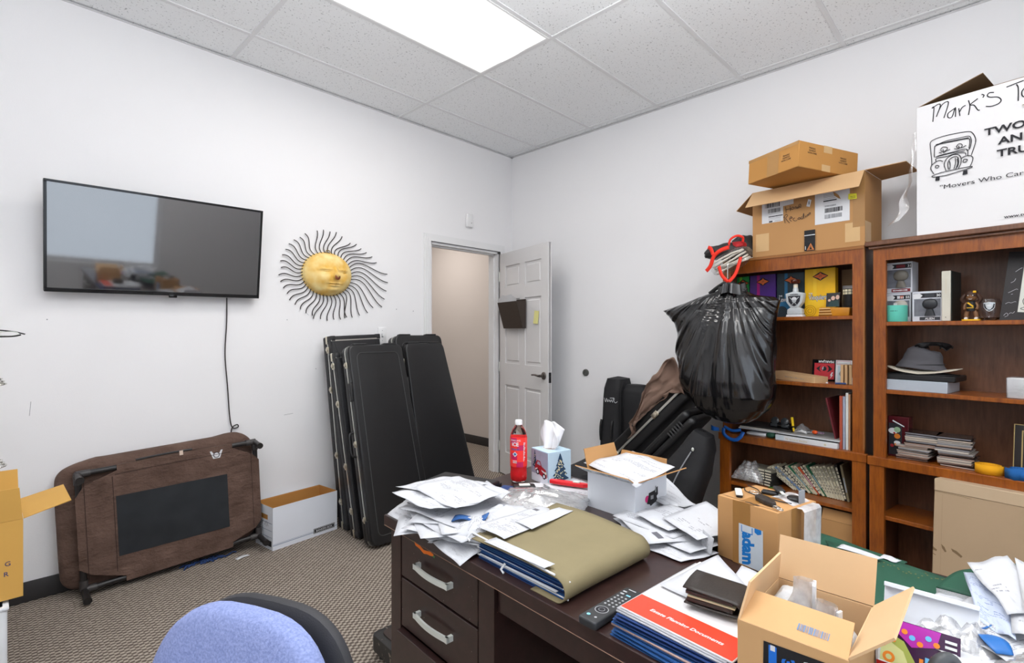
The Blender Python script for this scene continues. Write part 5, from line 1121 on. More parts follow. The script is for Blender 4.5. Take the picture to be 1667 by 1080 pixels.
for i in range(nb):
    u = i/(nb-1); x = .405+.285*u; ang = 46*(1-u)**.75+11; h = .178+.012*rnd.random()
    if i > 21: h = .2
    c_ = SPC[i]; pale = sum(c_) > .9
    m = put(LCM, x, .11+.006*rnd.random(), z0+.012*sin(radians(ang))) @ R('Y', -ang)
    lab = {3: 'sky blue paperback in the leaning row on the lower shelf', 8: 'green paperback left of the orange one in the leaning row', 11: 'orange-red paperback in the leaning row on the lower shelf', 14: 'green paperback right of the orange one in the leaning row', 23: 'brown book at the far right end of the leaning row'}.get(i)
    lab = lab or ('cream-spined pocket paperback in the leaning row on the lower shelf' if pale else 'black-spined pocket paperback in the leaning row on the lower shelf')
    t = thing('paperback', lab, 'book', m, 'cream paperbacks in the leaning row' if pale and i not in (3,) else ('black paperbacks in the leaning row' if i in (5, 6, 12, 22) else None))
    b = B(); b.box(-.0118, 0, 0, 0, .11, h, .0006, 1); b.build('book_body', mat('bk%02d' % i, c_, .55, var=.05), t)
    r_ = random.Random(i)
    def pr(b):
        y = .012
        if pale:
            for q in range(3): b.rect(.002, h-.03-.026*q, .0098, h-.010-.026*q, 1)
            for q in range(r_.randint(2, 5)): b.rect(.003, .03+.018*q, .0088, .042+.018*q, 1)
        elif i in (5, 6, 12, 22):
            while y < h-.01: d = r_.uniform(.01, .02); b.rect(.0015, y, .0105, y+d, 0); y += d+.005
        else: b.rect(.004, .05, .008, .13, 3)
    decal(t, frame((-.0118, -.0005, 0), (1, 0, 0), (0, 0, 1)), SPM+[mat('spine_yellow', hexc('c9c23c') if i in (8, 14) else hexc('2d2a28') if i == 11 else hexc('a8bcd4'), .6)], pr, 'spine_print')
for i in range(6):
    m = put(LCM, .115+.005*rnd.random(), .085+.01*rnd.random(), z0+.0005+.0165*i, -8+rnd.uniform(-3, 3))
    t = thing('paperback', 'pocket paperback lying flat in the pile beside the crinkled bag' if i < 5 else 'topmost paperback of the flat pile with a green and grey cover', 'book', m, 'flat pile of paperbacks' if i < 5 else None)
    b = B(); b.box(0, 0, 0, .18, .11, .016, .0008, 1); b.build('book_body', SPM[2] if i < 5 else SPM[1], t)
    decal(t, FR(1, 1, 1), SPM, lambda b: [b.rect(.006+.043*k, .0025+.001*(k % 2), .006+.043*k+.037, .0125, 0) for k in range(4)], 'spine_print')
bxo('green_card', 'small bright green card under the flat pile of paperbacks', 'card', put(LCM, .28, .05, z0), .06, .06, .002, mat('card_green', hexc('4a9a3a'), .5))
# ---------------- left case, lowest compartment
carton('open_carton', 'plain open brown carton in the lowest compartment of the left bookcase', 'box', put(LCM, .575, .035, .0705), .155, .22, .225, KRAFT, KRAFTD, {'f': (-14, .06), 'l': (32, .06, .01), 'k': (-10, .05)})
# ================================================================ RIGHT BOOKCASE CONTENTS
z0 = 1.3885
def figure_box(label, x, y, z, w_, h, kind, title, num, col):
    t = thing('figure_box', label, 'box', put(RCM, x, y, z))
    D_ = .09; b = B(); b.box(0, 0, 0, w_, D_, h, .001, 1); b.build('box_body', mat('figbox', hexc('c9ccd4'), .4, var=.06), t)
    def pr(b):
        b.rect(.004, h-.032, w_-.004, h-.010, 1); b.rect(.05, h-.028, w_-.03, h-.014, col); (b.text('IT', .062, h-.027, .013, 6, bold=.05) if num == '55' else None); b.text(num, w_-.006, h-.027, .012, 0, align='r', bold=.03)
        b.poly([(.004, h-.036), (.004, h-.012), (.03, h-.010), (.042, h-.020), (.03, h-.036)], 0)
        b.rect(.008, .026, w_-.006, h-.038, 2); b.rect(.03, .006, w_-.008, .022, col); (b.text(title, (w_+.022)/2, .009, .010, 0, align='c', bold=.03) if title else b.marks(.036, .010, w_-.055, .008, 0, 9, 3))
    decal(t, FR(w_, D_, h), [PWHITE, INK, mat('window_grey', hexc('6d7078'), .15, var=.5, vs=30), mat('print_maroon', hexc('7a1c28'), .5), mat('print_darkgreen', hexc('2c5a3c'), .5), mat('print_dusk', hexc('34363c'), .5), mat('print_rust', hexc('c0522c'), .5)], pr, 'box_print')
    # plain seated figure behind the window, without features
    b = B(T(w_*.60, -.002, .028)); FG = mat('figure_'+kind, {'grey': hexc('6e6a62'), 'dark': hexc('303236'), 'pale': hexc('b8b2a8')}[kind], .4)
    k = min(1, h/.16)
    b.grid(20, 12, lambda u, v: (.033*k*cos(2*pi*u)*sin(pi*v)**.8, -.012*abs(sin(pi*v))*(sin(2*pi*u) > 0)*abs(sin(2*pi*u)), .062*k+.028*k*cos(pi*v)), uv=False, wrap=True)
    b.grid(14, 8, lambda u, v: ((.014+.010*v)*k*cos(2*pi*u), -.010*max(0, sin(2*pi*u)), .034*k*(1-v)), uv=False, wrap=True); b.build('toy_figure', FG, t)
figure_box('upper collectible figure box with a maroon title strip, stacked at the left', .036, .10, z0+.1475, .118, .158, 'grey', '', '31', 3)
figure_box('lower collectible figure box behind the turquoise tin', .040, .10, z0, .108, .1465, 'pale', '', '55', 0)
figure_box('collectible figure box with a dark figure beside the turquoise tin', .162, .07, z0, .118, .148, 'dark', 'ALIEN', '30', 5)
tn = thing('round_tin', 'round turquoise tin behind the left stile of the upper right shelf', 'tin', put(RCM, .098, .062, z0))
b = B(); b.lathe([(0, 0), (.044, 0), (.046, .003), (.046, .082), (.043, .083), (.043, .004), (0, .004)], 40); b.build('tin_body', mat('turquoise', hexc('5fc4b0'), .4, var=.04), tn)
b = B(); b.box(-.008, -.012, .078, .006, -.008, .094); b.build('white_tab', PWHITE, tn, flat=True)
decal(tn, I4, [INK], lambda b: b.marks(-.012, .052, .034, .004, 0, 12, 4, fn=lambda x, y, z: ((.0464+z)*sin(x/.0464), -(.0464+z)*cos(x/.0464), y)), 'lettering')
bk = thing('upright_book', 'thick cream-spined book standing between figure box and bobblehead', 'book', put(RCM, .283, .045, z0))
b = B(); b.box(0, 0, 0, .034, .16, .238, .002, 1); b.build('book_cover', mat('book_cream', hexc('cdc9bb'), .6, var=.04), bk); b = B(); b.box(.0342, .004, .001, .037, .158, .237); b.build('dark_cover', mat('book_darkgreen', hexc('1c2320'), .4), bk)
decal(bk, frame((0, -.0006, 0), (1, 0, 0), (0, 0, 1)), [mat('foil', (.6, .55, .4), .4), INK], lambda b: (b.stroke([(.017, .20), (.017, .13)], .002, 0), b.disc(.016, .018, .002, 1)), 'spine_print')
# bobblehead figurine: generic athlete with long hair
bh = thing('bobblehead', 'small bobblehead figurine in black and yellow sportswear on the shelf', 'figurine', put(RCM, .386, .07, z0))
SKB, HAIR, YEL = mat('figurine_skin', hexc('7a5638'), .5), mat('figurine_hair', hexc('3c2214'), .6), mat('figurine_yellow', hexc('e8b51c'), .4)
b = B(); b.prism(rpoly([(-.032, -.022), (.032, -.022), (.032, .022), (-.032, .022)], .01), 0, .007); b.build('base', YEL, bh)
b = B(); b.tube(spline([(-.018, 0, .012), (-.017, 0, .03), (-.010, 0, .05)]), [.008]*4+[.009]*9, 10); b.tube(spline([(.018, 0, .012), (.017, 0, .03), (.010, 0, .05)]), [.008]*4+[.009]*9, 10); b.build('legs', SKB, bh)
for s_ in (-1, 1):
    b = B(); b.tube([(.018*s_, -.012, .010), (.018*s_, .004, .013), (.018*s_, .006, .022)], [.006, .008, .008], 10); b.build('shoe', PWHITE, bh)
    b = B(); b.tube(spline([(.014*s_, 0, .084), (.021*s_, -.002, .074), (.023*s_, -.006, .062), (.020*s_, -.012, .052)]), .0055, 8); b.build('arm', SKB, bh)
b = B(); b.tube([(0, 0, .044), (0, 0, .056), (0, 0, .088), (0, 0, .094)], [.017, .019, .016, .006], 14); b.build('jersey', BLK, bh); decal(bh, frame((0, -.0195, .06), (1, 0, 0), (0, 0, 1)), [YEL, PWHITE], lambda b: (b.poly([(-.012, .022), (-.006, .026), (.012, .008), (.010, .002)], 0), b.rect(-.012, -.002, .012, .001, 0)), 'sash')
hd_ = lambda rx, ry, rz, cz: (lambda u, v: (rx*cos(2*pi*u)*sin(pi*v), ry*sin(2*pi*u)*sin(pi*v), cz+rz*cos(pi*v)))
b = B(); b.grid(24, 14, hd_(.020, .019, .024, .114), uv=False, wrap=True)
for v in b.bm.verts:
    x, y, z = v.co; g = math.exp(-(x/.004)**2-((z-.111)/.006)**2)*(y < 0); v.co.y -= .005*g
    v.co.y += .0025*math.exp(-((abs(x)-.008)/.004)**2-((z-.117)/.003)**2)*(y < 0)
b.build('head', SKB, bh)
for s_ in (-1, 1): b = B(T(.008*s_, -.0165, .117)); b.grid(8, 6, hd_(.003, .002, .0022, 0), uv=False, wrap=True); b.build('eye', PWHITE, bh)
b = B(); b.tube(spline([(-.006, -.0175, .101), (0, -.0188, .0995), (.006, -.0175, .101)]), .0012, 6); b.build('mouth', PWHITE, bh)
b = B(); b.grid(24, 12, lambda u, v: (.025*cos(2*pi*u)*sin(pi*v*.62), .004+.023*sin(2*pi*u)*sin(pi*v*.62), .120+.024*cos(pi*v*.62)), uv=False, wrap=True); b.tube(spline([(-.02, .004, .124), (-.029, .0, .110), (-.033, .0, .098), (-.026, .002, .086)]), .0085, 8); b.tube(spline([(.02, .004, .124), (.029, .0, .110), (.033, .0, .098), (.026, .002, .086)]), .0085, 8); b.build('hair', HAIR, bh)
b = B(); b.box(.008, -.016, .128, .020, -.010, .138, .002); b.build('hair_band', YEL, bh)
wg = thing('wine_glass', 'stemless clear glass printed with a small dark shield emblem on the shelf', 'glass', put(RCM, .447, .085, z0))
b = B(); b.lathe([(0, .002), (.022, 0), (.034, .010), (.042, .035), (.042, .06), (.036, .088), (.033, .098), (.0318, .098), (.0345, .088), (.0405, .06), (.0405, .036), (.032, .013), (0, .008)], 40); b.build('glass_bowl', mat('clear_glass', (.93, .93, .95), .03, var=0, trans=1, ior=1.3), wg)
gf = lambda x, y, z: ((.0425+z)*sin(x/.0425), -(.0425+z)*cos(x/.0425), y)
def pr(b):
    old = b.v
    def v(p): q = gf(p[0]+.006, p[1]+.062, p[2]*7); return B.v(b, q)
    b.v = v; shield(b, .5); b.v = old
decal(wg, I4, SHM, pr, 'emblem')
# big signed frame, leaning back
fm = put(RCM, .484, .055, z0) @ R('X', -9) @ R('Y', 4.5)
ff = thing('signed_frame', 'large black signed mat with cream drawing leaning on the upper right shelf', 'picture frame', fm)
b = B(); b.box(0, 0, 0, .262, .012, .312); b.build('mat_board', mat('mat_black', hexc('1d191b'), .5, var=.2, vs=60), ff, flat=True)
b = B(); b.box(.055, -.003, .040, .25, -.0002, .25); b.build('drawing_sheet', mat('sheet_cream', hexc('cfd0c8'), .6), ff, flat=True)
decal(ff, frame((.055, -.0034, .04), (1, 0, 0), (0, 0, 1)), [INK], lambda b: [b.stroke(sp2(s_), .0022, 0) for s_ in ([(.022, .205), (.018, .17), (.026, .14), (.014, .11), (.022, .08), (.012, .05), (.020, .025), (.008, .015), (.03, .008), (.06, .012), (.1, .008), (.16, .01)], [(.03, .2), (.024, .165), (.032, .14), (.020, .11), (.028, .08), (.018, .05), (.026, .03)], [(.05, .08), (.035, .09), (.04, .06), (.06, .06), (.055, .08), (.075, .09), (.09, .06)], [(.05, .15), (.045, .13), (.06, .125), (.06, .145), (.05, .15)], [(.045, .11), (.055, .11)], [(.1, .17), (.12, .15), (.11, .12), (.13, .10)], [(.04, .04), (.07, .035), (.1, .045)])], 'ink_drawing')
decal(ff, frame((0, -.0008, 0), (1, 0, 0), (0, 0, 1)), [GREY, mat('silver_ink', (.5, .48, .52), .5)], lambda b: [b.stroke(sp2(s_), .0014, 1) for s_ in ([(.012, .022), (.02, .034), (.026, .024), (.016, .016)], [(.028, .03), (.034, .036), (.04, .034), (.046, .042)], [(.012, .075), (.022, .082), (.03, .08), (.042, .086), (.046, .084)], [(.016, .125), (.026, .132), (.04, .142), (.046, .14)], [(.026, .118), (.032, .12)], [(.02, .17), (.03, .178), (.034, .19)], [(.03, .22), (.042, .232), (.05, .238)], [(.082, .03), (.086, .02), (.092, .026), (.09, .01)], [(.13, .03), (.15, .02), (.17, .028)])], 'signatures')
# second shelf
z0 = 1.0455
wbk = thing('thick_book', 'very thick white book block lying flat on the second shelf of the right bookcase', 'book', put(RCM, .045, .025, z0))
b = B(); b.box(0, 0, 0, .265, .20, .052, .001, 1); b.build('page_block', mat('page_edges', hexc('b9c2cc'), .7, var=.04), wbk)
decal(wbk, FR(1, 1, 1), [GREY], lambda b: [b.rect(.003, .004+.0048*k, .262, .0046+.0048*k) for k in range(10)], 'page_lines')
bxo('black_book', 'flat black book between the white book block and the cream hat brim', 'book', put(RCM, .048, .03, z0+.0525), .29, .19, .028, BLK, .004)
ht = thing('brimmed_hat', 'cream brimmed cap with a dark band lying on the black book', 'hat', put(RCM, .195, .115, z0+.0815))
def brim(u, v):
    a = 2*pi*u; r_ = .3+.7*v; return (.150*r_*cos(a), .085*r_*sin(a)*.98, .018+.016*abs(cos(a))**3*v-.014*v*(1-abs(cos(a))))
b = B(); b.grid(40, 6, brim, uv=False, wrap=True); b.build('cream_brim', mat('brim_cream', hexc('c9c2b2'), .85), ht, thick=.003)
b = B(); b.grid(40, 5, lambda u, v: (.142*(.6+.4*v)*cos(2*pi*u), .078*(.6+.4*v)*sin(2*pi*u), .008-.006*v), uv=False, wrap=True); b.build('dark_underbrim', BLK, ht, thick=.003)
bu = thing('bucket_hat', 'dark grey bucket hat piled on top of the cream brimmed cap', 'hat', put(RCM, .190, .12, z0+.103))
HG = mat('hat_grey', hexc('525156'), .9, var=.1, bump=.4, bs=400)
def hat(u, v):
    a = 2*pi*u; P_ = [(1.0, .0), (.86, .022), (.74, .045), (.70, .075), (.60, .100), (.35, .112), (0, .115)]; k = v*6; i = min(int(k), 5); t = k-i
    r_ = P_[i][0]*(1-t)+P_[i+1][0]*t; z = P_[i][1]*(1-t)+P_[i+1][1]*t
    n_ = noise.noise(Vector((cos(a)*1.3, sin(a)*1.3, v*3)))
    return ((.108*r_)*cos(a)*(1+.06*n_)+.012*v-.004, .066*r_*sin(a), z*(1-.12*cos(a)*v)*.92+.006*n_+.012*max(0, cos(a+2.6))*(1-v))
b = B(); b.grid(44, 18, hat, uv=False, wrap=True); b.build('crown_and_brim', HG, bu, thick=.002)
b = B(); b.tube([(.090*cos(2*pi*k/30), .0555*sin(2*pi*k/30), .026+.004*cos(2*pi*k/30)) for k in range(31)], .0015, 5, cap=False); b.build('stitching', BLK, bu)
b = B(); b.grid(20, 8, lambda u, v: ((.02+.05*v)*cos(pi*u*1.1)+.035, (.02+.03*v)*sin(2*pi*u)+.01, .098+.026*sin(pi*u)+.008*sin(9*v)), uv=False); tag(b.build('folded_hat', BLK, None, put(RCM, .20, .12, z0+.108), thick=.003), 'black folded cap tucked into the top of the grey bucket hat', 'hat')
sb_ = bxo('small_white_box', 'small white box in clear wrap at the right end of the second shelf', 'box', put(RCM, .512, .035, z0), .11, .08, .088, PWHITE, .003, parts='box_body')
b = B(); b.box(-.003, -.003, 0, .113, .083, .092, .006, 2); b.build('clear_wrap', CLEAR, sb_)
# middle deck
z0 = .7005
fb = thing('printed_box', 'dark maroon printed box standing against the left stile of the right bookcase', 'box', put(RCM, .058, .075, z0))
b = B(); b.box(0, 0, 0, .088, .06, .205, .002, 1); b.build('box_body', mat('box_maroon', hexc('4a161c'), .2, var=.3, vs=12), fb)
decal(fb, FR(1, 1, 1), [PWHITE, mat('blob_orange', hexc('d07a2a'), .4), mat('blob_red', hexc('9c2428'), .4), mat('blob_green', hexc('8fae8a'), .4), INK], lambda b: (b.rect(.004, .01, .06, .17, 4), b.disc(.022, .13, .020, 0, .015), b.disc(.040, .138, .014, 3), b.disc(.040, .105, .013, 1), b.disc(.040, .072, .014, 0, .010), b.disc(.034, .062, .006, 1), b.disc(.018, .055, .008, 2), b.disc(.028, .12, .005, 2), b.poly([(.02, .18), (.07, .155), (.07, .160), (.022, .186)], 0)), 'picture')
CDE = [mat('cd_edge%d' % i, hexc(c_), .35, var=.15, vs=30) for i, c_ in enumerate(('b9a79a', 'd6cfc6', '7c6258', 'a58a7c', '8c8b90', 'cdbfae'))]
proto = None
def cdstack(x, n, lab_, grp, seed):
    r_ = random.Random(seed); z = z0+.0005
    for i in range(n):
        dx = (-.018 if i < n*.45 else .010)*(1 if seed == 1 else -.3)+r_.uniform(-.007, .007)
        m = put(RCM, x+dx, .03+r_.uniform(0, .01), z, 4+r_.uniform(-5, 5)); last = i == n-1
        t = thing('disc_case', lab_ if not last else 'topmost disc case of the '+('left' if seed == 1 else 'right')+' stack with a shiny dark cover', 'disc case', m, grp if not last else None)
        b = B(); b.box(0, 0, .001, .124, .125, .0062, .0006, 1); b.build('paper_insert', CDE[r_.randrange(6)], t)
        b = B(); b.box(-.001, -.001, .0062, .127, .126, .0095, .0006, 1); b.build('case_lid', mat('cd_lid_dark', hexc('2e2624'), .1, var=.3) if last or i % 4 == 0 else mat('cd_lid', hexc('a9a39d'), .15), t)
        z += .0100
cdstack(.128, 14, 'disc case in the left stack on the middle deck of the right bookcase', 'left stack of disc cases', 1)
cdstack(.268, 14, 'disc case in the right stack on the middle deck of the right bookcase', 'right stack of disc cases', 2)
def belt(name, label, m, mt, r0, h, turns=4.5, sx=1.25, tail=None):
    b = B(); n = int(turns*24)
    pts = [((r0*.22+(r0*.78)*k/n)*cos(2*pi*k/24)*sx, (r0*.22+(r0*.78)*k/n)*sin(2*pi*k/24)) for k in range(n+1)]
    if tail: pts += tail
    V = []
    for k, (x, y) in enumerate(pts): V.append((b.v((x, y, 0)), b.v((x, y, h))))
    for p, q in zip(V, V[1:]): b.f((p[0], q[0], q[1], p[1]))
    return tag(b.build(name, mt, None, m, thick=.0028), label, 'belt')
belt('yellow_belt', 'rolled yellow martial-arts belt on the middle deck of the right bookcase', put(RCM, .452, .040, z0), mat('belt_yellow', hexc('e8a30c'), .85, bump=.3, bs=300), .040, .040, 5)
belt('blue_belt', 'rolled blue belt at the right end of the middle deck', put(RCM, .565, .030, z0), mat('belt_blue', hexc('1d62a8'), .85, bump=.3, bs=300), .038, .045, 4, 1.2, [(-.02, -.05), (-.055, -.02)])
pf = thing('picture_frame', 'dark picture frame with gold edging behind the blue belt', 'picture frame', put(RCM, .52, .10, z0) @ R('X', -8))
for (q, mt, nm) in (((0, 0, 0, .20, .015, .225), mat('frame_dark', hexc('1d1614'), .3), 'frame_moulding'),):
    b = B(); b.box(*q); b.build(nm, mt, pf, flat=True)
GOLD = mat('gold_edge', hexc('b8a06a'), .35, .6)
for (a_, c_) in ((0, .003), (.026, .0045)):
    b = B()
    for q in ((a_, a_, .2-a_, a_+c_), (a_, .225-a_-c_, .2-a_, .225-a_), (a_, a_, a_+c_, .225-a_), (.2-a_-c_, a_, .2-a_, .225-a_)): b.box(q[0], -.003, q[1], q[2], 0, q[3])
    b.build('gold_edge', GOLD, pf, flat=True)
b = B(); b.box(.045, -.0015, .045, .155, 0, .18); b.build('picture', mat('pic_paleblue', hexc('b9c9d4'), .5), pf, flat=True)
# flat carton leaning against the lower half
fc = thing('flat_carton', 'tall flat tan carton leaning against the lower half of the right bookcase', 'box', put(RCM, .292, -.155, 0) @ R('X', -5.5))
FT = mat('tan_card', hexc('b39a7c'), .85, var=.05, vs=4, bump=.1, bs=80)
b = B(); b.box(0, 0, 0, .72, .075, .665, .003, 1); b.build('carton_body', FT, fc); b = B(); b.box(-.001, -.003, .612, .721, .078, .668, .004, 1); b.build('carton_lid', mat('tan_card_light', hexc('c3ab8d'), .8, var=.04), fc)
def pr(b):
    b.stroke([(0, .61), (.1, .608), (.13, .605)], .0016, 0); b.poly([(.03, .38), (.042, .37), (.05, .352), (.044, .348), (.034, .362)], 0); b.poly([(.065, .372), (.085, .366), (.105, .35), (.10, .342), (.085, .352), (.07, .360)], 0)
    b.poly([(.001, .36), (.016, .35), (.014, .342), (.001, .346)], 0); b.stroke([(.001, .33), (.012, .325)], .003, 0); b.stroke([(.03, .01), (.03, .60)], .001, 1)
decal(fc, FR(1, 1, 1), [mat('torn_card', hexc('7d664a'), .9), mat('crease_card', hexc('a38a6d'), .9)], pr, 'tears')
# ================================================================ BLACK BAG, TOTE, GIG BAGS
ROWS = [(1.612, .12, .18, .012), (1.60, .105, .205, .02), (1.578, .04, .24, .03), (1.553, -.05, .30, .045), (1.535, -.11, .405, .055), (1.51, -.19, .435, .065), (1.475, -.315, .425, .07), (1.44, -.265, .418, .085), (1.40, -.215, .412, .10), (1.33, -.19, .408, .118), (1.2, -.20, .408, .14), (1.05, -.175, .412, .155), (.96, -.125, .40, .155), (.89, -.06, .365, .14), (.84, .005, .31, .115), (.81, .06, .26, .08), (.797, .12, .20, .04), (.794, .155, .165, .01)]
def bagfn(u, v):
    k = v*(len(ROWS)-1); i = min(int(k), len(ROWS)-2); t = k-i
    z, xl, xr, d = [ROWS[i][j]*(1-t)+ROWS[i+1][j]*t for j in range(4)]
    a = 2*pi*u; ca, sa = cos(a), sin(a); e = .75
    x = (xl+xr)/2+(xr-xl)/2*abs(ca)**e*(1 if ca > 0 else -1); s_ = abs(sa)**.85*(1 if sa > 0 else -1)
    y = -.165+d*s_*(1-.25*abs(ca)**4)
    th_ = atan2(x-.15, 1.72-z); r_ = sqrt((x-.15)**2+(1.72-z)**2)
    w1 = noise.noise(Vector((th_*9, r_*1.1, 3))); w2 = noise.noise(Vector((th_*17, r_*1.3, 7))); w3 = noise.noise(Vector((x*8, z*6, y*8)))
    w4 = noise.noise(Vector((x*20, z*14, 5))); low = max(0, min(1, (1.15-z)/.3))
    ridge = 1-2*sqrt(w2*w2+.012)
    amp = min(1, d/.06)*min(1, max(.1, (1.60-z)/.12))
    y += -(.024*w1+.010*ridge*(1-.6*low)+.0065*noise.noise(Vector((th_*24, r_*.6, 2)))+.020*w3*low+.005*w4*low)*amp*(1 if sa < 0 else -.5)
    x += .008*w3*amp; z += .004*w3
    return (x, y, z)
bag = thing('bin_bag', 'large shiny black plastic bag hung on a hanger from the left bookcase', 'bag', LCM)
b = B(); b.grid(230, 200, bagfn, uv=False, wrap=True); b.build('bag_film', BAGM, bag)
b = B(); b.grid(40, 14, lambda u, v: (.165+(.068+.012*v)*cos(2*pi*u)*(1+.18*sin(u*37)), -.175+(.040+.012*v)*sin(2*pi*u)*(1+.3*sin(u*41)), 1.622-.06*v+.010*sin(u*19)), uv=False, wrap=True); b.build('gathered_neck', BAGM, bag, soft=True)
hg = thing('clothes_hanger', 'black plastic clothes hanger with a metal hook at the neck of the black bag', 'hanger', LCM)
b = B(); b.tube(spline([(.02, -.165, 1.575), (.08, -.165, 1.615), (.135, -.165, 1.636), (.19, -.165, 1.615), (.25, -.165, 1.58)]), .012, 8); b.tube([(.135, -.165, 1.63), (.135, -.165, 1.658)], [.013, .008], 10); b.build('hanger_bar', BLK, hg)
b = B(); b.tube(spline([(.135, -.165, 1.655), (.135, -.165, 1.72), (.135, -.155, 1.76), (.135, -.11, 1.795), (.135, -.05, 1.802), (.135, .0, 1.797)]), .0025, 6); b.build('hook', CHR, hg)
# tote, newspaper and red ribbons on the top left corner
tt = thing('tote_bag', 'black and red tote bag with red ribbon handles on the left bookcase top', 'bag', LCM)
def lump(cx, cy, cz, rx, ry, rz, sd, amp=.25, sq=.8):
    def fn(u, v):
        a, p = 2*pi*u, pi*v; q = Vector((cos(a)*sin(p), sin(a)*sin(p), cos(p))); k = 1+amp*noise.noise(q*1.6+Vector((sd, 0, 0)))+amp*.4*noise.noise(q*4+Vector((0, sd, 0)))
        f = lambda t: abs(t)**sq*(1 if t > 0 else -1)
        return (cx+rx*f(q.x)*k, cy+ry*f(q.y)*k, cz+rz*f(q.z)*k)
    return fn
b = B(); b.grid(36, 20, lump(.055, -.01, 1.842, .125, .13, .048, 2), uv=False, wrap=True); b.build('bag_cloth', mat('tote_black', (.03, .03, .03), .6, var=.3), tt)
b = B(); b.grid(30, 16, lump(.145, .03, 1.87, .06, .09, .068, 6), uv=False, wrap=True); b.build('bag_cloth', MATS['tote_black'], tt)
b = B(); b.grid(24, 12, lump(.135, -.04, 1.868, .055, .06, .026, 9), uv=False, wrap=True); b.build('red_lining', mat('lining_red', hexc('b01c22'), .7), tt)
def ribbon(path, w_, mt, par, name='ribbon_handle', wd=(0, 0, 1), th_=.0012):
    P_ = spline(path, 8); b = B(); V = []
    for i, p in enumerate(P_):
        t = (P_[min(i+1, len(P_)-1)]-P_[max(i-1, 0)]).normalized(); n_ = Vector((0, -1, 0)); s_ = t.cross(n_).normalized()*w_/2
        V.append((b.v(p+s_), b.v(p-s_)))
    for p, q in zip(V, V[1:]): b.f((p[0], q[0], q[1], p[1]))
    return b.build(name, mt, par, thick=th_)
ribbon([(.145, -.17, 1.845), (.10, -.185, 1.83), (.055, -.18, 1.80), (.03, -.175, 1.745), (.0, -.17, 1.715)], .024, RED, tt)
ribbon([(.0, -.15, 1.865), (.03, -.17, 1.85), (.05, -.18, 1.81)], .022, RED, tt)
ribbon([(.115, -.12, 1.855), (.13, -.12, 1.90), (.165, -.11, 1.918), (.195, -.10, 1.905), (.19, -.09, 1.88)], .014, RED, tt)
ribbon([(.095, -.195, 1.735), (.115, -.20, 1.68), (.145, -.20, 1.645), (.165, -.20, 1.64), (.195, -.19, 1.68), (.21, -.18, 1.735), (.212, -.16, 1.78)], .020, RED, tt)
nw = thing('newspaper_bundle', 'folded newspaper in clear wrap hanging over the left bookcase top corner', 'newspaper', LCM @ T(.135, -.115, 1.772) @ R('Y', -21) @ R('X', 18))
for k in range(6):
    b = B(); b.grid(14, 6, lambda u, v: (-.10+.20*u*(1-.02*k), -.045+.07*v+.004*sin(5*u+k), -.035+.0135*k+.007*sin(3*u+k*1.3)+.004*noise.noise(Vector((u*4, v*3, k)))), uv=False); b.build('folded_page', mat('newsprint', hexc('dcd6ca'), .85, var=.1, vs=40), nw, thick=.010)
b = B(); b.grid(30, 12, lump(0, -.01, .0, .115, .06, .055, 4, .18, .6), uv=False, wrap=True); b.build('clear_wrap', clear('news_wrap', .0, white=.03, bs=60), nw)
# blue strap on the deck edge
st_ = thing('blue_strap', 'bright blue shiny strap looped over the deck edge below the black bag', 'strap', LCM)
SB = mat('strap_blue', hexc('1668c8'), .3)
ribbon([(.045, -.04, .735), (.05, -.05, .70), (.085, -.05, .675), (.125, -.05, .672), (.155, -.045, .695), (.165, -.03, .725)], .022, SB, st_, 'strap_loop')
ribbon([(.15, -.03, .735), (.10, -.04, .725), (.05, -.045, .745)], .018, SB, st_, 'strap_loop')
b = B(); b.grid(8, 4, lambda u, v: (-.035+.05*u, -.05-.01*sin(4*u), .71+.035*v*(1-.4*u)), uv=False); b.build('strap_end', SB, st_, thick=.001)

def soft(path, name, mt, par, n=20):
    """closed soft body through rings: (centre, half vector a, half vector b)"""
    b = B(); ns = len(path)
    def fn(u, v):
        k = v*(ns-1); i = min(int(k), ns-2); t = k-i; t = t*t*(3-2*t) if False else t
        c, A_, B_ = [Vector(path[i][j])*(1-t)+Vector(path[i+1][j])*t for j in range(3)]
        a = 2*pi*u; f = lambda x: abs(x)**.55*(1 if x > 0 else -1)
        p = c+A_*f(cos(a))+B_*f(sin(a)); q = noise.noise(p*9)*.006+noise.noise(p*28)*.0025
        return tuple(p+(p-c).normalized()*q) if (p-c).length > 1e-6 else tuple(p)
    b.grid(n*2, (ns-1)*6, fn, uv=False, wrap=True)
    return b.build(name, mt, par)
# upright gig bag against the right wall
g1 = thing('gig_bag', 'upright black nylon gig bag with white script, nearest the open door', 'instrument bag')
soft([((3.43, 2.21, .006), (.01, 0, 0), (0, .01, 0)), ((3.43, 2.21, .01), (.11, 0, 0), (0, .095, 0)), ((3.44, 2.20, .5), (.115, 0, 0), (0, .095, 0)), ((3.455, 2.19, .90), (.11, 0, 0), (0, .085, 0)), ((3.46, 2.19, .975), (.09, 0, 0), (0, .07, 0)), ((3.46, 2.19, .99), (.01, 0, 0), (0, .01, 0))], 'bag_neck_panel', CORD, g1)
soft([((3.46, 2.02, .55), (.01, 0, 0), (0, .01, 0)), ((3.46, 2.02, .56), (.08, 0, 0), (0, .10, 0)), ((3.47, 2.03, .80), (.09, 0, 0), (0, .115, 0)), ((3.47, 2.03, .89), (.08, 0, 0), (0, .11, 0)), ((3.47, 2.04, .935), (.05, 0, 0), (0, .07, 0)), ((3.47, 2.04, .94), (.01, 0, 0), (0, .01, 0))], 'bag_shoulder', CORD, g1)
b = B(); 
for q in ([(3.318, 2.29, .55), (3.316, 2.285, .60), (3.318, 2.28, .64)], [(3.314, 2.19, .53), (3.310, 2.185, .59), (3.314, 2.18, .63)]): b.tube(q, .012, 8)
b.bm.free()
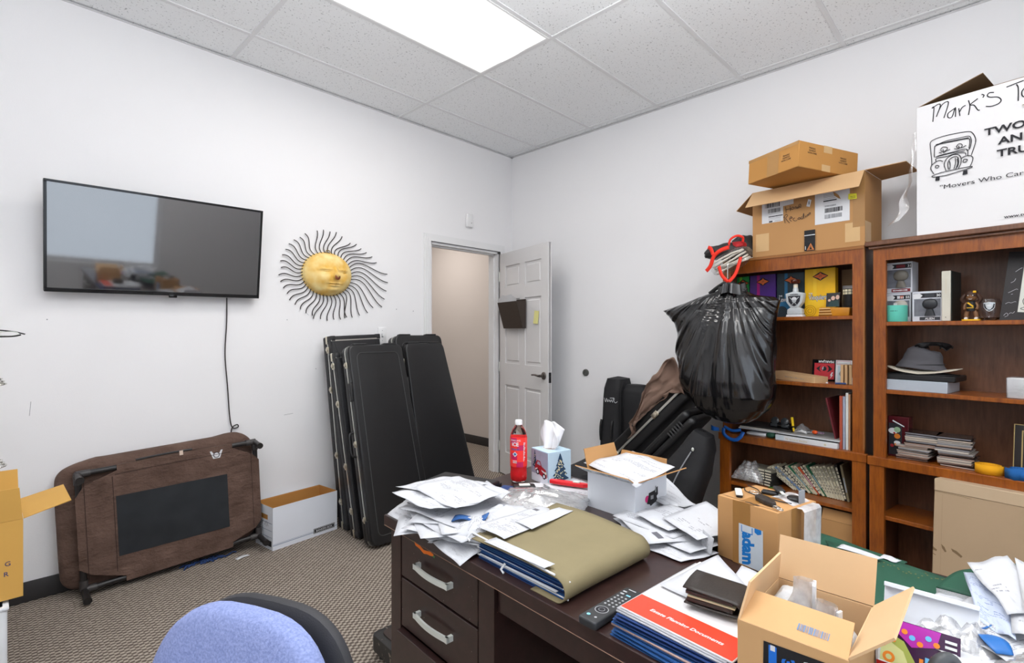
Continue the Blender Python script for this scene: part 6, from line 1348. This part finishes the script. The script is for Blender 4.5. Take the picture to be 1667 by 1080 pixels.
for yy in (2.262, 2.165): b = B(); b.tube(spline([(3.335, yy+.005, .50), (3.325, yy+.003, .56), (3.325, yy, .62), (3.335, yy-.002, .66)]), .011, 8); b.build('zip_handle', BLK, g1)
b = B(); b.tube([(3.345, 2.10, .02), (3.343, 2.102, .45), (3.350, 2.103, .88), (3.40, 2.11, .965)], .004, 6); b.build('piping', BLK, g1)
fmx = frame((3.332, 2.236, .80), (0, -1, 0), (.04, 0, 1))
b = B(fmx); [b.stroke(sp2(s_), .0032, 0) for s_ in ([(.0, .03), (.012, .0), (.02, .028), (.03, .002), (.036, .022)], [(.04, .004), (.048, .018), (.054, .002), (.062, .02), (.07, .004)], [(.05, .032), (.085, .036)], [(.075, .0), (.082, .034), (.09, .03), (.086, .015), (.1, .0), (.118, .012)])]
b.build('script_lettering', PWHITE, g1, recalc=False)
# hard cases leaning diagonally
def slant_case(label, y0, z0_, y1, z1, x0, x1, t, style):
    ax = Vector((0, y1-y0, z1-z0_)); L_ = ax.length
    m = frame((x0, y0, z0_), (1, 0, 0), (0, 0, 1)); axn = ax.normalized()
    xx = Vector((1, 0, 0)); M_ = Matrix((xx, axn, xx.cross(axn))).transposed().to_4x4(); M_.translation = Vector((x0, y0, z0_))
    c = thing('slanted_case', label, 'instrument case', M_)      # local x depth, y along, z thickness
    W_ = x1-x0
    P_ = rpoly([(0, 0), (W_, 0), (W_, L_), (0, L_)], .05)
    for nm, a_, c_ in (('case_body', 0, .48*t), ('case_lid', .52*t, t)): b = B(); b.prism(P_, a_, c_, bev=.018, seg=3); b.build(nm, CASEG, c)
    if style:
        b = B(); b.prism(inset(P_, -.002), .45*t, .55*t); b.build('valance', MATS['valance_metal'], c)
        for yy in (.42, .78):
            b = B(T(-.004, L_*yy, t*.5)); b.box(-.008, -.028, -.018, 0, .028, .018, .003); b.M = T(-.012, L_*yy, t*.5) @ R('Y', -90); b.lathe([(0, 0), (.017, 0), (.015, .006), (0, .009)], 14); b.build('latch', MATS['latch_metal'], c)
        for yy in (.30, .60, .9):
            b = B(); b.box(-.006, L_*yy-.05, .08*t, .004, L_*yy+.05, .34*t, .004); b.build('bumper', CASEG, c)
    else:
        b = B(); b.box(-.003, .03, .2*t, .002, L_-.25, .26*t, .001); b.box(-.003, .03, .74*t, .002, L_-.25, .80*t, .001); b.build('side_rib', CASEG, c)
        for k in range(6): b = B(); b.box(-.003, L_-.20+.022*k, .3*t, .002, L_-.19+.022*k, .7*t, .001); b.build('vent_rib', MATS['abs_rib'], c)
    return c
slant_case('black hard case with silver edge and brass latches, leaning diagonally behind the small white carton', 2.413, .153, 1.553, 1.03, 3.12, 3.44, .15, True)
slant_case('black hard case with ribbed vents leaning diagonally under the latched one', 2.13, .12, 1.44, .86, 3.02, 3.30, .105, False)
g2 = thing('gig_bag', 'slumped black nylon gig bag with a zip against the left side of the bookcases', 'instrument bag')
soft([((3.0, 1.63, .02), (.02, 0, 0), (0, .02, 0)), ((3.0, 1.61, .03), (.12, 0, 0), (0, .13, .0)), ((3.0, 1.53, .25), (.13, 0, 0), (0, .17, 0)), ((3.02, 1.42, .48), (.12, 0, 0), (0, .13, .02)), ((3.05, 1.35, .64), (.09, 0, 0), (0, .08, .03)), ((3.06, 1.33, .72), (.06, 0, 0), (0, .05, .02)), ((3.06, 1.33, .73), (.01, 0, 0), (0, .01, 0))], 'bag_body', CORD, g2)
soft([((2.90, 1.83, .02), (.02, 0, 0), (0, .02, 0)), ((2.90, 1.82, .03), (.07, 0, 0), (0, .07, 0)), ((2.90, 1.74, .28), (.06, 0, 0), (0, .06, 0)), ((2.91, 1.66, .46), (.04, 0, 0), (0, .045, 0)), ((2.91, 1.64, .50), (.01, 0, 0), (0, .01, 0))], 'bag_pocket', CORD, g2)
b = B(); b.tube(spline([(2.875, 1.57, .10), (2.87, 1.49, .30), (2.885, 1.42, .48), (2.945, 1.36, .62)]), .004, 6); b.build('zip', GREY, g2)
b = B(T(2.945, 1.35, .635)); b.grid(10, 6, hd_(.008, .008, .012, 0), uv=False, wrap=True); b.build('zip_pull', SIL, g2)
soft_bag = thing('gig_bag', 'black padded bag lying low behind the small white carton and tissue box', 'instrument bag')
soft([((2.55, 2.02, .02), (.02, 0, 0), (0, .02, 0)), ((2.55, 2.02, .03), (.20, 0, 0), (0, .16, 0)), ((2.60, 2.0, .28), (.20, 0, 0), (0, .15, 0)), ((2.68, 1.95, .46), (.14, 0, 0), (0, .11, 0)), ((2.70, 1.94, .52), (.02, 0, 0), (0, .02, 0))], 'bag_body', CORD, soft_bag)
# brown cloth draped over the silver edged case
BC = mat('brown_cloth', hexc('7d6558'), .9, var=.12, vs=20, bump=.3, bs=200)
cp_ = [[(1.88, .60), (1.865, .70), (1.76, .93), (1.68, 1.06), (1.60, 1.155)], [(1.85, .63), (1.82, .74), (1.73, .92), (1.64, 1.03), (1.55, 1.18)], [(1.83, .68), (1.78, .78), (1.68, .90), (1.57, .97), (1.49, 1.02)], [(1.81, .70), (1.74, .80), (1.64, .88), (1.55, .95), (1.46, .94)]]
def cloth(u, v):
    i = min(int(v*3), 2); t = v*3-i; j = min(int(u*4), 3); s_ = u*4-j
    q = [[cp_[a_][c_] for c_ in (j, j+1)] for a_ in (i, i+1)]
    y = (q[0][0][0]*(1-s_)+q[0][1][0]*s_)*(1-t)+(q[1][0][0]*(1-s_)+q[1][1][0]*s_)*t; z = (q[0][0][1]*(1-s_)+q[0][1][1]*s_)*(1-t)+(q[1][0][1]*(1-s_)+q[1][1][1]*s_)*t
    return (3.085+.02*sin(7*u+5*v)+.075*abs(noise.noise(Vector((u*4, v*3, 2))))-.02*abs(noise.noise(Vector((u*9, v*11, 5)))), y+.02*noise.noise(Vector((u*6, v*6, 9))), z+.015*noise.noise(Vector((u*7, v*5, 4))))
b = B(); b.grid(32, 20, cloth, uv=False); tag(b.build('brown_cloth', BC, thick=.004, soft=True), 'brown cloth draped over the diagonal silver-edged case', 'cloth')

# ================================================================ REST OF THE DESK
# small white carton with an open top
W_, D_, H_ = .188, .168, .112
wcm = frame((1.389, .997, Zt), (-.018, -.187, 0), (.187, -.018, 0))
ct = carton('white_carton', 'small open white carton holding papers, in the middle of the desk', 'box', wcm, W_, D_, H_, mat('carton_white', hexc('dde1e8'), .6, var=.02), KRAFT, {'f': (62, .055, -.012), 'r': (64, .075, -.008), 'l': (18, .075, .005), 'k': (12, .05)})
decal(ct, RF(W_, D_, H_), [INK, mat('sticker_pink', hexc('d8307c'), .5), GREY], lambda b: (b.disc(.062, .055, .011, 1), b.poly([(.06, .04), (.075, .036), (.08, .03), (.10, .036), (.118, .04), (.112, .055), (.12, .06), (.118, .085), (.108, .082), (.10, .075), (.07, .072), (.068, .06)], 0), b.rect(.104, .068, .110, .088, 2), b.rect(.08, .05, .095, .062, 2), b.stroke(sp2([(.085, .022), (.088, .008), (.098, .010), (.10, .022)]), .004, 0)))
GI = mat('print_green_grey', hexc('6f8a84'), .6)
fa = T(0, 0, H_) @ R('X', 62)
decal(ct, fa @ frame((0, -.0006, 0), (1, 0, 0), (0, 0, 1)), [GI, PWHITE], lambda b: (b.disc(.022, .030, .015, 0), b.disc(.022, .030, .010, 1), b.disc(.022, .030, .007, 0), b.marks(.05, .036, .05, .008, 0, 7, 2), b.marks(.055, .022, .045, .008, 0, 6, 8), b.disc(.125, .03, .016, 0), b.disc(.125, .03, .012, 1), b.marks(.148, .018, .03, .007, 0, 5, 4)))
crumple('kraft_packing', 'crumpled brown packing paper inside the small white carton', tuple((wcm @ T(.10, .09, .08)).translation), .15, .15, .035, mat('kraft_packing', hexc('9a7048'), .85), 61, 5, 18, cat='paper')
quad('printed_letter', 'printed letter laid over the top of the small white carton', [(1.405, 1.025, .895), (1.345, .79, .876), (1.50, .745, .912), (1.585, .945, .918)], 'letter', curl=.008, seed=63)
# mail heap right of the white carton
for k, a_ in enumerate([('letter', 1.42, .72, 28), ('sparse', 1.40, .70, 60), ('form', 1.45, .69, 12), ('env', 1.37, .71, 75), ('letter', 1.41, .68, 100), ('sparse', 1.46, .66, 40), ('logo', 1.38, .68, 55), ('letter', 1.43, .72, 80)]):
    flat_sheet('loose_paper', 'printed sheet in the fanned mail heap between white carton and large kraft parcel', a_[1], a_[2], Zt+.003+.003*k, *((.216, .279) if a_[0] != 'env' else (.24, .105)), a_[3], a_[0], group='fanned mail heap behind the olive folder', curl=.006, seed=70+k)
quad('printed_letter', 'printed letter with a bold title at the near edge of the fanned mail heap', [(1.285, .765, .775), (1.24, .575, .775), (1.375, .50, .79), (1.42, .70, .79)], 'letter', curl=.006, seed=80)
quad('printed_letter', 'lowest statement at the near edge of the fanned mail heap, beside the olive folder corner', [(1.215, .69, .765), (1.20, .58, .765), (1.31, .53, .768), (1.33, .69, .768)], 'form', curl=.004, seed=81)
quad('printed_letter', 'curled printed page standing up behind the fanned mail heap', [(1.50, .87, .80), (1.46, .73, .795), (1.55, .70, .80), (1.64, .87, .845)], 'letter', curl=.02, seed=82)
quad('envelope', 'white envelope with grey address under the courier envelope', [(1.335, .79, .797), (1.29, .66, .797), (1.43, .61, .803), (1.48, .75, .803)], 'env', curl=.006, seed=83, cat='envelope')
quad('envelope', 'large white courier envelope with a purple stripe on top of the fanned mail heap', [(1.345, .705, .806), (1.26, .565, .806), (1.40, .49, .816), (1.545, .665, .816)], 'win', curl=.004, seed=84, cat='envelope')
quad('loose_paper', 'small white slip standing against the kraft parcel beside the mail heap', [(1.30, .575, .772), (1.272, .535, .772), (1.277, .53, .815), (1.305, .57, .82)], 'sparse', curl=.002, seed=85)
# parcel with the blue and white label
W_, D_, H_ = .162, .165, .155
pm = frame((1.315, .537, Zt), (-.040, -.157, 0), (.157, -.040, 0))
pa = thing('parcel', 'sealed brown parcel with a sideways blue-lettered label, keys on top', 'box', pm)
b = B(); b.box(0, 0, 0, W_, D_, H_, .003, 2); b.build('carton_body', KRAFT, pa)
LB = mat('label_bright_blue', hexc('1878c8'), .4); LW2 = mat('label_silver', hexc('c9d2da'), .4, var=.05, vs=60)
def pr(b):
    b.rect(.045, 0, .092, H_, 0); b.rect(.088, .005, .1285, .094, 1) if False else b.rect(.062, .003, .1255, .102, 1)
    b.text('adam', .073, .084, .030, 2, rot=-90, bold=.05, shear=-.25, sx=.9)
    b.poly([(.104, .102), (.1215, .102), (.1215, .092), (.112, .088), (.104, .092)], 2); b.rect(.069, .083, .099, .100, 2); b.rect(.071, .085, .097, .100, 1)
decal(pa, FR(W_, D_, H_), [mat('tape_seam', hexc('a1743f'), .3), LW2, LB], pr)
decal(pa, RF(W_, D_, H_), [MATS['tape_seam']], lambda b: b.rect(.055, .05, .095, H_, 0))
decal(pa, TF(W_, D_, H_), [INK, MATS['tape_seam']], lambda b: (b.rect(.06, .0, .10, D_, 1), b.stroke([(.004, .012), (.05, .010), (.09, .013), (.155, .010)], .0016, 0), b.stroke([(.075, .006), (.085, .01), (.1, .005), (.11, .009)], .004, 0)))
pt = lambda x, y, z=0: tuple((pm @ Vector((x, y, H_+z))))
fd = thing('usb_stick', 'black and silver usb stick on the parcel', 'usb stick', pm @ T(.030, .045, H_+.001) @ R('Z', -52))
b = B(); b.box(-.028, -.008, 0, .030, .008, .009, .003); b.build('stick_body', BLK, fd); b = B(); b.box(-.022, -.0085, .004, .030, .0085, .011, .003); b.build('metal_swivel', SIL, fd)
kf = thing('key_pouch', 'dark brown leather key case with a steel ring on the near edge of the parcel', 'key case', pm @ T(.105, .045, H_+.001) @ R('Z', -28))
b = B(); b.prism(rpoly([(-.034, -.010), (-.02, -.017), (.014, -.015), (.034, -.006), (.034, .006), (.012, .014), (-.02, .014), (-.034, .006)], .006), 0, .011, bev=.003); b.build('leather_case', LEA, kf)
b = B(); b.tube([(.044+.011*cos(a/14*2*pi), .007*sin(a/14*2*pi), .003) for a in range(15)], .0013, 6, cap=False); b.tube([(.056+.010*cos(a/14*2*pi), .006*sin(a/14*2*pi), .003) for a in range(15)], .0013, 6, cap=False); b.build('key_ring', CHR, kf)
for q, lab_, rz in (((.072, .115), 'black car key fob at the back of the parcel top', 20), ((.088, .128), 'second black key fob crossed over the first on the parcel', -45)):
    f_ = thing('car_key', lab_, 'key fob', pm @ T(q[0], q[1], H_+(.001 if rz > 0 else .011)) @ R('Z', rz)); b = B(); b.box(-.020, -.011, 0, .020, .011, .009, .004, 3); b.build('fob_shell', BLK, f_); b = B(); b.box(.018, -.004, .003, .042, .004, .006, .001); b.build('key_blade', SIL, f_)
b = B(); b.tube(spline([pt(.0, .13, .003), pt(.04, .11, .006), pt(.07, .085, .004), pt(.11, .075, .003), pt(.145, .085, .003)]), .0014, 6); tag(b.build('cord_loop', BLK), 'black cord lying across the parcel top behind the usb stick', 'cord')
b = B(); b.tube(spline([pt(.01, .10, .003), pt(.03, .075, .005), pt(.06, .07, .003), pt(.09, .055, .003)]), .0013, 6); tag(b.build('cord_loop', BLK), 'second thin black cord on the parcel between usb stick and key case', 'cord')
b = B(); b.tube([(x*1.0, y, z) for x, y, z in [pt(.045+.012*cos(a/12*2*pi), .088+.010*sin(a/12*2*pi), .003) for a in range(13)]], .0013, 6, cap=False); tag(b.build('split_ring', CHR), 'small steel split ring among the cords on the parcel', 'key ring')
zb = thing('zip_bag', 'small clear zip bag hanging over the right edge of the parcel', 'bag', pm)
b = B(); b.grid(8, 20, lambda u, v: (.085+.09*min(v, .62)/.62*1.0+.004+(0 if v < .62 else .003), .155-.01*v-.075*u+.02*(v < .5)*(.5-v), H_+.003+.004*sin(v*9)-(0 if v < .62 else .10*(v-.62)/.38)), uv=False); b.build('bag_film', clear('zip_film', .2, white=.55, bs=30), zb)
b = B(); b.box(.1735, .07, H_-.088, .1765, .148, H_-.082); b.build('zip_strip', PWHITE, zb, flat=True)
b = B(T(.135, .115, H_+.006) @ R('Z', 20)); b.lathe([(0, 0), (.016, 0), (.017, .003), (.014, .006), (0, .006)], 24); b.build('black_disc', BLK, zb)
b = B(); b.box(.150, .105, H_+.001, .153, .130, H_+.032, .001); tag(b.build('small_slide', GREY, None, pm, thick=0), 'tiny grey card standing upright on the zip bag', 'card')
# open shipping carton, front right
W_, D_, H_ = .146, .188, .132
om_ = frame((.806, .298, Zt), (0, -1, 0), (1, .02, 0))
oc = carton('shipping_carton', 'open brown shipping carton with black printed tape at the near edge of the desk', 'box', om_, W_, D_, H_, mat('ship_kraft', hexc('c99f6e'), .75, var=.05), mat('ship_kraft_in', hexc('d6b288'), .8, var=.06), {'f': (-64, .062, .004), 'r': (46, .070, .002), 'k': (16, .074, .0), 'l': (-10, .055, .02)})
TB = mat('tape_blue', hexc('1f6fd0'), .35)
def pr(b):
    b.poly([(.036, 0), (.038, .115), (.128, .118), (.132, .0)], 0); b.rect(.045, .012, .056, .112, 1); b.rect(.060, .0, .066, .06, 1); [b.rect(.0475, .035+.014*k, .054, .043+.014*k, 2) for k in (0, 2, 3, 5)]; b.text('3S95', .064, .10, .016, 1, rot=-90, bold=.05, shear=-.3)
    b.text('3S93', .092, .108, .018, 2, rot=-90, bold=.04, shear=-.3); b.rect(.086, .028, .106, .09, 1); b.text('3S95', .090, .085, .014, 2, rot=-90, bold=.04)
    b.stroke([(.119, .104), (.1195, .075)], .002, 2); b.stroke([(.120, .06), (.1205, .02)], .002, 2)
decal(oc, FR(W_, D_, H_), [GT, TB, PWHITE], pr)
decal(oc, T(0, 0, H_) @ R('X', -64) @ frame((0, -.0006, 0), (1, 0, 0), (0, 0, 1)), [mat('stamp_blue', hexc('6f87a8'), .7)], lambda b: barcode(b, .078, .018, .040, .012, 0, 20, 9))
PLW = mat('bubble_wrap', (.80, .82, .84), .3, var=.08, vs=60, trans=.3, ior=1.1, bump=1, bs=120)
def bagpack(label, x, y, z, h, w_, rz, sd, mt=None, name='padded_packet'):
    m = om_ @ T(x, y, z) @ R('Z', rz)
    t = thing(name, label, 'packet', m)
    b = B(); b.grid(24, 18, lambda u, v: ((w_*(.5+.5*sin(pi*min(1, v*1.1+.12))))*.5*cos(2*pi*u)*(1+.12*noise.noise(Vector((u*6, v*5, sd)))), .018*sin(2*pi*u)*(1-.6*v)+.004*noise.noise(Vector((u*9, v*9, sd))), h*v), uv=False, wrap=True); b.build('packet_film', mt or clear('packet_film', .2, white=.4, bs=40), t); return t
b = B(); b.grid(24, 14, lump(0, 0, 0, .030, .05, .05, 4, .2, .8), uv=False, wrap=True); tag(b.build('bubble_wrap_roll', PLW, None, om_ @ T(.035, .135, .085)), 'white bubble-wrapped item at the back left inside the shipping carton', 'wrapped item')
b = B(); b.grid(24, 14, lump(0, 0, 0, .020, .035, .06, 9, .2, .8), uv=False, wrap=True); tag(b.build('bubble_wrap_roll', PLW, None, om_ @ T(.122, .10, .07)), 'white bubble-wrapped item at the right inside the shipping carton', 'wrapped item')
p1 = bagpack('clear bag with a black coiled cable, left inside the shipping carton', .062, .115, .06, .115, .06, 10, 3)
b = B(); b.tube([(.017*cos(k*.6)+.004, .010*sin(k*.6), .028+.0012*k) for k in range(34)], .003, 6); b.build('coiled_cable', BLK, p1); b = B(); b.box(.012, -.012, .055, .017, .012, .112, .001); b.build('zip_strip', PWHITE, p1)
p2 = bagpack('clear pointed zip bag sticking up on the right inside the shipping carton', .098, .10, .05, .105, .062, -15, 8)
b = B(); b.box(-.015, -.008, .01, .014, .008, .035, .003); b.build('black_part', BLK, p2); b = B(); b.box(.016, -.006, .05, .020, .006, .10, .001); b.build('zip_strip', PWHITE, p2)
# green folders at the far right
GPR = mat('gold_print', hexc('7d6a2c'), .4, .3)
gf1 = quad('green_folder', 'dark green glossy folder with faint gold print behind the open shipping carton', [(1.205, .205, .800), (1.20, .075, .800), (1.44, .045, .803), (1.50, .335, .800)], curl=.006, seed=90, cat='folder', mt=GREEN, thick=.003)
b = B(T(0, 0, 0)); m_ = gf1.matrix_basis.inverted()
def gp2(b):
    r_ = random.Random(2)
    for k in range(26): x, y = 1.40+r_.uniform(-.02, .02), .08+.009*k*.6+r_.uniform(0, .004); b.lz = 0; b.rect(x, y, x+.004, y+.003)
    b.stroke(sp2([(1.28, .16), (1.30, .15), (1.29, .13), (1.31, .11)]), .006); b.stroke(sp2([(1.27, .14), (1.31, .145)]), .005)
b.M = m_ @ T(0, 0, .811); gp2(b); b.build('gold_print', GPR, gf1, recalc=False)
quad('green_folder', 'green folder lying further back, a white sheet slipping out of it', [(1.42, .365, .787), (1.36, .21, .787), (1.52, .17, .789), (1.57, .36, .789)], curl=.005, seed=91, cat='folder', mt=GREEN, thick=.003)
quad('loose_paper', 'white slip lying along the back edge of the green folder', [(1.445, .30, .8105), (1.43, .215, .8105), (1.445, .205, .812), (1.475, .29, .812)], 'blank', curl=.002, seed=92)
quad('loose_paper', 'white sheet edge with a red rim behind the green folders', [(1.465, .215, .806), (1.45, .185, .806), (1.475, .175, .806), (1.49, .21, .806)], 'blank', curl=.003, seed=93)
quad('loose_paper', 'white sheet wedged between the green folder and the green booklet', [(1.30, .105, .815), (1.27, .06, .82), (1.45, .02, .82), (1.46, .075, .812)], 'blank', curl=.004, seed=94)
gbk = thing('green_booklet', 'dark green booklet curled open with white pages at the far right', 'booklet', T(1.305, .045, .812) @ R('Z', -108))
def roll(dz, L_, r0):
    def fn(u, v):
        x = -.06+.13*u; y = L_*v; z = dz+.012*sin(pi*v)+.03*v*v*u+.025*sin(pi*u*.8)*(.3+v*.7)
        return (x, y, z)
    return fn
b = B(); b.grid(16, 16, roll(.012, .16, .02), uv=False); b.build('cover', GREEN, gbk, thick=.002)
for k in range(5): b = B(); b.grid(14, 14, roll(.009-.0028*k, .155, .02), uv=False); b.build('page', PWHITE, gbk, thick=.0012)
b = B(); b.grid(16, 16, roll(-.008, .16, .02), uv=False); b.build('cover', GREEN, gbk, thick=.002)
# board game box
W_, D_, H_ = .115, .10, .11
gm = frame((.985, .150, Zt), (.02, -1, 0), (1, .02, 0))
gx = thing('game_box', 'open white game box with a purple and yellow printed card inside', 'box', gm)
b = B(); b.box(0, 0, 0, W_, .003, .055); b.box(0, 0, 0, W_, D_, .003); b.box(0, 0, 0, .003, D_, .075); b.box(W_-.003, 0, 0, W_, D_, .075); b.build('box_tray', [PWHITE], gx, flat=True)
b = B(T(0, D_, .05) @ R('X', -22)); b.box(-.004, 0, 0, W_+.006, .004, .085, .001, 1); b.box(-.004, -.010, .078, W_+.006, .004, .086, .001, 1); b.build('box_lid', mat('lid_white', hexc('dfe3ea'), .4, var=.02), gx)
decal(gx, FR(W_, D_, H_), [mat('g_red', hexc('d42a26'), .4), mat('g_blue', hexc('2f6ec4'), .4), mat('g_white', hexc('e6e8ee'), .4), mat('g_orange', hexc('f08a2a'), .4)], lambda b: (b.rect(.001, .001, W_-.001, .055, 2), b.poly([(.001, .055), (.03, .055), (.045, .035), (.02, .03), (.001, .04)], 0), b.rect(.001, .0, .05, .024, 1), b.rect(.022, .024, .04, .034, 2), b.rect(.055, .0, .10, .038, 0), b.rect(.06, .0, .08, .02, 1), b.rect(.1, .02, .114, .05, 3)))
cdm_ = T(.002, .014, .040) @ R('X', -34)
b = B(cdm_); b.box(0, 0, 0, .098, .002, .075); cdp = b.build('printed_card', mat('card_purple', hexc('3a1440'), .25, var=.5, vs=25), gx, flat=True)
def pr(b):
    b.poly([(.001, .002), (.05, .002), (.045, .02), (.03, .045), (.001, .055)], 0); b.poly([(.001, .008), (.04, .006), (.03, .03), (.001, .045)], 1)
    b.poly([(.02, .074), (.075, .074), (.07, .05), (.04, .04), (.015, .06)], 2); b.disc(.012, .016, .008, 3); b.disc(.012, .016, .004, 1)
    for k in range(5): b.disc(.030+.010*k, .060-.006*(k % 3), .004, 4 if k % 2 else 3)
    for k in range(4): b.rect(.05+.007*k, .02+.004*k, .055+.007*k, .028+.004*k, 4 if k % 2 else 3)
    for k in range(7): b.rect(.080, .062-.008*k, .094, .066-.008*k, 5)
    b.stroke(sp2([(.006, .03), (.010, .045), (.018, .04), (.02, .052)]), .002, 3)
decal(gx, cdm_ @ frame((0, -.0006, 0), (1, 0, 0), (0, 0, 1)), [mat('g_yellowgreen', hexc('a9b45a'), .3), mat('g_cream', hexc('d9dc9a'), .3), mat('g_magenta', hexc('b02aa8'), .3), MATS['g_orange'], mat('g_cyan', hexc('6ab8e8'), .3), PWHITE], pr, 'card_print')
cp2 = thing('dark_cap_lid', 'dark navy rounded cap behind the lid of the game box', 'cap', T(1.135, .115, .86))
b = B(); b.grid(20, 10, lambda u, v: (.03*cos(2*pi*u)*sin(pi*v/2), .03*sin(2*pi*u)*sin(pi*v/2), .018*cos(pi*v/2)-.02), uv=False, wrap=True); b.build('cap_dome', mat('cap_navy', hexc('15182e'), .4), cp2); b = B(); b.tube([(0, 0, -.10), (0, 0, -.018)], .022, 14); b.build('cap_stem', MATS['cap_navy'], cp2)
b = B(); b.tube(spline([(.93, .085, .775), (.94, .08, .83), (.955, .07, .86), (.975, .055, .855), (.985, .045, .80)]), .009, 10); tag(b.build('grey_cable', mat('grey_rubber2', (.07, .075, .08), .5)), 'thick dark grey bent hose end in front of the game box', 'hose')
# heap of envelopes and wrap at the right edge
for k in range(14):
    st = ['blank', 'env', 'blue', 'sparse', 'win', 'blank', 'logo'][k % 7]; big = k % 3 == 0
    flat_sheet('loose_paper', 'white paper in the tumbled heap at the right end of the desk', 1.19+rnd.uniform(-.10, .12), -.065+rnd.uniform(-.10, .05), Zt+.006+.0055*k, *((.216, .279) if big else (.24, .12)), rnd.uniform(0, 180), st, tx=rnd.uniform(-7, 7), ty=rnd.uniform(-7, 7), group='tumbled heap at the right end of the desk', curl=.014, seed=100+k)
for k, (a_, st, lab_) in enumerate([([(1.12, -.005, .862), (1.10, -.11, .86), (1.33, -.14, .895), (1.345, -.002, .892)], 'win', 'large white mailing envelope uppermost at the right end of the desk'), ([(1.157, .0, .873), (1.187, -.056, .900), (1.366, -.0, .907), (1.326, .056, .888)], 'env', 'long narrow window envelope tipped against the uppermost mailing envelope'), ([(1.155, .035, .852), (1.11, -.01, .856), (1.256, -.0, .876), (1.34, .062, .866)], 'blue', 'torn white envelope with blue print right of the game box'), ([(1.02, .045, .79), (.92, -.02, .78), (1.00, -.08, .80), (1.10, .0, .83)], 'sparse', 'pale grey folded sheet in front of the torn envelope'), ([(1.113, .038, .822), (1.136, -.0, .837), (1.288, .033, .845), (1.245, .078, .832)], 'logo', 'short white envelope with a dark logo next to the green booklet'), ([(1.15, -.02, .886), (1.17, -.09, .898), (1.32, -.10, .915), (1.335, -.01, .912)], 'blank', 'blank stiff envelope resting on the long window envelope')]):
    quad('envelope', lab_, a_, st, curl=.012, seed=120+k, cat='envelope')
for k, (x, y, z, s_) in enumerate(((1.12, .06, .815, .14), (1.00, .0, .80, .13), (1.06, -.06, .82, .15))):
    crumple('plastic_wrap', ('crumpled translucent wrap between game box and torn envelope', 'crumpled translucent wrap at the near right corner', 'crumpled translucent wrap under the mailing envelope')[k], (x, y, z), s_, s_, .035, clear('wrap_%d' % k, .22, white=.2, bs=30), 130+k, 30*k, 20, cat='plastic wrap', amp=.018, fr_=12)
for k, (x, y, z, rz, w_) in enumerate(((1.10, .02, .848, 30, .07), (1.03, -.02, .835, -20, .09), (1.15, .045, .845, 70, .05), (.985, -.03, .812, 10, .08))):
    b = B(); b.grid(10, 5, lambda u, v: (w_*(u-.5), .022*(v-.5)*(1+.5*sin(5*u)), .008*sin(4*u+k)), uv=False); tag(b.build('blue_tape_strip', mat('tape_blue2', hexc('2468b0'), .4), None, T(x, y, z) @ R('Z', rz), thick=.001), ('blue tape strip under the torn envelope', 'longest blue strip in the right-hand heap', 'short blue strip beside the green booklet', 'blue strip at the near edge of the right-hand heap')[k], 'tape')
bl = crumple('black_wrapper', 'black crinkled wrapper at the very bottom of the right-hand heap', (.965, .0, .80), .10, .10, .03, BAGM, 140, 10, 18, cat='wrapper', amp=.015)
